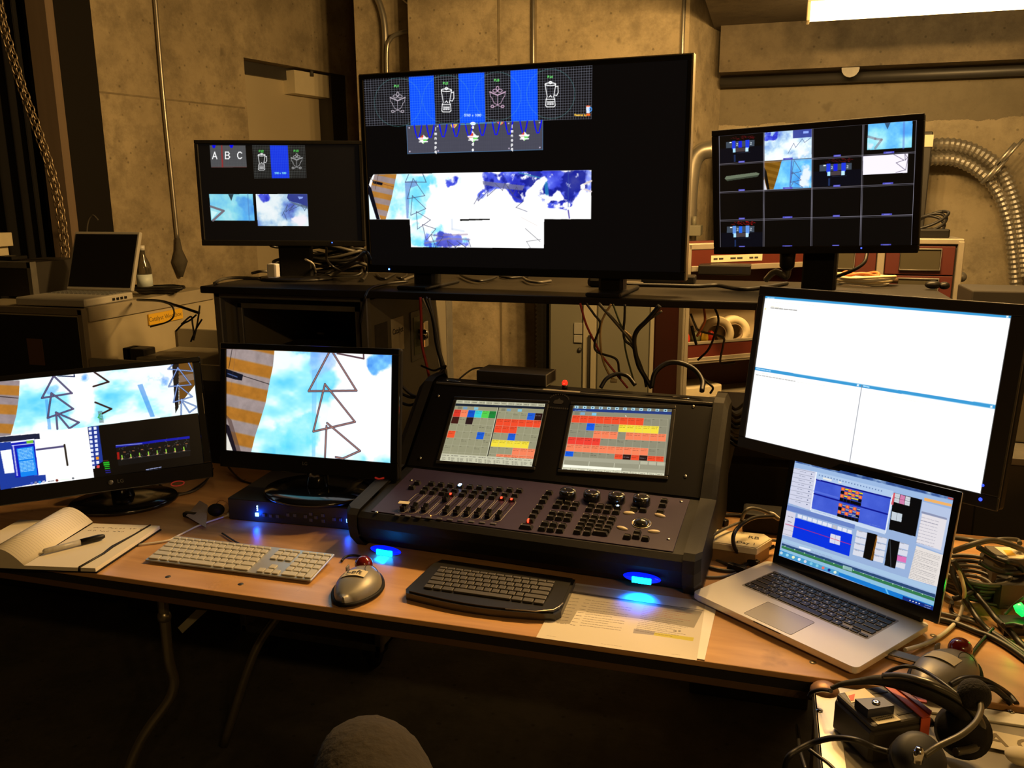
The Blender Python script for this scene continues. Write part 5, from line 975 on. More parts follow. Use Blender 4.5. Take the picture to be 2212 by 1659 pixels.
    cv.words(*z(1700, 1690)[0], *z(1770, 1712)[0], (.8, .85, .95), 1.2, .9, 70); cv.words(*z(1690, 1712)[0], *z(1770, 1738)[0], (.8, .85, .95), 1.2, .9, 71)
    cv.poly(z(1960, 450, 2030, 468, 2028, 485, 1958, 466), (.8, .35, .3))
    return cv

RD, SA, YE, BU, BK2, GY = (.95, .30, .17), (.98, .52, .36), (.97, .88, .25), (.08, .36, .86), (.16, .07, .07), (.60, .59, .47)
def cells(cv, q, nx, ny, colmap, seed):
    rng = random.Random(seed)
    def s(u, v): return lerp2(lerp2(q[0], q[1], u), lerp2(q[3], q[2], u), v)
    for r_ in range(math.ceil(ny)):
        for c_ in range(nx):
            c = colmap.get((r_, c_)); v1 = min(r_+1, ny)/ny
            if c: cv.poly([s(c_/nx, r_/ny), s((c_+1)/nx, r_/ny), s((c_+1)/nx, v1), s(c_/nx, v1)], c)
            a = s((c_+.08)/nx, (r_+.14)/ny)
            if (r_+.3)/ny < 1: cv.words(*a, *s((c_+(.3 if not c else .9))/nx, (r_+.14)/ny), (.12, .1, .08), .9, .6, r_*20+c_)
            if c or rng.random() < .25: cv.words(*s((c_+.1)/nx, (r_+.36)/ny), *s((c_+.75)/nx, (r_+.36)/ny), (.12, .1, .08) if c != BK2 else (.9, .9, .9), 1., .7, r_*9+c_+50)
    for k in range(nx+1): cv.line([s(k/nx, 0), s(k/nx, 1)], (.78, .76, .66), .8, .6)
    for k in range(math.ceil(ny)+1): cv.line([s(0, min(1, k/ny)), s(1, min(1, k/ny))], (.78, .76, .66), .8, .6)
def pic_lcd1(quad, w, h):
    cv = Canvas(quad, w, h, 300, GY); z = ZM(840, 780, 5.53)
    cv.poly(z(815, 468, 1875, 513, 1870, 552, 805, 510), (.72, .71, .60)); cv.poly(z(805, 510, 1870, 552, 1866, 580, 797, 538), (.10, .13, .18))
    for k in range(12): x = 830+k*88; y = 490+k*3.8; cv.words(*z(x, y)[0], *z(x+55, y+2)[0], (.25, .24, .2), 1.5, .8, k); cv.line(z(x+68, y-16, x+62, y+18), (.95, .94, .85), 1)
    for x in (830, 1350):
        for k, c in enumerate(((.5, .49, .4), (.45, .6, .72), (.6, .58, .48), (.5, .75, .85))): cv.poly(z(x+k*65, 545+(x-830)*.045+k*3, x+50+k*65, 547+(x-830)*.045+k*3, x+44+k*65, 578+(x-830)*.045+k*3, x-4+k*65, 576+(x-830)*.045+k*3), c)
    cells(cv, z(790, 582, 1292, 605, 1170, 1138, 635, 1108), 6, 6.3, {(0, 0): (.86, .22, .16), (0, 1): SA, (0, 2): (.05, .32, .80), (0, 3): (.22, .82, .86), (0, 4): (.33, .82, .30), (0, 5): (.12, .52, .22), (1, 0): (.25, .10, .08), (1, 2): (.16, .09, .10), (3, 0): (.95, .33, .18), (3, 4): (.10, .36, .85)}, 1)
    M = {(0, 4): (.10, .36, .85), (0, 5): BK2}; M.update({(1, k): RD for k in range(6)}); M.update({(2, k): RD for k in range(3)}); M[(3, 2)] = (.10, .36, .85); M.update({(4, k): YE for k in range(5)}); M.update({(5, k): SA for k in (3, 4, 5)}); M.update({(6, k): SA for k in (1, 2, 3, 4, 5)})
    cells(cv, z(1312, 607, 1842, 630, 1722, 1172, 1188, 1138), 6, 6.4, M, 2)
    cv.line(z(1316, 560, 1180, 1138), (.06, .06, .06), 2.6); cv.line(z(1306, 560, 1168, 1138), (.95, .95, .85), 1.)
    cv.poly(z(630, 1105, 1722, 1172, 1705, 1268, 605, 1195), (.80, .79, .68))
    for k in range(10):
        x = 640+k*108; y = 1118+k*6.6; cv.words(*z(x, y+6)[0], *z(x+80, y+11)[0], (.15, .14, .12), 1.3, .8, k)
        for j in range(4 if k % 3 else 3): cv.words(*z(x-4, y+32+j*12)[0], *z(x+35, y+34+j*12)[0], (.3, .29, .25), 1.2, .7, k*5+j); cv.words(*z(x+72, y+36+j*12)[0], *z(x+88, y+37+j*12)[0], (.3, .29, .25), 1.4, .7, k*5+j)
    return cv
def pic_lcd2(quad, w, h):
    cv = Canvas(quad, w, h, 320, (.56, .55, .46)); z = ZM(1180, 780, 5.53)
    cv.poly(z(333, 533, 1503, 580, 1500, 615, 325, 568), (.50, .50, .44)); cv.poly(z(325, 568, 1500, 612, 1495, 645, 318, 600), (.10, .22, .50)); cv.words(*z(345, 590)[0], *z(475, 597)[0], (.7, .8, .95), 1.4, .8, 1)
    for k in range(12): x = 348+k*96; y = 538+k*3.7; cv.poly(z(x, y, x+42, y+2, x+38, y+32, x-4, y+30), (.70, .88, .94)); cv.poly(z(x+10, y+6, x+34, y+16, x+10, y+26), (.06, .16, .32)); cv.words(*z(x+50, y+16)[0], *z(x+80, y+17)[0], (.2, .2, .18), 1.4, .7, k)
    for k, c in enumerate(((.5, .49, .42), (.5, .68, .80), (.6, .55, .48), (.5, .78, .92))): cv.poly(z(345+k*68, 612+k*3, 400+k*68, 614+k*3, 396+k*68, 646+k*3, 340+k*68, 644+k*3), c)
    M = {(0, k): RD for k in range(9)}; M[(1, 2)] = (.03, .36, .92); M.update({(1, k): YE for k in range(6, 11)}); M.update({(2, k): SA for k in (3, 4, 5, 7, 8, 9, 10, 11)}); M.update({(3, k): (.95, .25, .20) for k in range(4)}); M.update({(4, k): SA for k in range(10)}); M[(5, 0)] = (.03, .36, .92); M.update({(5, 6): RD, (5, 8): RD, (5, 10): RD, (5, 11): RD, (5, 7): BK2, (5, 9): BK2})
    cells(cv, z(318, 650, 1452, 698, 1400, 1205, 222, 1138), 12, 5.7, M, 3); cv.line(z(1480, 700, 1425, 1210), (.2, .2, .2), 1.)
    cv.poly(z(215, 1140, 1425, 1212, 1408, 1378, 185, 1298), (.66, .65, .56)); cv.poly(z(215, 1185, 1420, 1255, 1415, 1308, 205, 1236), (.60, .59, .50)); cv.poly(z(205, 1238, 900, 1280, 896, 1310, 200, 1268), (1., 1., .92)); cv.poly(z(190, 1272, 1412, 1345, 1408, 1378, 183, 1298), (.86, .85, .74))
    for k in range(4): cv.line(z(215+k*300, 1186+k*18, 208+k*300, 1236+k*18), (.9, .9, .8), 1.2)
    for k in range(12): cv.words(*z(205+k*102, 1290+k*6)[0], *z(260+k*102, 1294+k*6)[0], (.3, .29, .25), 1.6, .8, k); cv.line(z(292+k*102, 1276+k*6, 288+k*102, 1302+k*6), (.5, .5, .42), 1)
    for k in range(3): cv.poly(z(1120+k*100, 1196+k*6, 1212+k*100, 1201+k*6, 1208+k*100, 1238+k*6, 1116+k*100, 1232+k*6), (.74, .73, .63)); cv.line(z(1120+k*100, 1198+k*6, 1116+k*100, 1236+k*6), (.4, .4, .35), 1)
    cv.line(z(950, 655, 956, 668), WHITE, 2)
    return cv

# ------------------------------------------------------------------ monitors
def head(c, yaw, tilt, roll): return tr(*c) @ rz(R(yaw)) @ rx(R(tilt)) @ ry(R(roll))
def make_monitor(label, c, yaw, tilt, roll, dw, dh, bez, depth, cv, base, gain, cat='monitor', gloss=.3, rim=None, stand='column', led=None, bm=BLKM, bulge=.03, name='computer_monitor'):
    # bez: left, right, top, bottom bezel widths around a dw x dh picture centred on c
    Rt = tr(*base) @ rz(R(yaw)); e = empty(name, Rt, label, cat); Hm = Rt.inverted() @ head(c, yaw, tilt, roll)
    l, r, t, b = bez; x0, x1, z0, z1 = -dw/2-l, dw/2+r, -dh/2-b, dh/2+t
    mb = MB(); mb.M = Hm; mb.box((x0, .0, z0), (x1, depth, z1), .006)
    cab = [(x0*.80, x1*.80, z0*.72, z1*.72)][0]; mb.box((cab[0], depth-.001, cab[2]), (cab[1], depth+bulge, cab[3]), .02); hd = mb.build('housing', bm, e)
    mb = MB(); mb.M = Hm; y0, y1 = -.006, .001
    mb.box((x0, y0, dh/2), (x1, y1, z1), .002); mb.box((x0, y0, z0), (x1, y1, -dh/2), .002); mb.box((x0, y0, -dh/2), (-dw/2, y1, dh/2), .002); mb.box((dw/2, y0, -dh/2), (x1, y1, dh/2), .002)
    bz = mb.build('bezel', rim or bm, e)
    cv.mesh('display', Hm @ tr(0, -.0015, 0), e, gain, gloss)
    if led:
        mb = MB(); mb.M = Hm
        for (lx, lz, rr, m) in led: mb.mi = 0; mb.ball((lx, -.0065, lz), rr, .002, rr, 10, 6)
        mb.build('power_light', led[0][3], bz)
    return e, Hm, (x0, x1, z0, z1)

# big television
q = [(778, 163), (1497, 117), (1481, 607), (797, 588)]; w, h = .97, .575; b = .013
cv = pic_tv(inset(q, w, h, b, b, b, b+.01), w-2*b, h-2*b-.01)
TC = Vector((-.684, 2.415, 1.622)); 
cc = TC+Vector((0, 0, .005))
# keep the solved pose (shifted with the homography's own plane)
TC = Vector((-.684, 2.358, 1.622)); cc = TC+Vector((0, 0, .005))
e, Hm, (x0, x1, z0, z1) = make_monitor('large black flat television in the middle of the shelf', cc, -4.3, .3, -.1, w-2*b, h-2*b-.01, (b, b, b, b+.01), .035, cv, (-.684, 2.40, SZ), 1.12, 'television', .16, led=[(-.41, -.2815, .0028, glow('tv_led', (.05, .15, 1.), 12))], name='television', rim=GLOSS)
mb = MB(); mb.M = Hm; mb.box((x1-.0, -.004, z0), (x1+.0025, .03, z1+.0025)); mb.box((x0, -.004, z1), (x1, .03, z1+.0025)); mb.box((x0-.0025, -.004, z0), (x0, .03, z1)); mb.build('lit_side_strip', mat('lit_edge_tone', (.45, .38, .26), .35, metal=.8), e)  # light on the black set's edges, put into the colour of thin strips
for sx in (-.30, .28):
    mb = MB(); mb.tube([(sx, .0, .06), (sx, -.0, .02), (sx, -.02, .012)], .012, 8); mb.box((sx-.05, -.11, 0), (sx+.05, .13, .012), .005); mb.box((sx-.035, -.03, .0), (sx+.035, .03, .055), .008); mb.build('foot', BLK, e)
# left monitor on the shelf
q = [(420, 300), (782, 305), (791, 531), (438, 532)]; w, h = .54, .335; b = .012
cv = pic_ul(inset(q, w, h, b, b, b, b+.006), w-2*b, h-2*b-.006)
e, Hm, ext = make_monitor('black monitor at the left end of the shelf showing A B C', Vector((-1.517, 2.497, 1.574)), 16, 1.1, .6, w-2*b, h-2*b-.006, (b, b, b, b+.006), .03, cv, (-1.50, 2.535, SZ), 1.0, 'monitor', .35, led=[(.16, -.158, .0018, LED_B)])
mb = MB(); mb.box((-.055, -.01, .0), (.055, .02, .22), .006); mb.build('stand_column', BLKM, e); mb = MB(); mb.s = True; mb.lathe([(.12, 0), (.12, .006), (.11, .012), (0, .014)], 40, sy=.8); mb.build('stand_base', BLK, e)
# right monitor on the shelf
q = [(1538, 282), (1998, 244), (1983, 546), (1543, 549)]; w, h = .53, .34; b = .016
cv = pic_ur(inset(q, w, h, b, b, b, b+.004), w-2*b, h-2*b-.004)
e, Hm, ext = make_monitor('black monitor at the right end of the shelf showing a grid of sixteen previews', Vector((.110, 2.432, 1.576)), -14.4, 5.3, -2.1, w-2*b, h-2*b-.004, (b, b, b, b+.004), .03, cv, (.150, 2.50, SZ), 1.15, 'monitor', .35, led=[(.13, -.158, .0022, glow('dim_blue', (.05, .1, 1), 2.5))])
mb = MB(); mb.box((-.045, -.012, .0), (.045, .02, .24), .006); mb.build('stand_column', BLKM, e); mb = MB(); mb.s = True; mb.lathe([(.12, 0), (.12, .006), (.11, .012), (0, .014)], 40, sy=.8); mb.build('stand_base', BLK, e)

def lg_stand(e, hub, top, rr=(.105, .095), z0=0):
    mb = MB(); mb.s = True; mb.lathe([(rr[0], 0), (rr[0]+.004, .006), (rr[0], .012), (rr[0]*.55, .018), (.0, .020)], 56, hub, sy=rr[1]/rr[0]); mb.build('stand_base', GLOSS, e)
    mb = MB(); a = Vector(hub)+Vector((0, .0, .012)); mb.tube([a, a.lerp(Vector(top), .5), top], [.030, .026, .026], 14); mb.build('stand_neck', GLOSS, e)
# centre desk monitor, standing on the switcher box
q = [(491, 753.4), (847, 767), (845, 999), (490, 971.6)]
cv = pic_lgc(q, .477, .268); BXT = TZ+.062
e, Hm, (x0, x1, z0, z1) = make_monitor('black desktop monitor showing orange stripes and outlined triangles', Vector((-1.103, 1.874, 1.042)), -1.0, -8.6, -.9, .477, .268, (.018, .022, .016, .045), .022, cv, (-1.075, 1.86, BXT+.001), 1.1, 'monitor', .3, rim=GLOSS)
lg_stand(e, (0.0, -.005, 0), (-.01, .03, .12), (.138, .112))
mb = MB(); mb.M = Hm; mb.tube([(.20, -.008, z0+.006), (.212, -.010, z0+.003), (.224, -.008, z0+.007)], .0022, 6); mb.build('power_light', glow('soft_red', (1, .03, .01), .2), e)
text_mesh('LG', .012, Hm @ tr(.0, -.0065, z0+.026) @ rx(PI/2), mat('logo_grey', (.10, .10, .09), .4), e, 'logo')
# left desk monitor
xl = -20; tr_ = (412, 784.5); br_ = (441, 999); q = [(xl, 784.5-.0947*(xl-412)), tr_, br_, (xl+18, 999-.141*(xl+18-441))]
cv = pic_lgl(q, .477, .268)
e, Hm, (x0, x1, z0, z1) = make_monitor('black desktop monitor at the left edge of the table', Vector((-1.612, 1.717, .994)), 33.2, -16.5, -2.6, .477, .268, (.018, .020, .014, .040), .022, cv, (-1.66, 1.80, TZ+.001), 1.1, 'monitor', .3, rim=GLOSS)
lg_stand(e, (.02, -.02, 0), (-.0, .025, .13), (.135, .105))
mb = MB(); mb.M = Hm; mb.tube([(.170+.016*math.cos(a), -.008, z0-.004+.006*math.sin(a)) for a in [2*PI*k/16 for k in range(16)]], .0016, 5, closed=True); mb.build('power_light', glow('soft_red2', (1, .05, .02), .18), e)
mb = MB(); mb.M = Hm; mb.box((x1-.004, -.008, -.005), (x1-.002, -.0055, .05)); mb.build('edge_glint', mat('glint_tone', (.8, .75, .6), .1, metal=.9), e)  # painted glint: a bright strip on the bezel edge
text_mesh('LG', .013, Hm @ tr(.035, -.0065, z0+.022) @ rx(PI/2), mat('logo_grey', (.10, .10, .09), .4), e, 'logo')
mb = MB(); mb.M = Hm; mb.lathe([(.006, 0), (.006, .001), (0, .001)], 18, (.012, -.006, z0+.022), 'y'); mb.build('logo', mat('logo_grey', (.10, .10, .09), .4), e)
# large white-screened monitor at the right
q = [(1654.7, 639), (2185, 682.5), (2119.6, 1065.3), (1610.4, 944.3)]
cv = pic_dell(q, .518, .324)
e, Hm, (x0, x1, z0, z1) = make_monitor('large tilted monitor on the right showing blank white windows', Vector((.207, 1.819, 1.182)), -35.9, -9.4, -1.1, .518, .324, (.017, .033, .022, .025), .028, cv, (.29, 1.93, TZ+.001), 1.15, 'monitor', .35, rim=mat('warm_black', (.03, .026, .02), .35), led=[(.262, -.146, .0026, glow('navy_led', (.02, .05, 1), 3)), (.262, -.172, .0034, glow('navy_led', (.02, .05, 1), 3))])
mb = MB(); mb.box((-.06, .0, .0), (.06, .03, .42), .008); mb.build('stand_column', BLKM, e); mb = MB(); mb.box((-.14, -.10, 0), (.14, .12, .018), .008); mb.build('stand_base', BLKM, e)
# ------------------------------------------------------------------ the long work table
WOOD = bpy.data.materials.new('birch_ply_top'); WOOD.use_nodes = True
def _wood(m, ca, cb, cc, rough):
    N = m.node_tree.nodes; L = m.node_tree.links; b = N['Principled BSDF']; tc = N.new('ShaderNodeTexCoord'); mp = N.new('ShaderNodeMapping'); L.new(tc.outputs['Object'], mp.inputs[0]); mp.inputs['Scale'].default_value = (.7, 5, 5)
    n = N.new('ShaderNodeTexNoise'); n.inputs['Scale'].default_value = 3.2; n.inputs['Detail'].default_value = 9; n.inputs['Distortion'].default_value = 1.2; L.new(mp.outputs[0], n.inputs[0])
    r = N.new('ShaderNodeValToRGB'); e = r.color_ramp.elements; e[0].position = .3; e[0].color = (*ca, 1); e[1].position = .72; e[1].color = (*cb, 1); L.new(n.outputs[0], r.inputs[0])
    n2 = N.new('ShaderNodeTexNoise'); n2.inputs['Scale'].default_value = 9; n2.inputs['Detail'].default_value = 6; L.new(tc.outputs['Object'], n2.inputs[0])
    r2 = N.new('ShaderNodeValToRGB'); r2.color_ramp.elements[0].position = .66; r2.color_ramp.elements[1].position = .78; L.new(n2.outputs[0], r2.inputs[0])
    mx = N.new('ShaderNodeMix'); mx.data_type = 'RGBA'; L.new(r2.outputs[0], mx.inputs[0]); L.new(r.outputs[0], mx.inputs[6]); mx.inputs[7].default_value = (*cc, 1); L.new(mx.outputs[2], b.inputs['Base Color'])
    mr = N.new('ShaderNodeMapRange'); mr.inputs['To Min'].default_value = rough; mr.inputs['To Max'].default_value = rough+.22; L.new(n2.outputs[0], mr.inputs['Value']); L.new(mr.outputs[0], b.inputs['Roughness'])
_wood(WOOD, (.40, .215, .085), (.60, .345, .15), (.30, .16, .07), .20)
EDGE = mat('brown_edge_band', (.10, .055, .026), .5, var=.15, scale=20)
tb = empty('work_table', Matrix(), 'long plywood folding table holding the console, keyboards and laptop', 'table')
TX0, TX1, TY0, TY1 = -2.05, .98, 1.405, 2.168
mb = MB(); mb.box((TX0, TY0, TZ-.012), (TX1, TY1, TZ), .002); mb.build('tabletop', WOOD, tb)
mb = MB(); mb.box((TX0, TY0+.0, TZ-.030), (TX1, TY0+.02, TZ-.0125)); mb.box((TX0, TY1-.02, TZ-.03), (TX1, TY1, TZ-.0125)); mb.box((TX0, TY0+.02, TZ-.02), (TX1, TY1-.02, TZ-.0125)); mb.build('black_trim', mat('black_edge_trim', (.010, .008, .007), .6), tb)  # black edge trim between the top and the brown band
mb = MB(); mb.box((TX0, TY0+.002, TZ-.047), (TX1, TY0+.022, TZ-.030), .002); mb.build('edge_band', EDGE, tb)
LEGM = mat('leg_steel', (.30, .27, .20), .3, metal=.85, var=.2, scale=20)
def leg(px, y0):
    x = at_y(px, 1400, y0).x; mb = MB(); mb.tube(spline([(x, y0, TZ-.04), (x, y0, .50), (x+.0, y0, .40), (x-.06, y0-.07, .28), (x-.13, y0-.15, .02)]), .0125, 12); mb.ball((x, y0, .60), .016, .016, .018); return mb.build('leg', LEGM, tb)
l1 = leg(362, 1.52)
l2 = dup(l1, tb); l2.location = (.022, .46, 0)
l3 = dup(l1, tb); l3.location = (1.9, .0, 0)
l4 = dup(l1, tb); l4.location = (1.92, .46, 0)
x = at_y(362, 1400, 1.52).x
mb = MB(); a = at_y(388, 1362, 1.60); b_ = at_y(436, 1322, 1.60); mb.slab([at_y(384, 1356, 1.6), at_y(394, 1368, 1.6), at_y(447, 1319, 1.6), at_y(424, 1317, 1.6)], (0, -1, 0), .004); mb.build('leg_brace', mat('pale_brace', (.45, .42, .3), .5, metal=.4), tb)
# screws set in the ply near the front edge
for k, (px, py) in enumerate(((363, 1246), (520, 1262), (1756, 1431), (2016, 1373))):
    p = at_z(px, py, TZ); mb = MB(); mb.lathe([(.006, 0), (.006, .0006), (0, .0008)], 14, tuple(p)); mb.build('screw_head', mat('dull_screw', (.3, .27, .2), .4, metal=.6) if k > 1 else JAMB, tb)

# ------------------------------------------------------------------ lighting console
CM = tr(-.497, 1.657, TZ+.001) @ rz(R(-3.6)); CMi = CM.inverted()
co = empty('lighting_console', CM, 'big black lighting console with purple control surface and two touch screens', 'lighting console')
SHELL = mat('console_shell', (.0085, .0078, .0065), .55, spec=.2, var=.15, scale=80, bump=.1)
HX = .375
sec = [(.035, .006), (.008, .03), (-.002, .06), (-.002, .082), (.012, .092), (.246, .128), (.430, .306), (.436, .312), (.500, .312), (.510, .302), (.510, .006)]
mb = MB(); mb.xprism([(y, z) for y, z in sec][::-1], -HX, HX); mb.build('console_body', SHELL, co)
# end cheeks, a little proud and rounded
ck = [(.028, .0), (.0, .03), (-.008, .06), (-.006, .088), (.008, .099), (.240, .136), (.30, .20), (.42, .318), (.445, .326), (.500, .326), (.518, .31), (.518, .0)]
CH = mat('console_cheek', (.017, .0155, .0125), .6, spec=.22, var=.2, scale=60, bump=.1)
def cheek(s):
    mb = MB(); mb.s = False; x0, x1 = s*HX, s*(HX+.024); xm = s*(HX+.036)
    n = len(ck); cy = .25; cz = .12
    r0 = mb.V([(x0, y, z) for y, z in ck]); r1 = mb.V([(x1, y, z) for y, z in ck]); r2 = mb.V([(xm, y+(cy-y)*.06, z+(cz-z)*.08) for y, z in ck])
    for a, b in ((r0, r1), (r1, r2)):
        for k in range(n): q = (a+k, a+(k+1) % n, b+(k+1) % n, b+k); mb.F(q if s < 0 else q[::-1])
    mb.F([r2+k for k in range(n)] if s < 0 else [r2+n-1-k for k in range(n)]); return mb.build('end_cheek', CH, co)
cheek(1); cheek(-1)
# control surface plate frame: x right, y up the slope, z off the plate
FA = math.atan2(.036, .234); FPM = tr(0, .012, .092) @ rx(FA)
PURP = mat('purple_plate', (.034, .023, .052), .5, spec=.22, var=.08, scale=50)
mb = MB(); mb.M = FPM; mb.box((-.350, .004, .0), (.352, .232, .0022), .001); mb.build('control_plate', PURP, co)
Fw = CM @ FPM; Fwi = Fw.inverted(); Fo = Fw.translation; Fn = (Fw.to_3x3() @ Vector((0, 0, 1)))
def fp(px, py, h=.002): q = Fwi @ at_plane(px, py, Fo+Fn*h, Fn); return q.x, q.y
z6 = lambda x, y: (780+x/5.53, 1000+y/5.53); z7 = lambda x, y: (1120+x/5.027, 1000+y/5.027)
KEYM = mat('soft_black_key', (.018, .0165, .013), .38, coat=.2)
KEYB = mat('key_face', (.030, .028, .022), .4)
def keycap(w, d, hh=.008):
    mb = MB(); t = .72; i = mb.V([(-w/2, -d/2, 0), (w/2, -d/2, 0), (w/2, d/2, 0), (-w/2, d/2, 0), (-w/2*t, -d/2*.6, hh), (w/2*t, -d/2*.6, hh), (w/2*t, d/2*t, hh*.92), (-w/2*t, d/2*t, hh*.92), (-w/2*t*.8, -d/2*.35, hh*.86), (w/2*t*.8, -d/2*.35, hh*.86), (w/2*t*.8, d/2*t*.7, hh*.80), (-w/2*t*.8, d/2*t*.7, hh*.80)])
    for a in (0, 4): 
        for k in range(4): mb.F((i+a+k, i+a+(k+1) % 4, i+a+4+(k+1) % 4, i+a+4+k), False)
    mb.F((i+8, i+9, i+10, i+11), False); return mb
def place(proto, lst, names, Mf=FPM, **kw):
    out = []
    for k, (x, y) in enumerate(lst):
        o = proto if k == 0 else dup(proto, co); o.matrix_local = Mf @ tr(x, y, .0022); out.append(o)
    return out
W_ = .0155; D_ = .0115
# playback keys in three rows, one column per fader
r1 = [(840, 236), (955, 246), (1068, 256), (1180, 266), (1300, 272), (1415, 282), (1535, 294), (1655, 300), (1775, 310), (1890, 318)]
r2 = [(775, 290), (895, 296), (1010, 306), (1120, 316), (1240, 324), (1360, 334), (1480, 342), (1600, 352), (1720, 362), (1840, 372)]
r3 = [(743, 330), (855, 338), (968, 348), (1078, 362), (1208, 365), (1325, 377), (1445, 386), (1565, 396), (1685, 408), (1805, 424)]
ex = [(672, 226), (606, 280)]
L1 = [fp(*z6(*q), .008) for q in r1+r2+r3+ex]; pk = keycap(W_*1.05, D_*1.1).build('playback_key', KEYM, co); pks = place(pk, L1, 'k')
def keylight(keys, idx, m, r=.0028, off=(0, 0)):
    for i_ in idx: mb = MB(); mb.box((-r+off[0], -r*1.3+off[1], .0055), (r+off[0], r*1.3+off[1], .0082), .0008); mb.build('key_light', m, keys[i_])
keylight(pks, [3], LED_W, .0036); keylight(pks, [23, 28, 29], LED_R, .0024, (0, -.005))
# faders
tops = [(700, 388), (820, 394), (940, 404), (1060, 412), (1180, 422), (1300, 432), (1425, 444), (1545, 454), (1670, 466), (1795, 478)]
bots = [(495, 570), (615, 580), (735, 590), (862, 602), (985, 614), (1112, 624), (1237, 634), (1362, 648), (1490, 658), (1622, 674)]
GL = mat('graphic_white', (.42, .40, .36), .5)
for k in range(10):
    a = Vector((*fp(*z6(*tops[k])), .0026)); b = Vector((*fp(*z6(*bots[k])), .0026)); d = (a-b).normalized(); nrm = Vector((-d.y, d.x, 0)); r = .0105
    pts = [a+d*r*math.sin(t)*1-nrm*r*math.cos(t) for t in [PI*j/8 for j in range(9)]]; pts += [b-d*r*math.sin(t)+nrm*r*math.cos(t) for t in [PI*j/8 for j in range(9)]]
    mb = MB(); mb.M = FPM; mb.tube(pts, .0005, 4, closed=True); tk = mb.build('fader_track', GL, co)
    mb = MB(); mb.M = FPM; p = a.lerp(b, .05); q = a.lerp(b, .95); w = nrm*.0012; mb.slab([p-w+Vector((0, 0, .0003)), q-w+Vector((0, 0, .0003)), q+w+Vector((0, 0, .0003)), p+w+Vector((0, 0, .0003))], (0, 0, 1), .0004)
    for j in range(9): c_ = a.lerp(b, .1+j*.09)+nrm*-.0045; mb.slab([c_-nrm*.0018, c_-nrm*.0018-d*.0004, c_+nrm*.0018-d*.0004, c_+nrm*.0018], (0, 0, 1), .0004)
    mb.build('fader_slot', BLKM, tk)
FM_ = MB(); w, d = .012, .019
i = FM_.V([(-w/2, -d/2, 0), (w/2, -d/2, 0), (w/2, d/2, 0), (-w/2, d/2, 0), (-w/2*.9, -d/2, .013), (w/2*.9, -d/2, .013), (w/2*.85, -.001, .009), (-w/2*.85, -.001, .009), (w/2*.9, d/2, .013), (-w/2*.9, d/2, .013)])
for f in ((0, 1, 5, 4), (4, 5, 6, 7), (7, 6, 8, 9), (9, 8, 2, 3), (1, 2, 8, 6), (1, 6, 5, 1)[:3], (3, 0, 7, 9), (0, 4, 7)): FM_.F([i+v for v in f], False)
fk = FM_.build('fader_cap', GLOSS, co)
fpos = [(512, 545), (640, 545), (765, 555), (1015, 435), (1020, 580), (1145, 590), (1272, 600), (1398, 612), (1522, 626), (1648, 642)]
for k, q in enumerate(fpos):
    x, y = fp(*z6(*q), .004); o = fk if k == 0 else dup(fk, co); o.matrix_local = FPM @ tr(x, y, .0024) @ rz(R(0))
x, y = fp(*z6(515, 490), .015); mb = MB(); mb.M = FPM @ tr(x, y, .018) @ rz(.08); mb.box((-.013, -.006, 0), (.013, .006, .0012)); mb.build('paper_tag', TAPE, co)
fl = [(435, 630), (560, 641), (682, 652), (808, 662), (935, 674), (1060, 685), (1190, 695), (1317, 708), (1447, 719), (1580, 732)]
mb = MB(); mb.box((-.007, -.0035, 0), (.007, .0035, .0025), .001); fb = mb.build('flat_key', mat('flat_key', (.06, .055, .06), .5), co); fls = place(fb, [fp(*z6(*q), .002) for q in fl], 'f')
x, y = fp(*z6(833, 637), .002); mb = MB(); mb.M = FPM; mb.ball((x, y, .0035), .0013); mb.build('key_light', glow('amber_led', (1, .25, .05), 4), co)
# keys on the right half
cols = [(333, 310), (292, 360), (265, 402), (228, 462), (188, 512), (158, 560), (128, 612)]
gA = [(445, 412), (535, 420), (622, 432), (412, 455), (508, 465), (598, 477), (372, 532), (462, 540), (550, 552), (348, 578), (438, 588), (530, 598), (288, 645), (382, 655), (478, 668), (255, 700), (350, 710), (450, 720), (797, 446), (888, 456), (980, 464), (1078, 470), (768, 492), (862, 502), (958, 514), (1058, 522),
 (735, 562), (828, 570), (922, 580), (1018, 592), (708, 604), (802, 612), (898, 622), (997, 634), (685, 646), (780, 654), (876, 664), (975, 677), (662, 688), (757, 696), (862, 708), (953, 718), (638, 734), (744, 746), (1253, 490), (1352, 500), (1582, 400), (1565, 447), (1540, 515), (1290, 742), (1278, 785), (1178, 788), (1377, 808)]
k2 = keycap(.0175, .0128).build('command_key', KEYM, co); ks = place(k2, [fp(*z7(*q), .008) for q in cols+gA], 'k')
keylight(ks, [6+1+21], LED_W, .0022)
kw = keycap(.036, .012).build('wide_key', KEYM, co); x, y = fp(*z7(885, 752), .007); kw.matrix_local = FPM @ tr(x, y, .0022)
kx = dup(kw, co); x, y = fp(*z7(82, 682), .007); kx.matrix_local = FPM @ tr(x, y, .0022) @ Matrix.Scale(.85, 4, (1, 0, 0)) @ Matrix.Scale(1.2, 4, (0, 1, 0))
x, y = fp(*z7(106, 628), .006); mb = MB(); mb.M = FPM; mb.box((x-.002, y-.004, .003), (x+.002, y+.004, .010), .001); mb.build('key_light', LED_R, co)
mb = MB(); r = .0200; prof = [(r*1.0, 0), (r*1.02, .004), (r*1.0, .014), (r*.9, .019), (r*.6, .020), (0, .0195)]; mb.lathe(prof, 28)
for a in range(3): mb.ball((r*.56*math.cos(a*2.1+.6), r*.56*math.sin(a*2.1+.6), .0185), r*.27, r*.27, .0022, 12, 6)
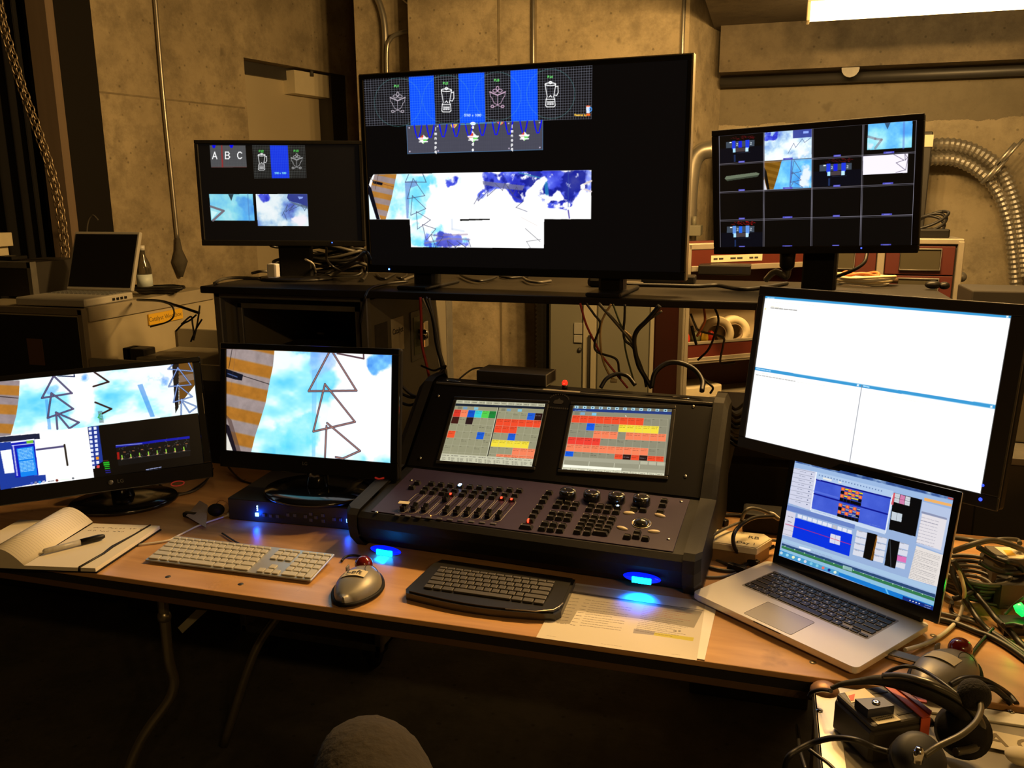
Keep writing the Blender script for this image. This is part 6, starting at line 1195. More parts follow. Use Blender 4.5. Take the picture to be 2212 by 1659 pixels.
en = mb.build('encoder_wheel', mat('encoder_black', (.012, .011, .009), .22, coat=.5), co); place(en, [fp(*z7(*q), .010) for q in ((535, 342), (798, 362), (1066, 386), (1337, 410))], 'e')
mb = MB(); mb.ball((0, 0, 0), .0135, .0055, .004, 20, 8); ov = mb.build('oval_button', mat('cream_button', (.72, .60, .40), .4), co)
for k, (q, a) in enumerate((((1200, 545), .12), ((1536, 571), -.25), ((1126, 709), -.25), ((1471, 745), .12))): x, y = fp(*z7(*q), .003); o = ov if k == 0 else dup(ov, co); o.matrix_local = FPM @ tr(x, y, .003) @ rz(a)
x, y = fp(*z7(1335, 652), .004); mb = MB(); mb.M = FPM; mb.lathe([(.0185, .002), (.0200, .004), (.0215, .004), (.0225, .002)], 36, (x, y, 0)); rg = mb.build('trackball_ring', BRASS, co); mb = MB(); mb.M = FPM; mb.ball((x, y, .004), .0172, .0172, .011); mb.build('trackball', mat('trackball_grey', (.03, .03, .024), .15, coat=.6), co)
mb = MB(); mb.lathe([(.0042, 0), (.0042, .0012), (.002, .0024), (0, .0024)], 14); sc_ = mb.build('screw', BRASS, co); place(sc_, [fp(*z7(1768, 422)), fp(*z7(1630, 830)), fp(*z6(598, 210)), fp(*z6(185, 592))], 's')
# screen wall
SA_ = math.atan2(.178, .184); SPM = tr(0, .246, .128) @ rx(SA_); Sw = CM @ SPM; Swi = Sw.inverted(); Sn = Sw.to_3x3() @ Vector((0, 0, 1)); So = Sw.translation
def sp(px, py, h=.002): return Swi @ at_plane(px, py, So+Sn*h, Sn)
mb = MB(); mb.M = SPM; mb.box((-HX+.002, .004, 0), (HX-.002, .252, .0025), .001); mb.build('screen_panel', mat('screen_panel', (.0055, .005, .005), .45, spec=.2), co)
mb = MB(); mb.M = Matrix(); mb.box((-HX+.004, .430, .309), (HX-.004, .436, .3145), .001); mb.build('top_lip', mat('lip_edge', (.10, .095, .085), .4), co)
for q, pic in (([(987.4, 864.6), (1179, 872.8), (1148.3, 1008.7), (949.8, 995.7)], pic_lcd1), ([(1240.2, 876.4), (1451.8, 884.9), (1434.6, 1028.6), (1213.5, 1014.5)], pic_lcd2)):
    P = [sp(*p) for p in q]; c = sum(P, Vector())/4; w = ((P[1]-P[0]).length+(P[2]-P[3]).length)/2; h = ((P[3]-P[0]).length+(P[2]-P[1]).length)/2; a = (P[1]+P[2]-P[0]-P[3]); a = math.atan2(a.y, a.x)
    M = SPM @ tr(c.x, c.y, .0032) @ rz(a) @ rx(-PI/2)
    mb = MB(); mb.M = SPM @ tr(c.x, c.y, .0) @ rz(a); bb_ = .010
    for A, B in (((-w/2-bb_, h/2, 0), (w/2+bb_, h/2+bb_, .006)), ((-w/2-bb_, -h/2-bb_, 0), (w/2+bb_, -h/2, .006)), ((-w/2-bb_, -h/2, 0), (-w/2, h/2, .006)), ((w/2, -h/2, 0), (w/2+bb_, h/2, .006))): mb.box(A, B, .002)
    ts = mb.build('touch_screen', mat('screen_surround', (.016, .015, .013), .35), co); pic(q, w, h).mesh('display', M, ts, 1.0, .3)
for k, q in enumerate(((946.7, 856), (907.8, 990), (1497.7, 878.5), (1480.7, 1029))): p = sp(*q); o = dup(sc_, co); o.matrix_local = SPM @ tr(p.x, p.y, .0024)
# embossed emblem between the screens: arc of lettering over a winged shape
p = sp(1207, 868); EM = mat('emblem_grey', (.045, .042, .038), .4)
mb = MB(); mb.M = SPM @ tr(p.x, p.y, .0026); mb.prism([(-.014, -.004), (-.010, -.007), (.008, -.007), (.013, -.001), (.011, .004), (.004, .006), (.0, .011), (-.004, .006), (-.011, .004)], 0, .0006)
for k in range(11): a = R(160-k*14); mb.box((.026*math.cos(a)-.0016, .004+.019*math.sin(a)-.002, 0), (.026*math.cos(a)+.0016, .004+.019*math.sin(a)+.002, .0006))
for k in range(11): mb.box((-.030+k*.0056, -.022, 0), (-.030+k*.0056+.0034, -.017, .0006))
mb.build('emblem', EM, co)
# things let into the top ledge
mb = MB(); mb.box((-.22, .452, .312), (-.16, .462, .3128)); mb.build('ledge_slot', BLKM, co); mb = MB(); mb.box((-.02, .45, .312), (.08, .462, .3128)); mb.build('ledge_slot', BLKM, co)
p = CMi @ at_z(1215, 845, TZ+.314); mb = MB(); mb.box((p.x-.055, .438, .3122), (p.x+.045, .452, .3132)); mb.build('label_strip', mat('grey_tape', (.35, .32, .24), .6), co)
for pxx in (950, 1487):
    p = CMi @ at_z(pxx, 838, TZ+.314); mb = MB(); P = [(p.x+.022*math.cos(a), .462+.006*math.sin(a), .3135) for a in [2*PI*k/14 for k in range(14)]]; mb.tube(P, .0012, 5, closed=True); mb.build('cable_ring', CHROME, co)
p = CMi @ at_z(1219, 836, TZ+.32); mb = MB(); mb.lathe([(.0075, 0), (.0075, .012), (0, .012)], 18, (p.x, .468, .312)); lt_ = mb.build('lamp_socket', BLK, co); mb = MB(); mb.lathe([(.007, .012), (.008, .018), (.005, .024), (0, .025)], 18, (p.x, .468, .312)); mb.build('red_lamp', mat('red_lens', (.4, .01, .005), .2, emit=(1, .03, .01), es=1.2), lt_); mb = MB(); mb.ball((p.x, .4605, .329), .0018); mb.build('red_lamp', LED_R, lt_)
# blue courtesy lights in the front
for k, (px, py) in enumerate(((834, 1188), (1387, 1247))):
    q = CMi @ at_plane(px, py, CM @ Vector((0, .000, .05)), CM.to_3x3() @ Vector((0, -1, 0)))
    mb = MB(); mb.ball((q.x, -.002, q.z), .040, .009, .0105, 28, 10); ln = mb.build('light_lens', mat('blue_lens', (.01, .02, .5), .15, emit=(.0, .01, 1.), es=1.2), co)
    mb = MB(); mb.box((q.x-.019, -.0135, q.z-.0085), (q.x+.021, -.0085, q.z+.004), .001); mb.build('blue_lamp', mat('cyan_core', (.1, .5, 1), .2, emit=(.0, .35, 1.), es=14), ln)
    d = bpy.data.lights.new('courtesy_light', 'SPOT'); d.energy = (3.6, 1.5)[k]; d.color = (.0, .12, 1.); d.spot_size = R(110); d.spot_blend = .5; d.shadow_soft_size = .006
    o = bpy.data.objects.new('courtesy_light', d); COL.objects.link(o); o.parent = co; o.location = (q.x+.002, -.020, q.z-.004); o.rotation_euler = (R(-22), 0, 0)
# small black box standing on the console ledge
DB = CM @ tr(0, .0, .3135); p0 = DB.inverted() @ at_z(1008, 836, TZ+.315); p1 = DB.inverted() @ at_z(1178, 836, TZ+.315)
bxo = empty('converter_box', DB, 'slim black converter box lying on top of the console', 'device')
mb = MB(); mb.box((p0.x, .470, 0), (p1.x, .56, .032), .002); hb = mb.build('case', mat('dark_anodised', (.03, .027, .022), .45), bxo)
mb = MB(); 
for A, B in (((p1.x, .470, 0), (p1.x+.0015, .474, .032)), ((p1.x, .47, .030), (p1.x+.0015, .56, .0325)), ((p1.x, .47, 0), (p1.x+.0015, .56, .002)), ((p1.x, .556, 0), (p1.x+.0015, .56, .032))): mb.box(A, B)
mb.build('edge_trim', ALU, bxo)

# ------------------------------------------------------------------ switcher box under the centre monitor
p0 = at_z(491, 1081, TZ+.052); p1 = at_z(768, 1104, TZ+.052); th = math.atan2(p1.y-p0.y, p1.x-p0.x); SWM = tr(p0.x, p0.y, TZ+.001) @ rz(th); w = (p1-p0).length
sw = empty('video_switcher', SWM, 'flat black video switcher with two bright blue square lights, under the centre monitor', 'video switcher')
mb = MB(); mb.box((0, 0, 0), (w, .26, .058), .003); bd = mb.build('case', mat('switcher_black', (.022, .02, .016), .42), sw)
SWi = SWM.inverted()
def swp(px, py): return SWi @ at_plane(px, py, SWM.translation, SWM.to_3x3() @ Vector((0, -1, 0)))
z3 = lambda x, y: (460+x/5.53, 960+y/5.53)
mb = MB(); mb.box((-.0042, -.003, -.0042), (.0042, 0, .0042), .001); bt = mb.build('square_button', mat('smoky_button', (.10, .095, .09), .5), sw)
B_ = [(612, 842), (695, 852), (775, 858), (900, 840), (980, 846), (1108, 860), (1170, 830), (1172, 902), (1232, 872), (1315, 846), (1320, 914), (1447, 893), (1525, 898)]
for k, q in enumerate(B_): p = swp(*z3(*q)); o = bt if k == 0 else dup(bt, sw); o.location = (p.x, 0, p.z)
for q in ((530, 835), (1620, 910)): p = swp(*z3(*q)); mb = MB(); mb.box((p.x-.0048, -.0035, p.z-.0048), (p.x+.0048, 0, p.z+.0048), .001); mb.build('lit_button', mat('blue_button', (.1, .3, 1), .3, emit=(.10, .35, 1.), es=9), sw); 
for q in ((530, 737), (531, 760), (533, 784)): p = swp(*z3(*q)); mb = MB(); mb.ball((p.x, -.001, p.z), .0016); mb.build('status_light', LED_W, sw)
for q, e_ in (((530, 835), .10), ((1620, 910), .06)):
    p = swp(*z3(*q)); d = bpy.data.lights.new('button_glow', 'POINT'); d.energy = e_; d.color = (.0, .06, 1.); d.shadow_soft_size = .005; o = bpy.data.objects.new('button_glow', d); COL.objects.link(o); o.parent = sw; o.location = (p.x, -.012, p.z)

# ------------------------------------------------------------------ keyboards
def keys_on(parent, M, rows, pitch, gap, hgt, m, lim=100, taper=.94, name='key', m2=None):
    """rows: list of (y_centre, key depth, [(x_left_units, width_units), ...]) in units of pitch; local z up"""
    allk = [(y, dep, x, w) for y, dep, r in rows for x, w in r]; meshes = {}
    for n_, (y, dep, x, w) in enumerate(allk[:lim]):
        key = (round(w, 3), round(dep, 3))
        if key not in meshes:
            mb = MB(); a, b = (w*pitch-gap)/2, (dep*pitch-gap)/2; mb.box((-a, -b, 0), (a, b, hgt), min(.0012, hgt*.4)); o = mb.build(name, m, parent); meshes[key] = o
        else: o = dup(meshes[key], parent)
        o.matrix_local = M @ tr((x+w/2)*pitch, y*pitch, 0)
    if len(allk) > lim:
        mb = MB()
        for (y, dep, x, w) in allk[lim:]:
            a, b = (w*pitch-gap)/2, (dep*pitch-gap)/2; cx, cy = (x+w/2)*pitch, y*pitch; mb.box((cx-a, cy-b, 0), (cx+a, cy+b, hgt), min(.0012, hgt*.4))
        o = mb.build(name+'s', m, parent); o.matrix_local = M; o['kind'] = 'stuff'
# white full-size keyboard
fl_, fr_ = at_z(313, 1211, TZ+.006), at_z(671, 1256, TZ+.006); th = math.atan2(fr_.y-fl_.y, fr_.x-fl_.x)
KM = tr(fl_.x, fl_.y, TZ+.0045) @ rz(th) @ rx(R(6.5)); kw_ = .418; kd = .114
kb = empty('white_keyboard', KM, 'white full-size keyboard with aluminium tray on the left of the table', 'keyboard')
mb = MB(); mb.box((0, 0, 0), (kw_, kd, .004), .0018); mb.build('aluminium_tray', mat('kb_aluminium', (.5, .52, .55), .35, metal=.6), kb)
mb = MB(); mb.box((.01, kd-.022, -.012), (kw_-.01, kd-.006, .0)); mb.build('rear_foot', WHT, kb)
u = kw_/22.55; seq = lambda x0, ws: [(x0+sum(ws[:k]), w) for k, w in enumerate(ws)]
rows = []
rows.append((.62, 1, seq(.2, [1.5, 1.25, 1.25, 4.9, 1.25, 1.25, 1.5][0:0] or [1.6, 1.3, 1.5, 4.7, 1.5, 1.3, 2.1-.0])+[(15.0+.2, 1), (16.2, 1), (17.2, 1)][0:3]+[(18.45, 2), (20.45, 1)]))
rows.append((1.62, 1, seq(.2, [2.25]+[1]*10+[1.75])+[(16.2, 1)]+[(18.45+k, 1) for k in range(3)]))
rows.append((2.62, 1, seq(.2, [1.75]+[1]*11+[1.25])+[(18.45+k, 1) for k in range(4)]))
rows.append((3.62, 1, seq(.2, [1.5]+[1]*12+[.5+.0])[:-1]+[(13.7, .5)][:0]+[(13.7-.0, .5)]+[(15.2+k, 1) for k in range(3)]+[(18.45+k, 1) for k in range(4)]))
rows.append((4.62, 1, seq(.2, [1]*13+[1.0])+[(15.2+k, 1) for k in range(3)]+[(18.45+k, 1) for k in range(4)]))
rows.append((5.42, .6, seq(.2, [1]*14)+[(15.2+k, 1) for k in range(3)]+[(18.45+k, 1) for k in range(4)]))
rows.append((1.12, 2, [(21.45-.0, 1)][:1]))
keys_on(kb, tr(0, .0015, .004), rows, u, .0032, .0034, mat('white_key', (.50, .48, .42), .4), 100)
# small black keyboard half under the console
z8 = lambda x, y: (680+x/3.95, 1160+y/3.95)
KX0, KX1 = -.668, -.345; BM = tr(0, 0, TZ+.001)
bk_ = empty('black_keyboard', tr(-.506, 1.56, TZ+.002) @ rz(R(-1.0)), 'compact black keyboard with curved front, lying in front of the console', 'keyboard')
mb = MB(); out = []
for k in range(13): t = k/12; out.append((-.158+.316*t, -.086-.018*math.sin(PI*t)))
out = [(-.166, -.07)]+out+[(.166, -.07), (.160, .075), (-.150, .085), (-.160, .06)]
mb.prism(out, 0, .014); mb.prism([(x*.97, y*.95) for x, y in out], .014, .018); mb.build('keyboard_shell', mat('kb_black', (.016, .015, .014), .3, coat=.3), bk_)
mb = MB(); mb.tube([(.06, -.099, .018), (.12, -.092, .018), (.152, -.078, .019), (.160, -.06, .019), (.163, -.045, .019)], .0012, 5); mb.build('worn_edge', mat('worn_silver', (.55, .5, .4), .3, metal=.6), bk_)
rows = []; U = .0172
rows.append((.5, .95, seq(0, [1.2, 1.1, 1.5, 7.2, 1.35, 1.35, 1.3]))); rows.append((1.5, .95, seq(0, [2.2]+[1]*10+[2.8]))); rows.append((2.5, .95, seq(0, [1.7]+[1]*11+[2.3]))); rows.append((3.5, .95, seq(0, [1.4]+[1]*12+[1.6]))); rows.append((4.5, .95, seq(0, [1]*13+[2.0]))); rows.append((5.3, .6, seq(0, [1.07]*14)))
keys_on(bk_, tr(-.1290, -.066, .018) @ rx(R(3)), rows, U, .0022, .0045, mat('dusty_black_key', (.055, .049, .038), .45, var=.1, scale=60), 100)

# ------------------------------------------------------------------ trackball mice
def trackball_mouse(p_tail, p_nose, label, tape_txt):
    d = (p_nose-p_tail); L = d.length; th = math.atan2(d.y, d.x)-PI/2; M = tr(p_tail.x, p_tail.y, TZ+.001) @ rz(th)
    e = empty('trackball_mouse', M, label, 'trackball mouse'); SIL = mat('silver_lacquer', (.24, .225, .19), .42, metal=.3)
    N_, K_ = 28, 18; mb = MB(); mb.s = True; prev = None
    W = lambda t: .0415*(max(0., math.sin(PI*min(1, max(0, t))**.92))**.5)*(.74+.32*math.sin(PI*min(1, t*.8+.1)))+.003; Hh = lambda t: (.009+.030*max(0., math.sin(PI*(t*.74+.14)))**1.2)
    for k in range(K_+1):
        t = k/K_; y = L*t; w = W(t)*1.0; h = Hh(t); ring = []
        for j in range(N_):
            a = PI*j/(N_-1); sx = math.cos(a); sz = math.sin(a)**.8; ring.append((w*(abs(sx)**.85)*(1 if sx > 0 else -1)+.004*math.sin(PI*t), y, .004+h*sz))
        i = mb.V(ring)
        if prev is not None:
            for j in range(N_-1): mb.F((prev+j, i+j, i+j+1, prev+j+1)[::-1])
            mb.F((prev, prev+N_-1, i+N_-1, i), False)
        else: mb.F([i+j for j in range(N_)], False)
        prev = i
    mb.F([prev+N_-1-j for j in range(N_)], False); bd = mb.build('shell', SIL, e)
    mb = MB(); mb.s = True; mb.lathe([(1., 0), (1.02, .5), (1., 1.)], 32); bs = None
    mb = MB(); P = [((W(t)+.002)*s+.004*math.sin(PI*t), L*t, .006) for s in (1,) for t in [k/20 for k in range(21)]]+[(-(W(t)+.002)+.004*math.sin(PI*t), L*t, .006) for t in [1-k/20 for k in range(21)]]; mb.tube(P, .0045, 6, closed=True); mb.build('dark_skirt', BLKM, e)
    mb = MB(); mb.ball((-.008, L*.90, .028), .020, .020, .020, 28, 18); mb.build('ball', mat('red_ball', (.13, .008, .006), .08, coat=1.), e)
    mb = MB(); P = [(.026+.014*math.cos(a)*.9, L*.62+.019*math.sin(a), .004+Hh(.62)*.86-.010*(math.cos(a))) for a in [2*PI*k/24 for k in range(24)]]; mb.tube(P, .0007, 5, closed=True); mb.build('button_outline', BLK, e)
    if tape_txt is not None:
        q = [(-.027, L*.44, .0), (.022, L*.42, .0)]; mb = MB(); n = 14; i = mb.V([(-.028+.052*k/n, L*.36+s*.028, .0048+Hh(.42)*(max(0, 1-((-.028+.052*k/n-.004)/ (W(.42)))**2))**.42+.0012) for s in (0, 1) for k in range(n+1)])
        for k in range(n): mb.F((i+k, i+k+1, i+n+2+k, i+n+1+k))
        mb.build('masking_tape', TAPE, e)
        if tape_txt: text_mesh(tape_txt, .021, tr(-.001, L*.36+.014, .0048+Hh(.42)+.0022), INK, e)
    mb = MB(); mb.box((-W(.75)-.001, L*.70, .02), (-W(.75)+.003, L*.80, .034), .002); mb.build('side_button', SIL, e)
    return e
trackball_mouse(at_z(742, 1314, TZ), at_z(800, 1240, TZ+.0), 'silver trackball mouse with red ball and tape reading Left', 'Left')
trackball_mouse(at_z(1985, 1500, TZ+.0), at_z(2090, 1432, TZ), 'silver trackball mouse with dark red ball at the right, behind the headset', '')

# ------------------------------------------------------------------ silver laptop at the right
Lq = [at_z(*q, TZ+.02) for q in ((1494, 1280), (1852, 1442), (2021, 1347), (1648, 1212))]
lc = (Lq[0]+Lq[1]+Lq[2]+Lq[3])/4; LM = tr(lc.x, lc.y, TZ+.002) @ rz(R(-36.2)); la = empty('silver_laptop', LM, 'open silver laptop with black keys on the right of the table', 'laptop')
LAP = mat('laptop_aluminium', (.76, .73, .66), .36, metal=.35, var=.03, scale=4)
LW, LD = .364, .252
def rrect(w, d, r, n=5):
    P = []
    for cx, cy, a0 in ((w/2-r, d/2-r, 0), (-w/2+r, d/2-r, PI/2), (-w/2+r, -d/2+r, PI), (w/2-r, -d/2+r, 1.5*PI)):
        for k in range(n+1): a = a0+PI/2*k/n; P.append((cx+r*math.cos(a), cy+r*math.sin(a)))
    return P
mb = MB(); mb.prism(rrect(LW-.008, LD-.008, .010), .003, .007); mb.prism(rrect(LW, LD, .012), .007, .0175); mb.prism(rrect(LW-.001, LD-.001, .012), .0175, .0182)
mb.build('base', LAP, la)
mb = MB()
for x_ in (-.16, .16):
    for y_ in (-.105, .105): mb.lathe([(.007, -.001), (.007, .003)], 14, (x_, y_, 0))
mb.build('rubber_foot', RUB, la)
mb = MB(); mb.prism(rrect(.105, .076, .004), .0182, .0184); tp = mb.build('trackpad', mat('trackpad_metal', (.50, .47, .42), .3, metal=.35), la); tp.location = (-.008, -.078, 0)
mb = MB(); P = [(x-.008, y-.078, .0183) for x, y in rrect(.106, .077, .004)]; mb.tube(P, .0004, 4, closed=True); mb.build('trackpad_outline', JAMB, la)
mb = MB(); mb.prism(rrect(.280, .113, .004), .0181, .0183); kw2 = mb.build('keyboard_well', mat('key_well', (.30, .28, .25), .5, metal=.3), la); kw2.location = (.0, .035, 0)
mb = MB(); mb.box((-.03, -.127, .0165), (.03, -.1255, .0185)); mb.build('thumb_notch', JAMB, la)
rows = []; U = .274/14.5
rows.append((.5, .95, seq(0, [1, 1, 1, 1.25, 5.0, 1.25, 1])+[(11.5, 1)]+[(13.5, 1)])); rows[-1] = (.5, .95, [k for k in rows[-1][2]][:7]); rows.append((.28, .45, [(11.5, 1), (12.5, 1), (13.5, 1)])); rows.append((.74, .45, [(12.5, 1)]))
rows.append((1.5, .95, seq(0, [2.25]+[1]*10+[2.25]))); rows.append((2.5, .95, seq(0, [1.75]+[1]*11+[1.75]))); rows.append((3.5, .95, seq(0, [1.5]+[1]*12+[1.0]))); rows.append((4.5, .95, seq(0, [1]*13+[1.5]))); rows.append((5.3, .5, seq(0, [14.5/14]*14)))
keys_on(la, tr(-.137, -.018, .0183), rows, U, .0026, .0022, mat('black_laptop_key', (.012, .012, .014), .42), 100)
mb = MB(); rng = random.Random(2)      # legends
for y, dep, r in rows:
    for x, w in r:
        if w <= 1.05 and dep > .6: cx, cy = -.137+(x+.5)*U, -.018+y*U; mb.box((cx-.0016, cy-.002, .0205), (cx+.0016*rng.choice([0, 1]), cy+.002, .0207))
mb.build('key_legends', mat('legend_white', (.6, .62, .7), .5), la)
# lid
sc2 = 1.036; c = CAM+(Vector((.208, 1.678, .923))-CAM)*sc2; HL = LM.inverted() @ head(c, -38.0, -12.3, -2.0)
q = [(1718.8, 992.2), (2058.8, 1075.5), (2015.3, 1318.2), (1683.2, 1201)]; dw, dh = .331*sc2, .207*sc2
cv = pic_laptop(q, dw, dh)
mb = MB(); mb.M = HL; mb.box((-dw/2-.013, .001, -dh/2-.022), (dw/2+.013, .008, dh/2+.014), .003); ld = mb.build('lid', LAP, la)
mb = MB(); mb.M = HL; 
for A, B in (((-dw/2-.0125, -.001, dh/2), (dw/2+.0125, .002, dh/2+.0135)), ((-dw/2-.0125, -.001, -dh/2-.021), (dw/2+.0125, .002, -dh/2)), ((-dw/2-.0125, -.001, -dh/2), (-dw/2, .002, dh/2)), ((dw/2, -.001, -dh/2), (dw/2+.0125, .002, dh/2))): mb.box(A, B)
mb.build('screen_bezel', GLOSS, ld); cv.mesh('display', HL @ tr(0, -.0002, 0), ld, 1.0, .25)
a = HL @ Vector((-dw/2+.02, .006, -dh/2-.024)); b = HL @ Vector((dw/2-.02, .006, -dh/2-.024)); mb = MB(); mb.tube([a, b], .007, 10); mb.build('hinge', BLKM, la)

# ------------------------------------------------------------------ notebook with marker
NBZ = TZ
fr, br, sf, sb = at_z(208, 1240, NBZ), at_z(345, 1136, NBZ+.012), at_z(52, 1222, NBZ+.012), at_z(201, 1131, NBZ+.012)
fr = at_z(206, 1228, NBZ+.012)
nb = empty('notebook', tr(sf.x, sf.y, TZ+.001), 'open ruled notebook with black cover at the left front of the table', 'notebook')
o_ = Vector((sf.x, sf.y, TZ+.001)); PAP = mat('page_paper', (.74, .68, .55), .8, var=.03, scale=5)
def loc(p, z): return Vector((p.x-o_.x, p.y-o_.y, z))
mb = MB(); mb.prism([tuple(loc(p, 0).xy) for p in (sf, fr+(fr-sf)*.02, br+(br-sb)*.02, sb)], 0, .003); W2 = (sf-fr); mb.prism([tuple(loc(p, 0).xy) for p in (sf+W2*1.0, sf, sb, sb+W2*1.0)], 0, .003); mb.build('cover', BLKM, nb)
mb = MB(); q = [loc(p, 0) for p in (sf, fr, br, sb)]; mb.prism([tuple(v.xy) for v in q], .003, .0115); pg = mb.build('right_pages', PAP, nb)
# left page block, arching away from the spine
mb = MB(); mb.s = True; n = 24; prof = []
for k in range(n+1):
    t = k/n; x = -.195*t; zt = .0115+.040*math.sin(PI*min(1, t/.62))**1.0*(1-.2*t) if t < .62 else .0115+.0*(t); prof.append((x, zt))
dirx = (W2.normalized()); L0 = len(prof)
def lp(t, s, z): b0 = loc(sf, 0).lerp(loc(sb, 0), s); v = b0+dirx*(.195*t); return (v.x, v.y, z)
for s_ in (0, 1):
    pass
i = mb.V([lp(k/n, 0, prof[k][1]) for k in range(n+1)]+[lp(k/n, 1, prof[k][1]+.004) for k in range(n+1)]+[lp(k/n, 0, .0032) for k in range(n+1)]+[lp(k/n, 1, .0032) for k in range(n+1)]); m = n+1
for k in range(n): mb.F((i+k, i+m+k, i+m+k+1, i+k+1)); mb.F((i+k, i+k+1, i+2*m+k+1, i+2*m+k), False); mb.F((i+m+k, i+3*m+k, i+3*m+k+1, i+m+k+1), False)
mb.build('left_pages', PAP, nb)
mb = MB()
for j in range(30):   # ruled lines
    s_ = .03+j*.032; mb.tube([Vector(lp(k/n, s_, prof[k][1]+.004*s_+.0003)) for k in range(1, 15)], .00016, 3)
mb.build('ruled_lines', mat('rule_grey', (.45, .42, .36), .8), nb)
mb = MB(); q2 = [loc(p, 0) for p in (sf, fr, br, sb)]
def pgp(u, v): a = q2[0].lerp(q2[1], u); b = q2[3].lerp(q2[2], u); return a.lerp(b, v)
rng = random.Random(4)
for row, v in ((0, .90), (1, .82)):
    u = .12+.0*row
    while u < (.82 if row == 0 else .6):
        a = pgp(u, v)+Vector((0, 0, .0117)); P = [a+Vector((rng.uniform(-.003, .003)+k*.0018, rng.uniform(-.0035, .0035), 0)) for k in range(4)]; mb.tube(P, .0004, 4); u += rng.choice([.05, .055, .1])
mb.build('handwriting', mat('pen_ink', (.18, .12, .10), .7), nb)
mb = MB(); a, b, c_ = pgp(.86, 1.0), pgp(.80, .45), pgp(.78, -.0); mb.tube([a+Vector((0, 0, .0125)), pgp(.84, .75)+Vector((0, 0, .0125)), b+Vector((.0, 0, .0125)), pgp(.82, .3)+Vector((0, 0, .0125)), c_+Vector((0, 0, .0125)), c_+Vector((0, -.002, .004))], [.0022, .0022, .004, .0032, .003, .003], 6); mb.build('elastic_band', BLK, nb)
a = at_z(92, 1192, TZ+.021); b = at_z(226, 1158, TZ+.021); mk = empty('marker_pen', frame(a, b-a, (0, 0, 1)), 'grey marker pen with black cap lying on the open notebook', 'marker')
L = (b-a).length; mb = MB(); mb.lathe([(.003, 0), (.0062, .004), (.0068, .03), (.0068, L*.62)], 16, ax='x'); mb.build('barrel', mat('marker_grey', (.36, .34, .28), .4, var=.3, scale=120, stretch=(1, .2, .2)), mk)
mb = MB(); mb.lathe([(.0074, L*.60), (.0074, L*.9), (.0055, L*.97), (.004, L), (0, L)], 16, ax='x'); mb.build('cap', BLK, mk)

# ------------------------------------------------------------------ printed running sheet under the console's right end
q = [at_z(*p, TZ+.001) for p in ((1158, 1378), (1505, 1428))]; th = math.atan2(q[1].y-q[0].y, q[1].x-q[0].x); pw = (q[1]-q[0]).length; ph = .235
PM = tr((q[0].x+q[1].x)/2, (q[0].y+q[1].y)/2, TZ+.0022) @ rz(th) @ tr(0, ph/2, 0)
zq = lambda x, y: (1120+x/4.608, 1220+y/4.608)
c4 = [PM @ Vector((sx*pw/2, sy*ph/2, 0)) for sx, sy in ((-1, 1), (1, 1), (1, -1), (-1, -1))]
def toimg(p): v = p-CAM; d = v.dot(_F); return (PW/2+FPX*v.dot(_R)/d, PH/2-FPX*v.dot(_U)/d)
cv = Canvas([toimg(p) for p in c4], pw, ph, 420, (.86, .83, .76)); z = ZM(1120, 1220, 4.608)
cv.poly(z(515, 255, 1830, 465, 1745, 628, 1205, 540, 590, 455, 510, 590, 352, 570), (.60, .57, .50)); cv.poly(z(590, 455, 1205, 540, 1195, 560, 560, 470), (.74, .70, .62), .5); cv.poly(z(1150, 635, 1360, 665, 1345, 700, 1140, 680), (.62, .60, .60)); cv.poly(z(1355, 672, 1745, 725, 1735, 760, 1345, 702), (.80, .76, .25)); cv.line(z(520, 275, 1835, 455), (.2, .18, .15), 3)
for k in range(9): y = 330+k*31-(0 if k else 0); x = 520-k*17; cv.words(*z(x, y)[0], *z(x+90, y+10)[0], (.2, .18, .16), 2., .85, k); cv.words(*z(x+150-k*2, y+18)[0], *z(x+200-k*2, y+24)[0], (.15, .13, .12), 2., .85, k+20)
for k in range(12): y = 350+k*22; x = 735-k*11; cv.words(*z(x, y+8)[0], *z(x+(400 if k % 3 else 260), y+(60 if k % 3 else 40))[0], (.2, .18, .16), 1.8, .8, k+40)
for k in range(15): y = 395+k*17; x = 1250-k*6; cv.words(*z(x, y+20)[0], *z(min(1790, x+480-(k % 4)*60), y+95-(k % 4)*8)[0], (.55, .2, .15) if k < 5 else (.2, .18, .16), 1.5, .75, k+70)
cv.text('CATALYST', *z(1545, 665)[0], 3.0, (.2, .18, .16), 1.2, dx=3.4, sl=.12)
cv.words(*z(285, 705)[0], *z(380, 716)[0], (.55, .52, .46), 1.2, .8, 90); cv.words(*z(825, 785)[0], *z(1025, 812)[0], (.55, .52, .46), 1.2, .8, 91); cv.words(*z(1525, 888)[0], *z(1605, 898)[0], (.55, .52, .46), 1.2, .8, 92)
cv.a *= .93
pm = mat('printed_sheet', (.8, .78, .7), .7); N = pm.node_tree.nodes; at_ = N.new('ShaderNodeAttribute'); at_.attribute_name = 'picture'; pm.node_tree.links.new(at_.outputs['Color'], N['Principled BSDF'].inputs['Base Color']); MATS['lcd_0_7'] = pm
ps = cv.mesh('running_sheet', rx(-PI/2), None, 0, 7); ps.matrix_world = PM; tag(ps, 'printed running sheet with grey rows and a yellow highlight, under the console', 'paper')
mb = MB(); mb.box((-pw/2, -ph/2+.01, -.0016), (pw/2, ph/2, -.0003)); o = mb.build('blank_sheet', mat('sheet_paper', (.80, .77, .68), .7)); o.matrix_world = PM @ rz(R(-2.5)) @ tr(.018, .004, 0); tag(o, 'second sheet of paper mostly hidden under the printed running sheet', 'paper')
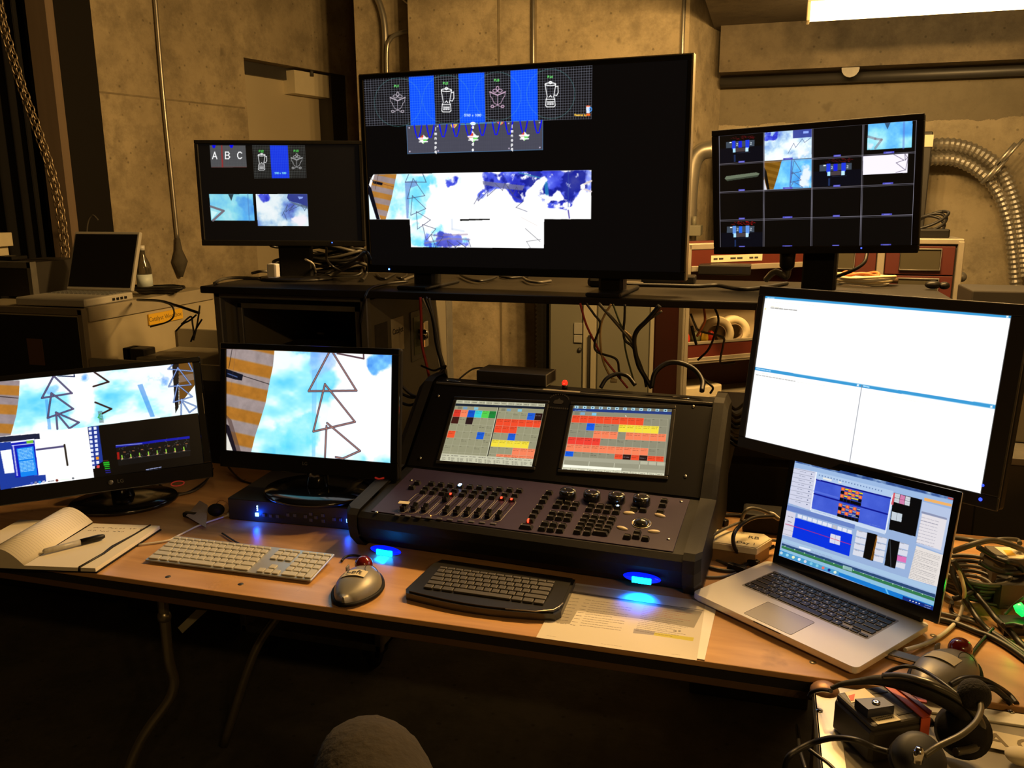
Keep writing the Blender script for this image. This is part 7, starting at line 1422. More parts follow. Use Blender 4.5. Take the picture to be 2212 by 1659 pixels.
# key fob and tag left of the switcher
kt = empty('key_tag', Matrix(), 'small paper tag tied to dark keys left of the video switcher', 'key tag')
zk = lambda x, y: (380+x/15.8, 1060+y/15.8); q = [at_z(*zk(*p), TZ+.012) for p in ((820, 400), (1090, 560), (1020, 1180), (350, 850))]
mb = MB(); mb.slab([(*q[3].xy, TZ+.012), (*q[2].xy, TZ+.006), (*q[1].xy, TZ+.018), (*q[0].xy, TZ+.018)], (0, 0, 1), .001); mb.build('paper_tag', mat('pinkish_tag', (.38, .30, .24), .7, var=.15, scale=200), kt)
c = at_z(*zk(1380, 740), TZ+.01); mb = MB(); mb.ball((c.x, c.y, TZ+.017), .022, .020, .016); mb.build('black_pouch', BLKM, kt)
c2 = at_z(*zk(370, 780), TZ+.01); mb = MB(); mb.box((c2.x-.010, c2.y-.008, TZ+.001), (c2.x+.03, c2.y+.010, TZ+.014), .004); mb.build('key_head', BLK, kt)
mb = MB(); mb.tube([(c.x+.012+.020*math.cos(a), c.y+.012, TZ+.022+.018*math.sin(a)) for a in [2*PI*k/18 for k in range(18)]], .0008, 5, closed=True); mb.build('key_ring', mat('copper_wire', (.4, .2, .1), .4, metal=.6), kt)
# white router labelled by hand
q = [at_z(*p, TZ+.045) for p in ((1541, 1144), (1652, 1155), (1668, 1165), (1635, 1186), (1524, 1170))]; q = q[::-1]
rt = empty('white_router', tr(0, 0, TZ+.001), 'cream network box with handwritten RB Day 1, behind the silver laptop', 'router')
cx = sum(p.x for p in q)/5; cy = sum(p.y for p in q)/5
mb = MB(); mb.prism([(p.x, p.y) for p in q], .030, .044); mb.prism([(cx+(p.x-cx)*.95, cy+(p.y-cy)*.95) for p in q], .044, .046); mb.build('lid', mat('cream_plastic', (.62, .55, .38), .5, var=.05, scale=9), rt)
mb = MB(); mb.prism([(cx+(p.x-cx)*.93, cy+(p.y-cy)*.93) for p in q], .0, .030); mb.build('base', mat('amber_plastic', (.20, .12, .05), .4), rt)
e0 = at_z(1528, 1176, TZ+.0+.045); e1 = at_z(1635, 1192, TZ+.045); a = math.atan2(e1.y-e0.y, e1.x-e0.x); P = at_z(1628, 1162, TZ+.047); text_mesh('RB', .022, tr(P.x, P.y, .0462) @ rz(a), INK, rt); P = at_z(1612, 1172, TZ+.047); text_mesh('Day 1', .018, tr(P.x, P.y-.004, .0462) @ rz(a), INK, rt)
for px, py in ((1607, 1194), (1620, 1196)): P = at_z(px, py, TZ+.02); mb = MB(); mb.ball((P.x, P.y-.0, .017), .0022); mb.build('status_light', LED_G, rt)
# ------------------------------------------------------------------ leads on and around the shelf and desk
def cpath(P, z=None, Y=None): return [at_z(x, y, z if z is not None else (P_[2] if len(P_) > 2 else TZ+.006)) if Y is None else at_y(x, y, Y) for P_ in P for x, y in (P_[:2],)]
def onz(P): return [at_z(p[0], p[1], p[2]) for p in P]
# coil of black cable behind the left monitor stand, and leads under the television
rng = random.Random(12)
c0 = at_z(650, 590, SZ+.02)
for k in range(14):
    P = []; r = .10+.045*rng.random(); ox, oy = rng.uniform(-.05, .05), rng.uniform(-.02, .02); zz = SZ+.012+.008*k
    for j in range(18): a = 2*PI*j/16; P.append((c0.x+ox+r*1.1*math.cos(a), 2.70+oy+.05*math.sin(a), zz+.012*math.sin(a*2+k)))
    cable(P, .0055, [RUB, RUB, CABG][k % 3], 'loop of dark cable piled behind the left shelf monitor', group='cable loops behind the left shelf monitor')
cable([at_y(705, 535, 2.6), at_y(706, 560, 2.55), at_y(718, 575, 2.5), at_y(735, 585, 2.55)], .004, RUB, 'black lead dropping from the left shelf monitor')
cable([at_z(800, 560, SZ+.10), at_z(790, 545, SZ+.12), at_z(770, 560, SZ+.08), at_z(730, 580, SZ+.03), at_z(700, 592, SZ+.01)], .005, RUB, 'black lead arching from the television edge to the cable pile')
cable([at_z(798, 575, SZ+.05), at_z(770, 568, SZ+.06), at_z(740, 582, SZ+.03), at_z(715, 595, SZ+.008), at_z(690, 598, SZ+.008)], .006, CABG, 'grey lead leaving the cable pile towards the television')
cable([at_z(785, 545, SZ+.1), at_z(794, 570, SZ+.05), at_z(790, 595, SZ+.01), at_z(782, 606, SZ+.006)], .007, RUB, 'thick black lead falling at the left edge of the television')
cable([at_z(463, 612, SZ+.005), at_z(480, 603, SZ+.005), at_z(510, 600, SZ+.005), at_z(562, 601, SZ+.005)], .005, CABG, 'grey lead lying across the left end of the shelf')
cable([at_z(545, 590, SZ+.02), at_z(565, 586, SZ+.03), at_z(590, 588, SZ+.025), at_z(601, 592, SZ+.02)], .005, CABG, 'stub of pale grey lead beside the left monitor base')
for k, (m, col) in enumerate(((CABW, 'white'), )): cable([at_z(660, 560, SZ+.08), at_z(676, 570, SZ+.06), at_z(682, 590, SZ+.01)], .0035, m, 'white lead curving beside the left monitor stand')
mb = MB(); p = at_z(582, 550, SZ+.15); mb.box((p.x-.010, p.y, SZ+.10), (p.x+.012, p.y+.02, SZ+.13), .003); tag(mb.build('white_plug', WHT), 'cream plug behind the left monitor stand', 'plug')
mb = MB(); p = at_z(716, 575, SZ+.02); mb.box((p.x-.012, p.y, SZ+.012), (p.x+.014, p.y+.02, SZ+.03), .003); tag(mb.build('white_plug', WHT), 'small cream plug on the shelf left of the television', 'plug')
for k, P in enumerate([[(813, 592), (822, 600), (833, 602), (842, 597), (852, 592)], [(858, 598), (866, 601), (876, 597), (878, 592)], [(872, 605), (890, 598), (908, 594)], [(994, 593), (1010, 601), (1034, 607), (1056, 604), (1072, 598)], [(1080, 597), (1098, 600), (1120, 599), (1140, 597)], [(1130, 600), (1142, 607), (1165, 610), (1190, 607)]]):
    cable([at_z(x, y, SZ+.006+.004*(k % 2)) for x, y in P], .0045, [RUB, RUB, CABG][k % 3], ['curl of lead under the left end of the television', 'short curl of lead near the television foot', 'grey lead slanting to the left television foot', 'lead sagging under the middle of the television', 'short lead under the middle of the television', 'pale lead crossing right of the television centre'][k])
cable([at_z(1330, 614, SZ+.006), at_z(1420, 616, SZ+.006), at_z(1500, 618, SZ+.006), at_z(1550, 616, SZ+.006), at_z(1600, 624, SZ+.006), at_z(1640, 622, SZ+.006), at_z(1700, 612, SZ+.006)], .006, RUB, 'black lead running along the shelf right of the television')
cable([at_y(778, 700, 2.24), at_y(785, 660, 2.24), at_y(790, 640, 2.235), at_z(802, 622, SZ+.006), at_z(840, 612, SZ+.006), at_z(880, 608, SZ+.006)], .004, RUB, 'dark lead hanging over the front edge of the shelf')
# black bits and a red standby light at the right foot of the television
mb = MB(); p = at_z(1455, 606, SZ+.01); mb.box((p.x-.10, p.y-.01, SZ+.001), (p.x+.065, p.y+.07, SZ+.024), .004); o = tag(mb.build('media_player', BLK), 'thin black box with a red standby light at the right foot of the television', 'device')
p = at_y(1476, 602, o.data.vertices[0].co.y) if False else at_z(1476, 602, SZ+.014); mb = MB(); mb.ball((p.x, at_z(1455, 606, SZ+.01).y-.011, SZ+.014), .003); mb.build('power_light', glow('red_standby', (1, .03, .02), 14), o)
mb = MB(); p = at_z(1555, 596, SZ+.0); mb.box((p.x-.075, p.y+.02, SZ+.001), (p.x+.10, p.y+.13, SZ+.034), .003); tag(mb.build('network_switch', BLK), 'flat black box on the shelf between the television and right monitor', 'device')
mb = MB(); p = at_z(1300, 612, SZ+.01); mb.box((p.x-.04, p.y-.03, SZ+.001), (p.x+.03, p.y+.03, SZ+.03), .01); mb.box((p.x-.01, p.y-.02, SZ+.02), (p.x+.05, p.y+.0, SZ+.045), .006); tag(mb.build('adapter_plug', BLK), 'black adapter lying under the television, right of centre', 'adapter')
mb = MB(); mb.s = True; p = at_z(1362, 606, SZ+.015); mb.lathe([(.03, 0), (.04, .006), (.035, .007), (.0, .004)], 24, (p.x, p.y, SZ+.003)); tag(mb.build('small_dish', CABG), 'small pale dish on the shelf beside the black adapter', 'dish')
# video plug and its lead hanging behind the right monitor
c = at_y(1701, 560, 2.50); mb = MB(); mb.lathe([(.012, -.03), (.02, -.02), (.022, .02), (.015, .035)], 14, tuple(c)); tag(mb.build('video_plug', BLK), 'black video plug under the right shelf monitor', 'plug')
cable([c, at_y(1702, 585, 2.5), at_y(1698, 598, 2.5), at_y(1688, 592, 2.5), at_y(1672, 588, 2.52), at_y(1655, 604, 2.56)], .009, CABG, 'thick grey lead curling down from the black video plug')
cable([at_y(1873, 546, 2.5), at_y(1866, 568, 2.48), at_y(1840, 585, 2.48), at_y(1800, 600, 2.5)], .005, RUB, 'black lead hanging right of the right monitor stand')
# coil of pale and orange cable at the right end of the shelf
c = at_z(1870, 612, SZ+.01)
for k in range(4):
    P = [(c.x+(.068+.005*k)*math.cos(a)+.006*math.sin(3*a+k), c.y+.05+(.045+.004*k)*math.sin(a), SZ+.006+.007*k+.003*math.sin(2*a+k)) for a in [2*PI*j/20+k for j in range(22)]]
    cable(P, .0045, CABW if k % 2 == 0 else mat('cream_cable', (.6, .5, .3), .45), 'turn of pale cable coiled at the right end of the shelf', group='pale cable coil on the shelf')
P = [(c.x-.01+.05*math.cos(a), c.y+.05+.03*math.sin(a), SZ+.033+.004*math.sin(3*a)) for a in [2*PI*j/20 for j in range(22)]]
cable(P, .005, CABO, 'orange cable coiled on top of the pale coil on the shelf')
p = at_z(2015, 618, SZ+.01); mb = MB(); mb.ball((p.x, p.y, SZ+.014), .022, .015, .012); mb.ball((p.x+.03, p.y, SZ+.012), .015, .013, .011); tag(mb.build('black_clip', BLK), 'small black clip at the right end of the shelf', 'clip')
p = at_z(1932, 610, SZ+.01); mb = MB(); mb.lathe([(.006, -.012), (.009, -.008), (.009, .012)], 12, (p.x, p.y+.02, SZ+.014), 'x'); tag(mb.build('brown_connector', EDGE), 'brown connector at the end of the pale coil', 'plug')
# leads hanging between shelf and console
Yh = 2.24
hang = [([(908, 642), (910, 690), (911, 740), (922, 790), (931, 832)], .0042, CABR, 'red lead hanging from the shelf past the rack case latch'),
 ([(914, 644), (932, 685), (944, 740), (950, 790), (966, 824)], .0035, CABW, 'white lead of the bundle left of the pier'),
 ([(919, 642), (936, 690), (943, 740), (955, 790), (958, 826)], .006, RUB, 'black lead of the bundle left of the pier'),
 ([(926, 644), (940, 700), (949, 755), (962, 800), (966, 826)], .0045, CABG, 'grey lead of the bundle left of the pier'),
 ([(1253, 655), (1266, 700), (1285, 740), (1300, 768), (1325, 800), (1345, 825), (1356, 838)], .003, CABR, 'thin red lead hanging behind the console, leftmost of its group'),
 ([(1266, 655), (1284, 680), (1297, 700), (1285, 738), (1290, 760), (1330, 775), (1337, 800), (1340, 818)], .0032, RUB, 'black lead with a kink hanging behind the console'),
 ([(1320, 657), (1300, 695), (1297, 740), (1303, 780), (1318, 812), (1330, 822)], .003, mat('tan_cable', (.36, .24, .10), .45), 'tan lead bowing left and ending in a pale plug'),
 ([(1293, 655), (1320, 685), (1343, 712), (1362, 735), (1372, 750)], .0045, CABG, 'grey lead slanting down to the right under the shelf'),
 ([(1324, 657), (1338, 695), (1346, 715), (1352, 760), (1366, 812), (1372, 832)], .0025, mat('green_cable', (.05, .07, .03), .5), 'thin dark green lead hanging behind the console'),
 ([(1350, 658), (1349, 690), (1347, 712), (1350, 735), (1368, 752), (1388, 800), (1396, 836)], .0035, RUB, 'straight black lead hanging in the middle of the group'),
 ([(1425, 660), (1400, 690), (1376, 715), (1370, 740), (1378, 785), (1392, 812), (1408, 838)], .0065, RUB, 'thick black lead swinging left down to the console'),
 ([(1430, 672), (1404, 690), (1380, 710), (1370, 728)], .003, CABG, 'thin grey lead beside the thick black one'),
 ([(1346, 712), (1362, 726), (1373, 742), (1372, 755)], .0028, mat('tan_cable', (.36, .24, .10), .45), 'short tan lead crossing the group')]
for P, r, m, lb in hang: cable([at_y(x, y, Yh+(.012 if 'red' in lb else 0)) for x, y in P], r, m, lb)
p = at_y(1328, 822, Yh-.004); mb = MB(); mb.box((p.x-.012, p.y-.004, p.z-.006), (p.x+.006, p.y+.004, p.z+.003), .001); tag(mb.build('pale_plug', TAPE), 'pale plug on the end of the tan lead', 'plug')
for P, r, m, lb in ([(1492, 678), (1501, 700), (1512, 715), (1560, 728), (1562, 745), (1556, 775), (1560, 785), (1588, 784)], .003, CABG, 'grey lead looping in front of the tape shelf'), ([(1520, 662), (1523, 690), (1518, 705), (1505, 727)], .0035, CABO, 'orange lead hanging in front of the tape shelf'), ([(1544, 665), (1552, 690), (1545, 720), (1530, 755), (1507, 778)], .0032, RUB, 'black lead hanging in front of the tape shelf'), ([(1494, 704), (1500, 730), (1504, 744)], .004, RUB, 'stub of dark lead at the left of the tape shelf'):
    cable([at_y(x, y, 2.36) for x, y in P], r, m, lb)
# arched leads rising from the console ledge
LZ = TZ+.32
def ledge(px): return CMi @ at_z(px, 838, LZ)
cable([at_y(1297, 838, 2.12), at_y(1310, 818, 2.13), at_y(1332, 808, 2.14), at_y(1355, 812, 2.14), at_y(1372, 832, 2.13)], .0055, RUB, 'small black arch of cable behind the console')
cable([at_y(1407, 838, 2.12), at_y(1415, 805, 2.13), at_y(1440, 785, 2.14), at_y(1470, 784, 2.14), at_y(1500, 798, 2.14), at_y(1517, 822, 2.12), at_y(1516, 845, 2.09)], .0065, RUB, 'large black arch of cable over the right end of the console')
cable([at_y(1512, 812, 2.2), at_y(1530, 828, 2.2), at_y(1540, 838, 2.2), at_y(1534, 850, 2.2)], .003, RUB, 'thin black lead dropping right of the large arch')
cable([at_y(985, 826, 2.15), at_y(1000, 812, 2.2), at_y(1022, 797, 2.22), at_y(1045, 795, 2.22), at_y(1065, 800, 2.24)], .0025, CABG, 'thin grey wire rising behind the converter box')
cable([at_y(930, 838, 2.2), at_y(945, 810, 2.2), at_y(960, 796, 2.22), at_y(962, 790, 2.2), at_y(950, 796, 2.2), at_y(935, 800, 2.2), at_y(910, 790, 2.22)], .003, RUB, 'knotted black lead above the left end of the console')
for k, (a, b) in enumerate((((866, 850), (912, 855)), ((866, 870), (905, 868)), ((866, 832), (910, 860)))):
    cable([at_y(a[0], a[1], 2.12), at_y((a[0]+b[0])/2, (a[1]+b[1])/2+6, 2.12), at_y(b[0], b[1], 2.12)], .004, RUB, 'black lead between the centre monitor and console', group='leads between the centre monitor and console')
mb = MB(); a = at_z(868, 892, TZ+.15); mb.box((-1.02, 2.02, TZ+.001), (-.90, 2.15, TZ+.14), .004); tag(mb.build('black_unit', BLK), 'black unit with a tiny red light between centre monitor and console', 'device')
# leads on the table
T1 = TZ+.004
cable(onz([(335, 1050, T1), (355, 1064, T1), (385, 1068, T1), (420, 1060, T1), (445, 1040, T1), (455, 1018, T1+.02), (458, 1005, T1+.05)]), .0032, CABG, 'grey lead looping on the table right of the left monitor')
cable(onz([(345, 1048, T1), (370, 1062, T1), (400, 1065, T1), (432, 1048, T1), (452, 1030, T1+.006), (460, 1010, T1+.03)]), .0032, RUB, 'black lead looping beside the grey one')
cable(onz([(358, 1078, T1), (385, 1070, T1), (410, 1064, T1)]), .0025, CABG, 'short lead beside the round base of the left monitor')
cable(onz([(488, 995, TZ+.03), (496, 1012, TZ+.012), (520, 1036, T1), (552, 1047, T1)]), .003, RUB, 'thin black lead under the left corner of the centre monitor')
cable(onz([(300, 1177, T1), (360, 1168, T1), (385, 1157, T1), (430, 1135, T1), (478, 1118, T1), (500, 1110, T1+.002)]), .0025, CABW, 'white keyboard lead crossing to the video switcher')
p = at_z(504, 1110, TZ+.006); mb = MB(); mb.M = tr(p.x, p.y, TZ+.001) @ rz(.6); mb.box((-.015, -.006, 0), (.015, .006, .009), .002); tag(mb.build('white_connector', WHT), 'white plug at the left end of the video switcher', 'plug')
cable(onz([(480, 1152, T1), (505, 1168, T1), (525, 1178, T1)]), .0022, RUB, 'thin dark wire behind the white keyboard')
cable(onz([(795, 1208, T1), (770, 1200, T1), (748, 1202, T1), (738, 1212, T1)]), .003, RUB, 'black lead of the left trackball mouse')
# behind the laptop: loops around the cream router
for P, r, m, lb in [
 ([(1635, 1118, TZ+.06), (1600, 1128, TZ+.06), (1560, 1145, TZ+.06), (1535, 1162, TZ+.055), (1526, 1180, TZ+.03), (1540, 1205, T1), (1580, 1222, T1), (1600, 1228, T1)], .0035, CABG, 'grey lead looping left round the cream network box'),
 ([(1672, 1115, TZ+.08), (1630, 1118, TZ+.09), (1600, 1135, TZ+.09), (1585, 1155, TZ+.08), (1586, 1180, TZ+.05), (1600, 1203, TZ+.01), (1612, 1215, T1)], .0045, RUB, 'black lead arching over the middle of the cream network box'),
 ([(1680, 1168, TZ+.03), (1655, 1168, TZ+.04), (1640, 1180, TZ+.03), (1625, 1200, TZ+.01), (1605, 1222, T1)], .0035, CABG, 'grey lead leaving the right side of the cream box'),
 ([(1510, 1212, T1), (1535, 1188, T1), (1558, 1185, T1+.008), (1585, 1200, T1), (1600, 1210, T1)], .0035, RUB, 'black lead in front of the cream network box'),
 ([(1510, 1210, T1), (1530, 1225, T1), (1570, 1233, T1), (1600, 1228, T1), (1640, 1196, TZ+.01), (1672, 1180, TZ+.02)], .0045, RUB, 'thick black lead curling round the front of the cream box'),
 ([(1506, 1240, T1), (1525, 1246, T1), (1560, 1246, T1), (1590, 1238, T1)], .003, CABG, 'thin lead lying by the corner of the laptop'),
 ([(1536, 1110, T1), (1560, 1112, T1), (1600, 1114, T1), (1640, 1120, T1)], .005, RUB, 'black lead along the back edge of the table'),
 ([(1600, 1130, TZ+.05), (1608, 1108, TZ+.09), (1622, 1098, TZ+.10), (1650, 1104, TZ+.09), (1682, 1122, TZ+.06)], .0045, CABG, 'arch of grey lead behind the cream network box'),
 ([(1640, 1125, TZ+.03), (1655, 1112, TZ+.05), (1668, 1108, TZ+.06), (1684, 1120, TZ+.05)], .003, CABW, 'pale thin lead tucked behind the laptop screen')]:
    cable(onz(P), r, m, lb)
for k, (px, py, z_) in enumerate(((1556, 1124, TZ), (1592, 1226, TZ), (1620, 1212, TZ))):
    p = at_z(px, py, z_+.01); mb = MB(); mb.M = tr(p.x, p.y, TZ+.001) @ rz([-.6, -.4, -.5][k]); mb.box((-.022, -.008, 0), (.022, .008, .016), .003); tag(mb.build('black_connector', BLK), ['black connector behind the cream network box', 'black connector touching the laptop corner', 'black connector in front of the cream box lights'][k], 'plug')
mb = MB(); p = at_z(1650, 1140, TZ+.03); mb.box((p.x-.05, p.y+.03, TZ+.001), (p.x+.05, p.y+.11, TZ+.05), .006); tag(mb.build('black_brick', BLKM), 'dull black brick behind the cream network box', 'power supply')
# right-hand tangle
z9 = lambda x, y: (2040+x/5.53, 1120+y/5.53)
for n_, (P, r, m, lb) in enumerate([
 ([(-470, 1570, 0.004), (-250, 1505, 0), (-60, 1410, 0), (90, 1290, 0), (170, 1190, .0), (210, 1080, .01), (230, 950, .02)], .0038, CABW, 'pale charging lead curving to the laptop side'),
 ([(230, 950, .03), (240, 860, .05), (200, 700, .07), (130, 560, .09), (80, 480, .10)], .0038, mat('cream_cable', (.6, .5, .3), .45), 'cream lead rising in the right-hand tangle'),
 ([(100, 500, .10), (170, 620, .08), (250, 750, .05), (360, 880, .03), (500, 1050, .02), (620, 1200, .01), (760, 1330, .01), (900, 1480, .0), (1100, 1680, .0)], .006, RUB, 'thick black lead running diagonally down through the right-hand tangle'),
 ([(90, 560, .08), (120, 720, .06), (200, 880, .04), (290, 1030, .02), (400, 1200, .01), (520, 1330, .0), (700, 1450, .0), (900, 1600, .0), (1100, 1760, .0)], .0055, RUB, 'second black diagonal lead below the thick one'),
 ([(-120, 1115, .0), (150, 1180, .0), (330, 1230, .0), (470, 1290, .0), (650, 1400, .0), (900, 1560, .0), (1100, 1700, .0)], .0045, CABG, 'grey lead crossing flat below the tangle'),
 ([(-120, 1190, .0), (150, 1260, .0), (400, 1360, .0), (560, 1420, .0), (800, 1560, .0), (1100, 1780, .0)], .0065, RUB, 'thick black lead lying nearest the laptop'),
 ([(310, 1640, .0), (400, 1520, .0), (500, 1400, .0), (580, 1310, .005)], .0035, RUB, 'thin black lead of the right trackball mouse'),
 ([(110, 390, .10), (250, 340, .12), (400, 290, .13), (560, 260, .13), (720, 290, .12), (860, 340, .11), (980, 400, .09)], .006, CABG, 'grey lead arching over the top of the tangle'),
 ([(130, 230, .09), (300, 255, .10), (450, 275, .10), (700, 250, .11), (870, 260, .10), (900, 300, .10)], .005, CABG, 'grey lead behind the arch at the top of the tangle'),
 ([(400, 340, .10), (500, 400, .09), (620, 470, .08), (760, 520, .08), (880, 560, .07), (960, 640, .06)], .006, RUB, 'black lead sweeping under the labelled brick'),
 ([(420, 520, .08), (540, 590, .07), (700, 640, .06), (850, 650, .06), (980, 650, .05)], .006, RUB, 'lower black lead sweeping under the labelled brick'),
 ([(450, 430, .08), (560, 480, .07), (680, 560, .06), (880, 610, .06)], .006, CABG, 'grey lead between the two sweeping black leads'),
 ([(100, 960, .02), (250, 920, .03), (400, 850, .03), (600, 810, .03)], .0055, RUB, 'black lead running to the black adapter'),
 ([(480, 860, .02), (600, 870, .02), (640, 850, .03)], .0045, RUB, 'short second lead of the black adapter'),
 ([(90, 1000, .02), (80, 1080, .0), (120, 1150, .0), (260, 1190, .0), (420, 1230, .0)], .0045, RUB, 'black lead curling under the pale charging lead'),
 ([(700, 1280, .02), (820, 1270, .02), (950, 1300, .02)], .0055, RUB, 'black lead in front of the green-lit device'),
 ([(420, 1000, .0), (600, 1030, .0), (770, 1060, .0)], .0025, CABG, 'thin lead behind the green-lit device'),
 ([(720, 1150, .0), (780, 1090, .01), (880, 1000, .03), (960, 940, .05)], .0035, CABG, 'thin lead rising beside the green light')]):
    cable(onz([(*z9(x, y), TZ+.006+dz) for x, y, dz in P]), r, m, lb)
c = at_z(*z9(270, 780), TZ+.02)
for k in range(6):
    P = [(c.x+(.045+.006*k)*math.cos(a), c.y+(.045+.005*k)*math.sin(a), TZ+.008+.009*k+.004*math.sin(2*a)) for a in [2*PI*j/20+k for j in range(22)]]
    cable(P, .0048, [RUB, CABG][k % 2], 'turn of dark cable coiled right of the laptop screen', group='dark coil right of the laptop')
def prism_px(name, pts, z0, z1, m, label, cat):
    q = [at_z(x, y, z1) for x, y in pts]; a = sum(q[k].x*q[(k+1) % len(q)].y-q[(k+1) % len(q)].x*q[k].y for k in range(len(q)))
    if a < 0: q = q[::-1]
    mb = MB(); mb.prism([(p.x, p.y) for p in q], z0, z1); return tag(mb.build(name, m), label, cat)
o = prism_px('labelled_brick', [z9(480, 325), z9(1050, 340), z9(1050, 500), z9(730, 478), z9(600, 430)], TZ+.001, TZ+.085, mat('brick_top', (.10, .09, .07), .5), 'black power brick with a pale yellow-marked label, at the right edge', 'power supply')
q = [at_z(*z9(*p), TZ+.0856) for p in ((595, 338), (1040, 345), (1040, 490), (770, 468))]; mb = MB(); i = mb.V([tuple(p) for p in q[::-1]]); mb.F((i, i+1, i+2, i+3)); lb_ = mb.build('label', mat('label_paper', (.72, .62, .42), .6), o)  # pale paper label on the brick
q = [at_z(*z9(*p), TZ+.0860) for p in ((700, 375), (800, 380), (860, 440), (760, 445))]; mb = MB(); i = mb.V([tuple(p) for p in q[::-1]]); mb.F((i, i+1, i+2, i+3)); mb.build('yellow_mark', mat('yellow_tape', (.72, .42, .02), .6), o)
prism_px('black_adapter', [z9(630, 675), z9(1050, 665), z9(1050, 800), z9(690, 800), z9(610, 760)], TZ+.001, TZ+.052, mat('adapter_black', (.035, .032, .027), .4, coat=.2), 'large black power adapter at the right edge below the labelled brick', 'power supply')
o = prism_px('green_lit_device', [z9(640, 1150), z9(1050, 1160), z9(1050, 1290), z9(720, 1290)], TZ+.001, TZ+.02, BLK, 'small dark device lit by a bright green light at the right edge', 'device')
a = at_z(*z9(870, 1025), TZ+.045); b = at_z(*z9(960, 1160), TZ+.03); mb = MB(); mb.tube([a, a.lerp(b, .5), b], [.008, .010, .006], 10); mb.build('green_light', mat('green_light', (.1, .8, .3), .2, emit=(.0, 1., .05), es=3), o)
d = bpy.data.lights.new('green_glow', 'POINT'); d.energy = .03; d.color = (.0, 1., .06); d.shadow_soft_size = .01; g = bpy.data.objects.new('green_glow', d); COL.objects.link(g); g.parent = o; g.location = a.lerp(b, .5)+Vector((-.01, -.02, .012))
mb = MB(); p = at_z(1962, 1420, TZ+.01); mb.M = tr(p.x, p.y, TZ+.001) @ rz(R(-20)); mb.box((-.035, -.012, 0), (.04, .012, .011), .002); o = tag(mb.build('usb_adapter', mat('usb_grey', (.12, .11, .09), .35, metal=.4)), 'grey adapter plug at the near right corner of the silver laptop', 'adapter')
o2 = MB(); o2.M = mb.M; o2.box((-.03, -.0125, .003), (.03, -.012, .009)); o2.build('metal_trim', CHROME, o)

# ------------------------------------------------------------------ road case, belt pack and headset at the lower right
cs = empty('side_road_case', Matrix(), 'aluminium-edged road case in the lower right corner carrying the headset', 'road case')
CX0, CY1, CZ_ = .122, 1.397, TZ-.006; CX1, CY0 = .95, .62
ALC = mat('case_aluminium', (.60, .57, .48), .38, metal=.45, var=.2, scale=18, bump=.1)
mb = MB(); mb.box((CX0+.004, CY0+.004, .12), (CX1-.004, CY1-.004, CZ_-.004)); mb.build('case_shell', CASEG, cs)
mb = MB(); w = .036
for A, B in (((CX0, CY0, CZ_-.004), (CX0+w, CY1, CZ_)), ((CX1-w, CY0, CZ_-.004), (CX1, CY1, CZ_)), ((CX0, CY1-w, CZ_-.004), (CX1, CY1, CZ_)), ((CX0, CY0, CZ_-.004), (CX1, CY0+w, CZ_)), ((CX0, CY0, CZ_-.03), (CX0+.004, CY1, CZ_)), ((CX0, CY1-.004, CZ_-.03), (CX1, CY1, CZ_)), ((CX0, CY0, CZ_-.30), (CX0+.003, CY1, CZ_-.27))): mb.box(A, B, .001)
mb.build('edge_extrusion', ALC, cs)
mb = MB(); mb.ball((CX0+.018, CY1-.018, CZ_-.003), .024, .024, .016); mb.build('ball_corner', mat('copper_corner', (.30, .16, .08), .45, metal=.4), cs)
for px, py in ((2184, 1537), (1770, 1535), (1768, 1600)): p = at_z(px, py, CZ_); mb = MB(); mb.lathe([(.0055, 0), (.0055, .0015), (0, .003)], 12, tuple(p)); mb.build('rivet', CHROME, cs)
p = at_z(2180, 1605, CZ_); tp_ = MB(); tp_.M = tr(p.x, p.y, CZ_) @ rz(R(-6)); tp_.box((-.055, -.024, 0), (.075, .024, .0008)); t_ = tp_.build('tape_label', TAPE, cs, label='cream tape handwritten AC'); text_mesh('A C', .042, tr(p.x+.004, p.y, CZ_+.001) @ rz(R(-6)), mat('marker_faded', (.18, .14, .07), .7), t_, bold=.0006)
p = at_z(2200, 1640, CZ_); mb = MB(); mb.ball((p.x, p.y-.01, CZ_+.012), .022, .018, .012); tag(mb.build('cream_object', TAPE), 'rounded cream object at the lower right corner of the picture', 'object')  # rounded cream object, not identified further
for x_ in (CX0+.08, CX1-.08):
    for y_ in (CY0+.08, CY1-.08): mb = MB(); mb.lathe([(.04, -.016), (.055, -.012), (.055, .012), (.04, .016)], 18, (x_, y_, .055), 'x'); mb.box((x_-.03, y_-.04, .05), (x_+.03, y_+.04, .12)); mb.build('castor', BLK, cs)
# belt pack
z5 = lambda x, y: (1640+x/3.867, 1340+y/3.867); BZ = CZ_+.062
q = [at_z(*z5(*p), BZ) for p in ((612, 600), (1085, 528), (1470, 800), (960, 898))]
bc = (q[0]+q[1]+q[2]+q[3])/4; ux = ((q[1]-q[0])+(q[2]-q[3])); th = math.atan2(ux.y, ux.x); bw = ux.length/2; bl = (((q[0]-q[3])+(q[1]-q[2])).length)/2
BPM = tr(bc.x, bc.y, CZ_+.001) @ rz(th); bp_ = empty('belt_pack', BPM, 'dark intercom belt pack with orange-red bands and labels on the road case', 'intercom pack'); BPi = BPM.inverted()
BPB = mat('beltpack_grey', (.036, .031, .024), .5, var=.1, scale=60)
mb = MB(); mb.box((-bw/2, -bl/2, .0), (bw/2, bl/2, .052), .005); mb.box((-bw/2+.002, -bl/2+.002, .050), (bw/2-.002, bl/2-.002, .061), .004); mb.build('pack_body', BPB, bp_)
def bpt(x, y, z=.0615): v = BPi @ at_z(*z5(x, y), CZ_+.001+z); return (v.x, v.y)
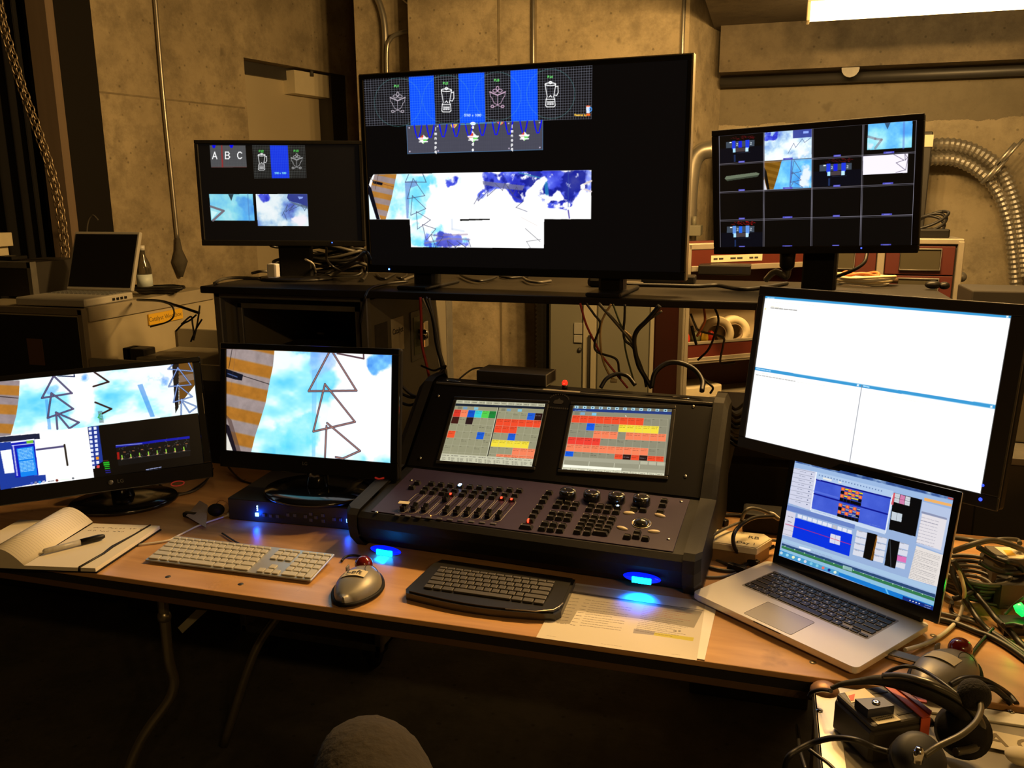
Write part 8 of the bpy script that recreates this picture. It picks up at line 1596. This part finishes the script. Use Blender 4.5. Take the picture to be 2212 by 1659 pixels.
def bquad(name, pts, z, m, t=.0008, par=None):
    P = [bpt(x, y, z) for x, y in pts]; a = sum(P[k][0]*P[(k+1) % 4][1]-P[(k+1) % 4][0]*P[k][1] for k in range(4))
    if a < 0: P = P[::-1]
    mb = MB(); mb.prism(P, z, z+t); return mb.build(name, m, par or bp_)
RB_ = mat('orange_red_band', (.62, .10, .035), .45)
bquad('orange_band', [(1020, 535), (1075, 522), (1430, 800), (1365, 825)], .0612, RB_, .0015)
mb = MB(); a = bpt(1395, 812); mb.box((a[0]-.010, -bl/2-.0015, .005), (a[0]+.006, -bl/2, .062)); mb.build('orange_band', RB_, bp_)
bquad('red_band', [(1100, 545), (1130, 540), (1440, 775), (1420, 800)], .0615, mat('dark_red_band', (.16, .015, .01), .4), .004)
bquad('orange_tab', [(1275, 628), (1385, 635), (1400, 700), (1340, 690)], .03, RB_, .003)
l_ = bquad('white_label', [(715, 605), (880, 570), (975, 650), (770, 690)], .0612, mat('label_white', (.70, .60, .42), .6), .0006); bquad('red_print', [(745, 630), (800, 615), (790, 668), (765, 672)], .0619, mat('red_print', (.6, .08, .03), .6), .0003, l_)
l_ = bquad('barcode_label', [(915, 800), (1085, 760), (1185, 835), (990, 872)], .0612, mat('label_cream', (.55, .50, .36), .6), .0006)
mb = MB()
for r_ in range(3):
    for k in range(9): x0, y0 = bpt(955+r_*22+k*15, 805+r_*17-k*3.4, .062); mb.box((x0, y0, .0618), (x0+.0022, y0+.0016, .0621))
mb.build('print', INK, l_)
mb = MB(); P = [bpt(800, 660, .075), bpt(1030, 645, .075), bpt(1130, 715, .075), bpt(910, 750, .075)]; P = P if sum(P[k][0]*P[(k+1) % 4][1]-P[(k+1) % 4][0]*P[k][1] for k in range(4)) > 0 else P[::-1]; mb.prism(P, .0615, .076); cl = mb.build('rotary_switch', mat('navy_plate', (.03, .035, .06), .35), bp_)
x0, y0 = bpt(975, 690, .076); mb = MB(); mb.lathe([(.006, 0), (.006, .002), (.002, .003), (0, .001)], 16, (x0, y0, .076)); mb.build('switch_knob', CHROME, cl)
bquad('slide_slot', [(925, 605), (1075, 590), (1075, 600), (940, 618)], .0612, BLK, .0006); bquad('slide_slot', [(1145, 782), (1285, 752), (1290, 768), (1165, 795)], .0612, BLK, .0006)
mb = MB(); mb.box((bw/2, -bl/2+.02, .01), (bw/2+.018, bl/2-.02, .045), .005); 
for k in range(3): mb.lathe([(.006, 0), (.007, .01), (.004, .012)], 12, (bw/2+.016, -bl/2+.03+k*.02, .028), 'x')
mb.build('connector_block', BLK, bp_)
# headset: band, ear cup, boom and foam
def Hz(P): return [at_z(*z5(x, y), CZ_+dz) for x, y, dz in P]
hs = empty('intercom_headset', Matrix(), 'black padded intercom headset curled around the belt pack', 'headset')
mb = MB(); mb.s = True
mb.tube(spline(Hz([(600, 570, .05), (700, 530, .06), (850, 510, .065), (1000, 500, .075), (1180, 520, .085), (1350, 560, .09), (1500, 620, .085), (1640, 700, .075), (1740, 790, .06)])), [.0035+.0115*min(1, k/38)**2 for k in range(65)], 12); mb.build('padded_headband', mat('headset_foam', (.012, .011, .009), .75, var=.2, scale=90, bump=.3), hs)
mb = MB(); mb.tube(spline(Hz([(1040, 470, .085), (1200, 470, .10), (1400, 520, .11), (1600, 610, .10), (1760, 730, .08), (1850, 860, .06), (1860, 960, .04), (1800, 1060, .03), (1640, 1100, .03)])), .006, 8); mb.build('steel_band', mat('dull_steel_band', (.10, .095, .08), .3, metal=.5), hs)
cpos = at_z(*z5(1330, 1130), CZ_+.05); mb = MB(); mb.M = tr(cpos.x, cpos.y, CZ_+.045) @ rz(.4) @ rx(R(35)); mb.s = True; mb.lathe([(0, .022), (.024, .021), (.034, .013), (.036, .0), (.034, -.010), (.0, -.012)], 32); cup = mb.build('ear_cup', mat('cup_navy', (.012, .013, .017), .6), hs)
mb = MB(); mb.M = tr(cpos.x, cpos.y, CZ_+.045) @ rz(.4) @ rx(R(35)); mb.s = True; P = [(.027*math.cos(a), .027*math.sin(a), -.014) for a in [2*PI*k/24 for k in range(24)]]; mb.tube(P, .009, 10, closed=True); mb.build('ear_cushion', BLKM, cup)
a = Hz([(1330, 1130, .085)])[0]; mb = MB(); mb.lathe([(.006, -.01), (.007, .006), (.004, .012), (0, .012)], 14, tuple(a)); mb.build('boom_pivot', CHROME, cup)
mb = MB(); mb.tube(spline(Hz([(1380, 1130, .085), (1500, 1050, .095), (1680, 960, .10), (1800, 860, .10), (1850, 760, .10), (1850, 690, .10)])), .0042, 8); mb.build('microphone_boom', mat('boom_grey', (.09, .083, .062), .4, metal=.3), hs)
a = Hz([(1795, 620, .10)])[0]; mb = MB(); mb.ball(tuple(a), .023, .021, .024); mb.build('microphone_foam', mat('mic_foam', (.012, .011, .010), .95, bump=.6, scale=300), hs)
c2 = at_z(*z5(1760, 960), CZ_+.03); mb = MB(); mb.M = tr(c2.x-.01, c2.y, CZ_+.035) @ rz(-.5) @ rx(R(60)); mb.s = True; mb.lathe([(0, .02), (.03, .018), (.04, .0), (.0, -.012)], 28); mb.build('ear_cup', BLKM, hs)
for P, r, m, lb in [([(1050, 455, .05), (1120, 410, .06), (1230, 385, .07), (1350, 410, .07), (1500, 500, .08), (1700, 650, .08)], .0032, RUB, 'thin black headset lead arching behind the belt pack'),
 ([(1600, 540, .03), (1700, 490, .04), (1830, 485, .04), (1960, 540, .03), (2080, 620, .01), (2150, 700, .006)], .005, RUB, 'thick black lead curving right from the headset'),
 ([(1860, 560, .03), (1960, 570, .03), (2050, 640, .015), (2110, 700, .008)], .005, RUB, 'second black lead curving right from the headset foam'),
 ([(415, 640, .0), (440, 600, .01), (520, 580, .03), (600, 590, .05)], .0035, RUB, 'black lead slipping over the left edge of the road case'),
 ([(210, 1260, -.02), (240, 1150, .01), (330, 1080, .02), (460, 1020, .03), (620, 985, .05), (800, 1000, .06), (950, 1060, .05), (1080, 1100, .05)], .0045, RUB, 'black lead looping in front of the belt pack'),
 ([(420, 1080, .0), (500, 1140, .0), (580, 1200, .0), (640, 1260, .0)], .003, RUB, 'thin lead crossing the aluminium edge of the road case'),
 ([(318, 880, -.12), (330, 1000, -.08), (345, 1100, -.05), (390, 1250, -.04)], .0035, RUB, 'black lead hanging down beside the road case')]:
    cable(Hz(P), r, m, lb)

# ------------------------------------------------------------------ the seated person whose knee shows at the bottom
kt_ = at_plane(806, 1518, (0, 1.10, 0), (0, 1, 0)); KN = Vector((kt_.x+.0, 1.06, kt_.z-.035))
pe = empty('person', Vector((KN.x, KN.y, 0)), 'person sitting at the table, only a bent knee in grey-brown fuzzy trousers visible', 'person')
o3 = Vector((KN.x, KN.y, 0))
def skin(name, pts, edges, m, parent, sub=3):
    me = bpy.data.meshes.new(name); me.from_pydata([tuple(Vector(p[0])-o3) for p in pts], edges, []); o = bpy.data.objects.new(name, me); COL.objects.link(o); o.parent = parent
    md = o.modifiers.new('skin', 'SKIN'); md.use_smooth_shade = True
    for k, p in enumerate(pts): me.skin_vertices[0].data[k].radius = (p[1], p[2] if len(p) > 2 else p[1])
    me.skin_vertices[0].data[0].use_root = True
    s = o.modifiers.new('sub', 'SUBSURF'); s.levels = sub; s.render_levels = sub; me.materials.append(m); return o
FZ = mat('fuzzy_trousers', (.028, .021, .012), .95, var=.45, scale=55, bump=1.)
HIP = Vector((KN.x+.30, KN.y-.45, .60)); ANK = Vector((KN.x-.02, KN.y+.05, .10))
pts = [(HIP, .12), (HIP.lerp(KN, .35), .115), (HIP.lerp(KN, .7), .105), (HIP.lerp(KN, .88), .10), (KN+Vector((.006, -.02, -.012)), .064), (KN+Vector((-.004, .012, -.06)), .088), (KN.lerp(ANK, .25), .105), (KN.lerp(ANK, .5), .085), (KN.lerp(ANK, .75), .046), (ANK, .040)]
lg = skin('trouser_leg', pts, [(k, k+1) for k in range(len(pts)-1)], FZ, pe, 3)
tex = bpy.data.textures.new('fuzz', 'CLOUDS'); tex.noise_scale = .012
dm = lg.modifiers.new('fuzz', 'DISPLACE'); dm.texture = tex; dm.strength = .006; dm.mid_level = .5; dm.texture_coords = 'LOCAL'
pts = [(ANK+Vector((0, -.02, -.0)), .038, .042), (ANK+Vector((0, .0, -.055)), .036, .036), (ANK+Vector((-.0, .08, -.065)), .038, .03), (ANK+Vector((0, .17, -.07)), .036, .024)]
skin('shoe', pts, [(0, 1), (1, 2), (2, 3)], BLKM, pe, 2)
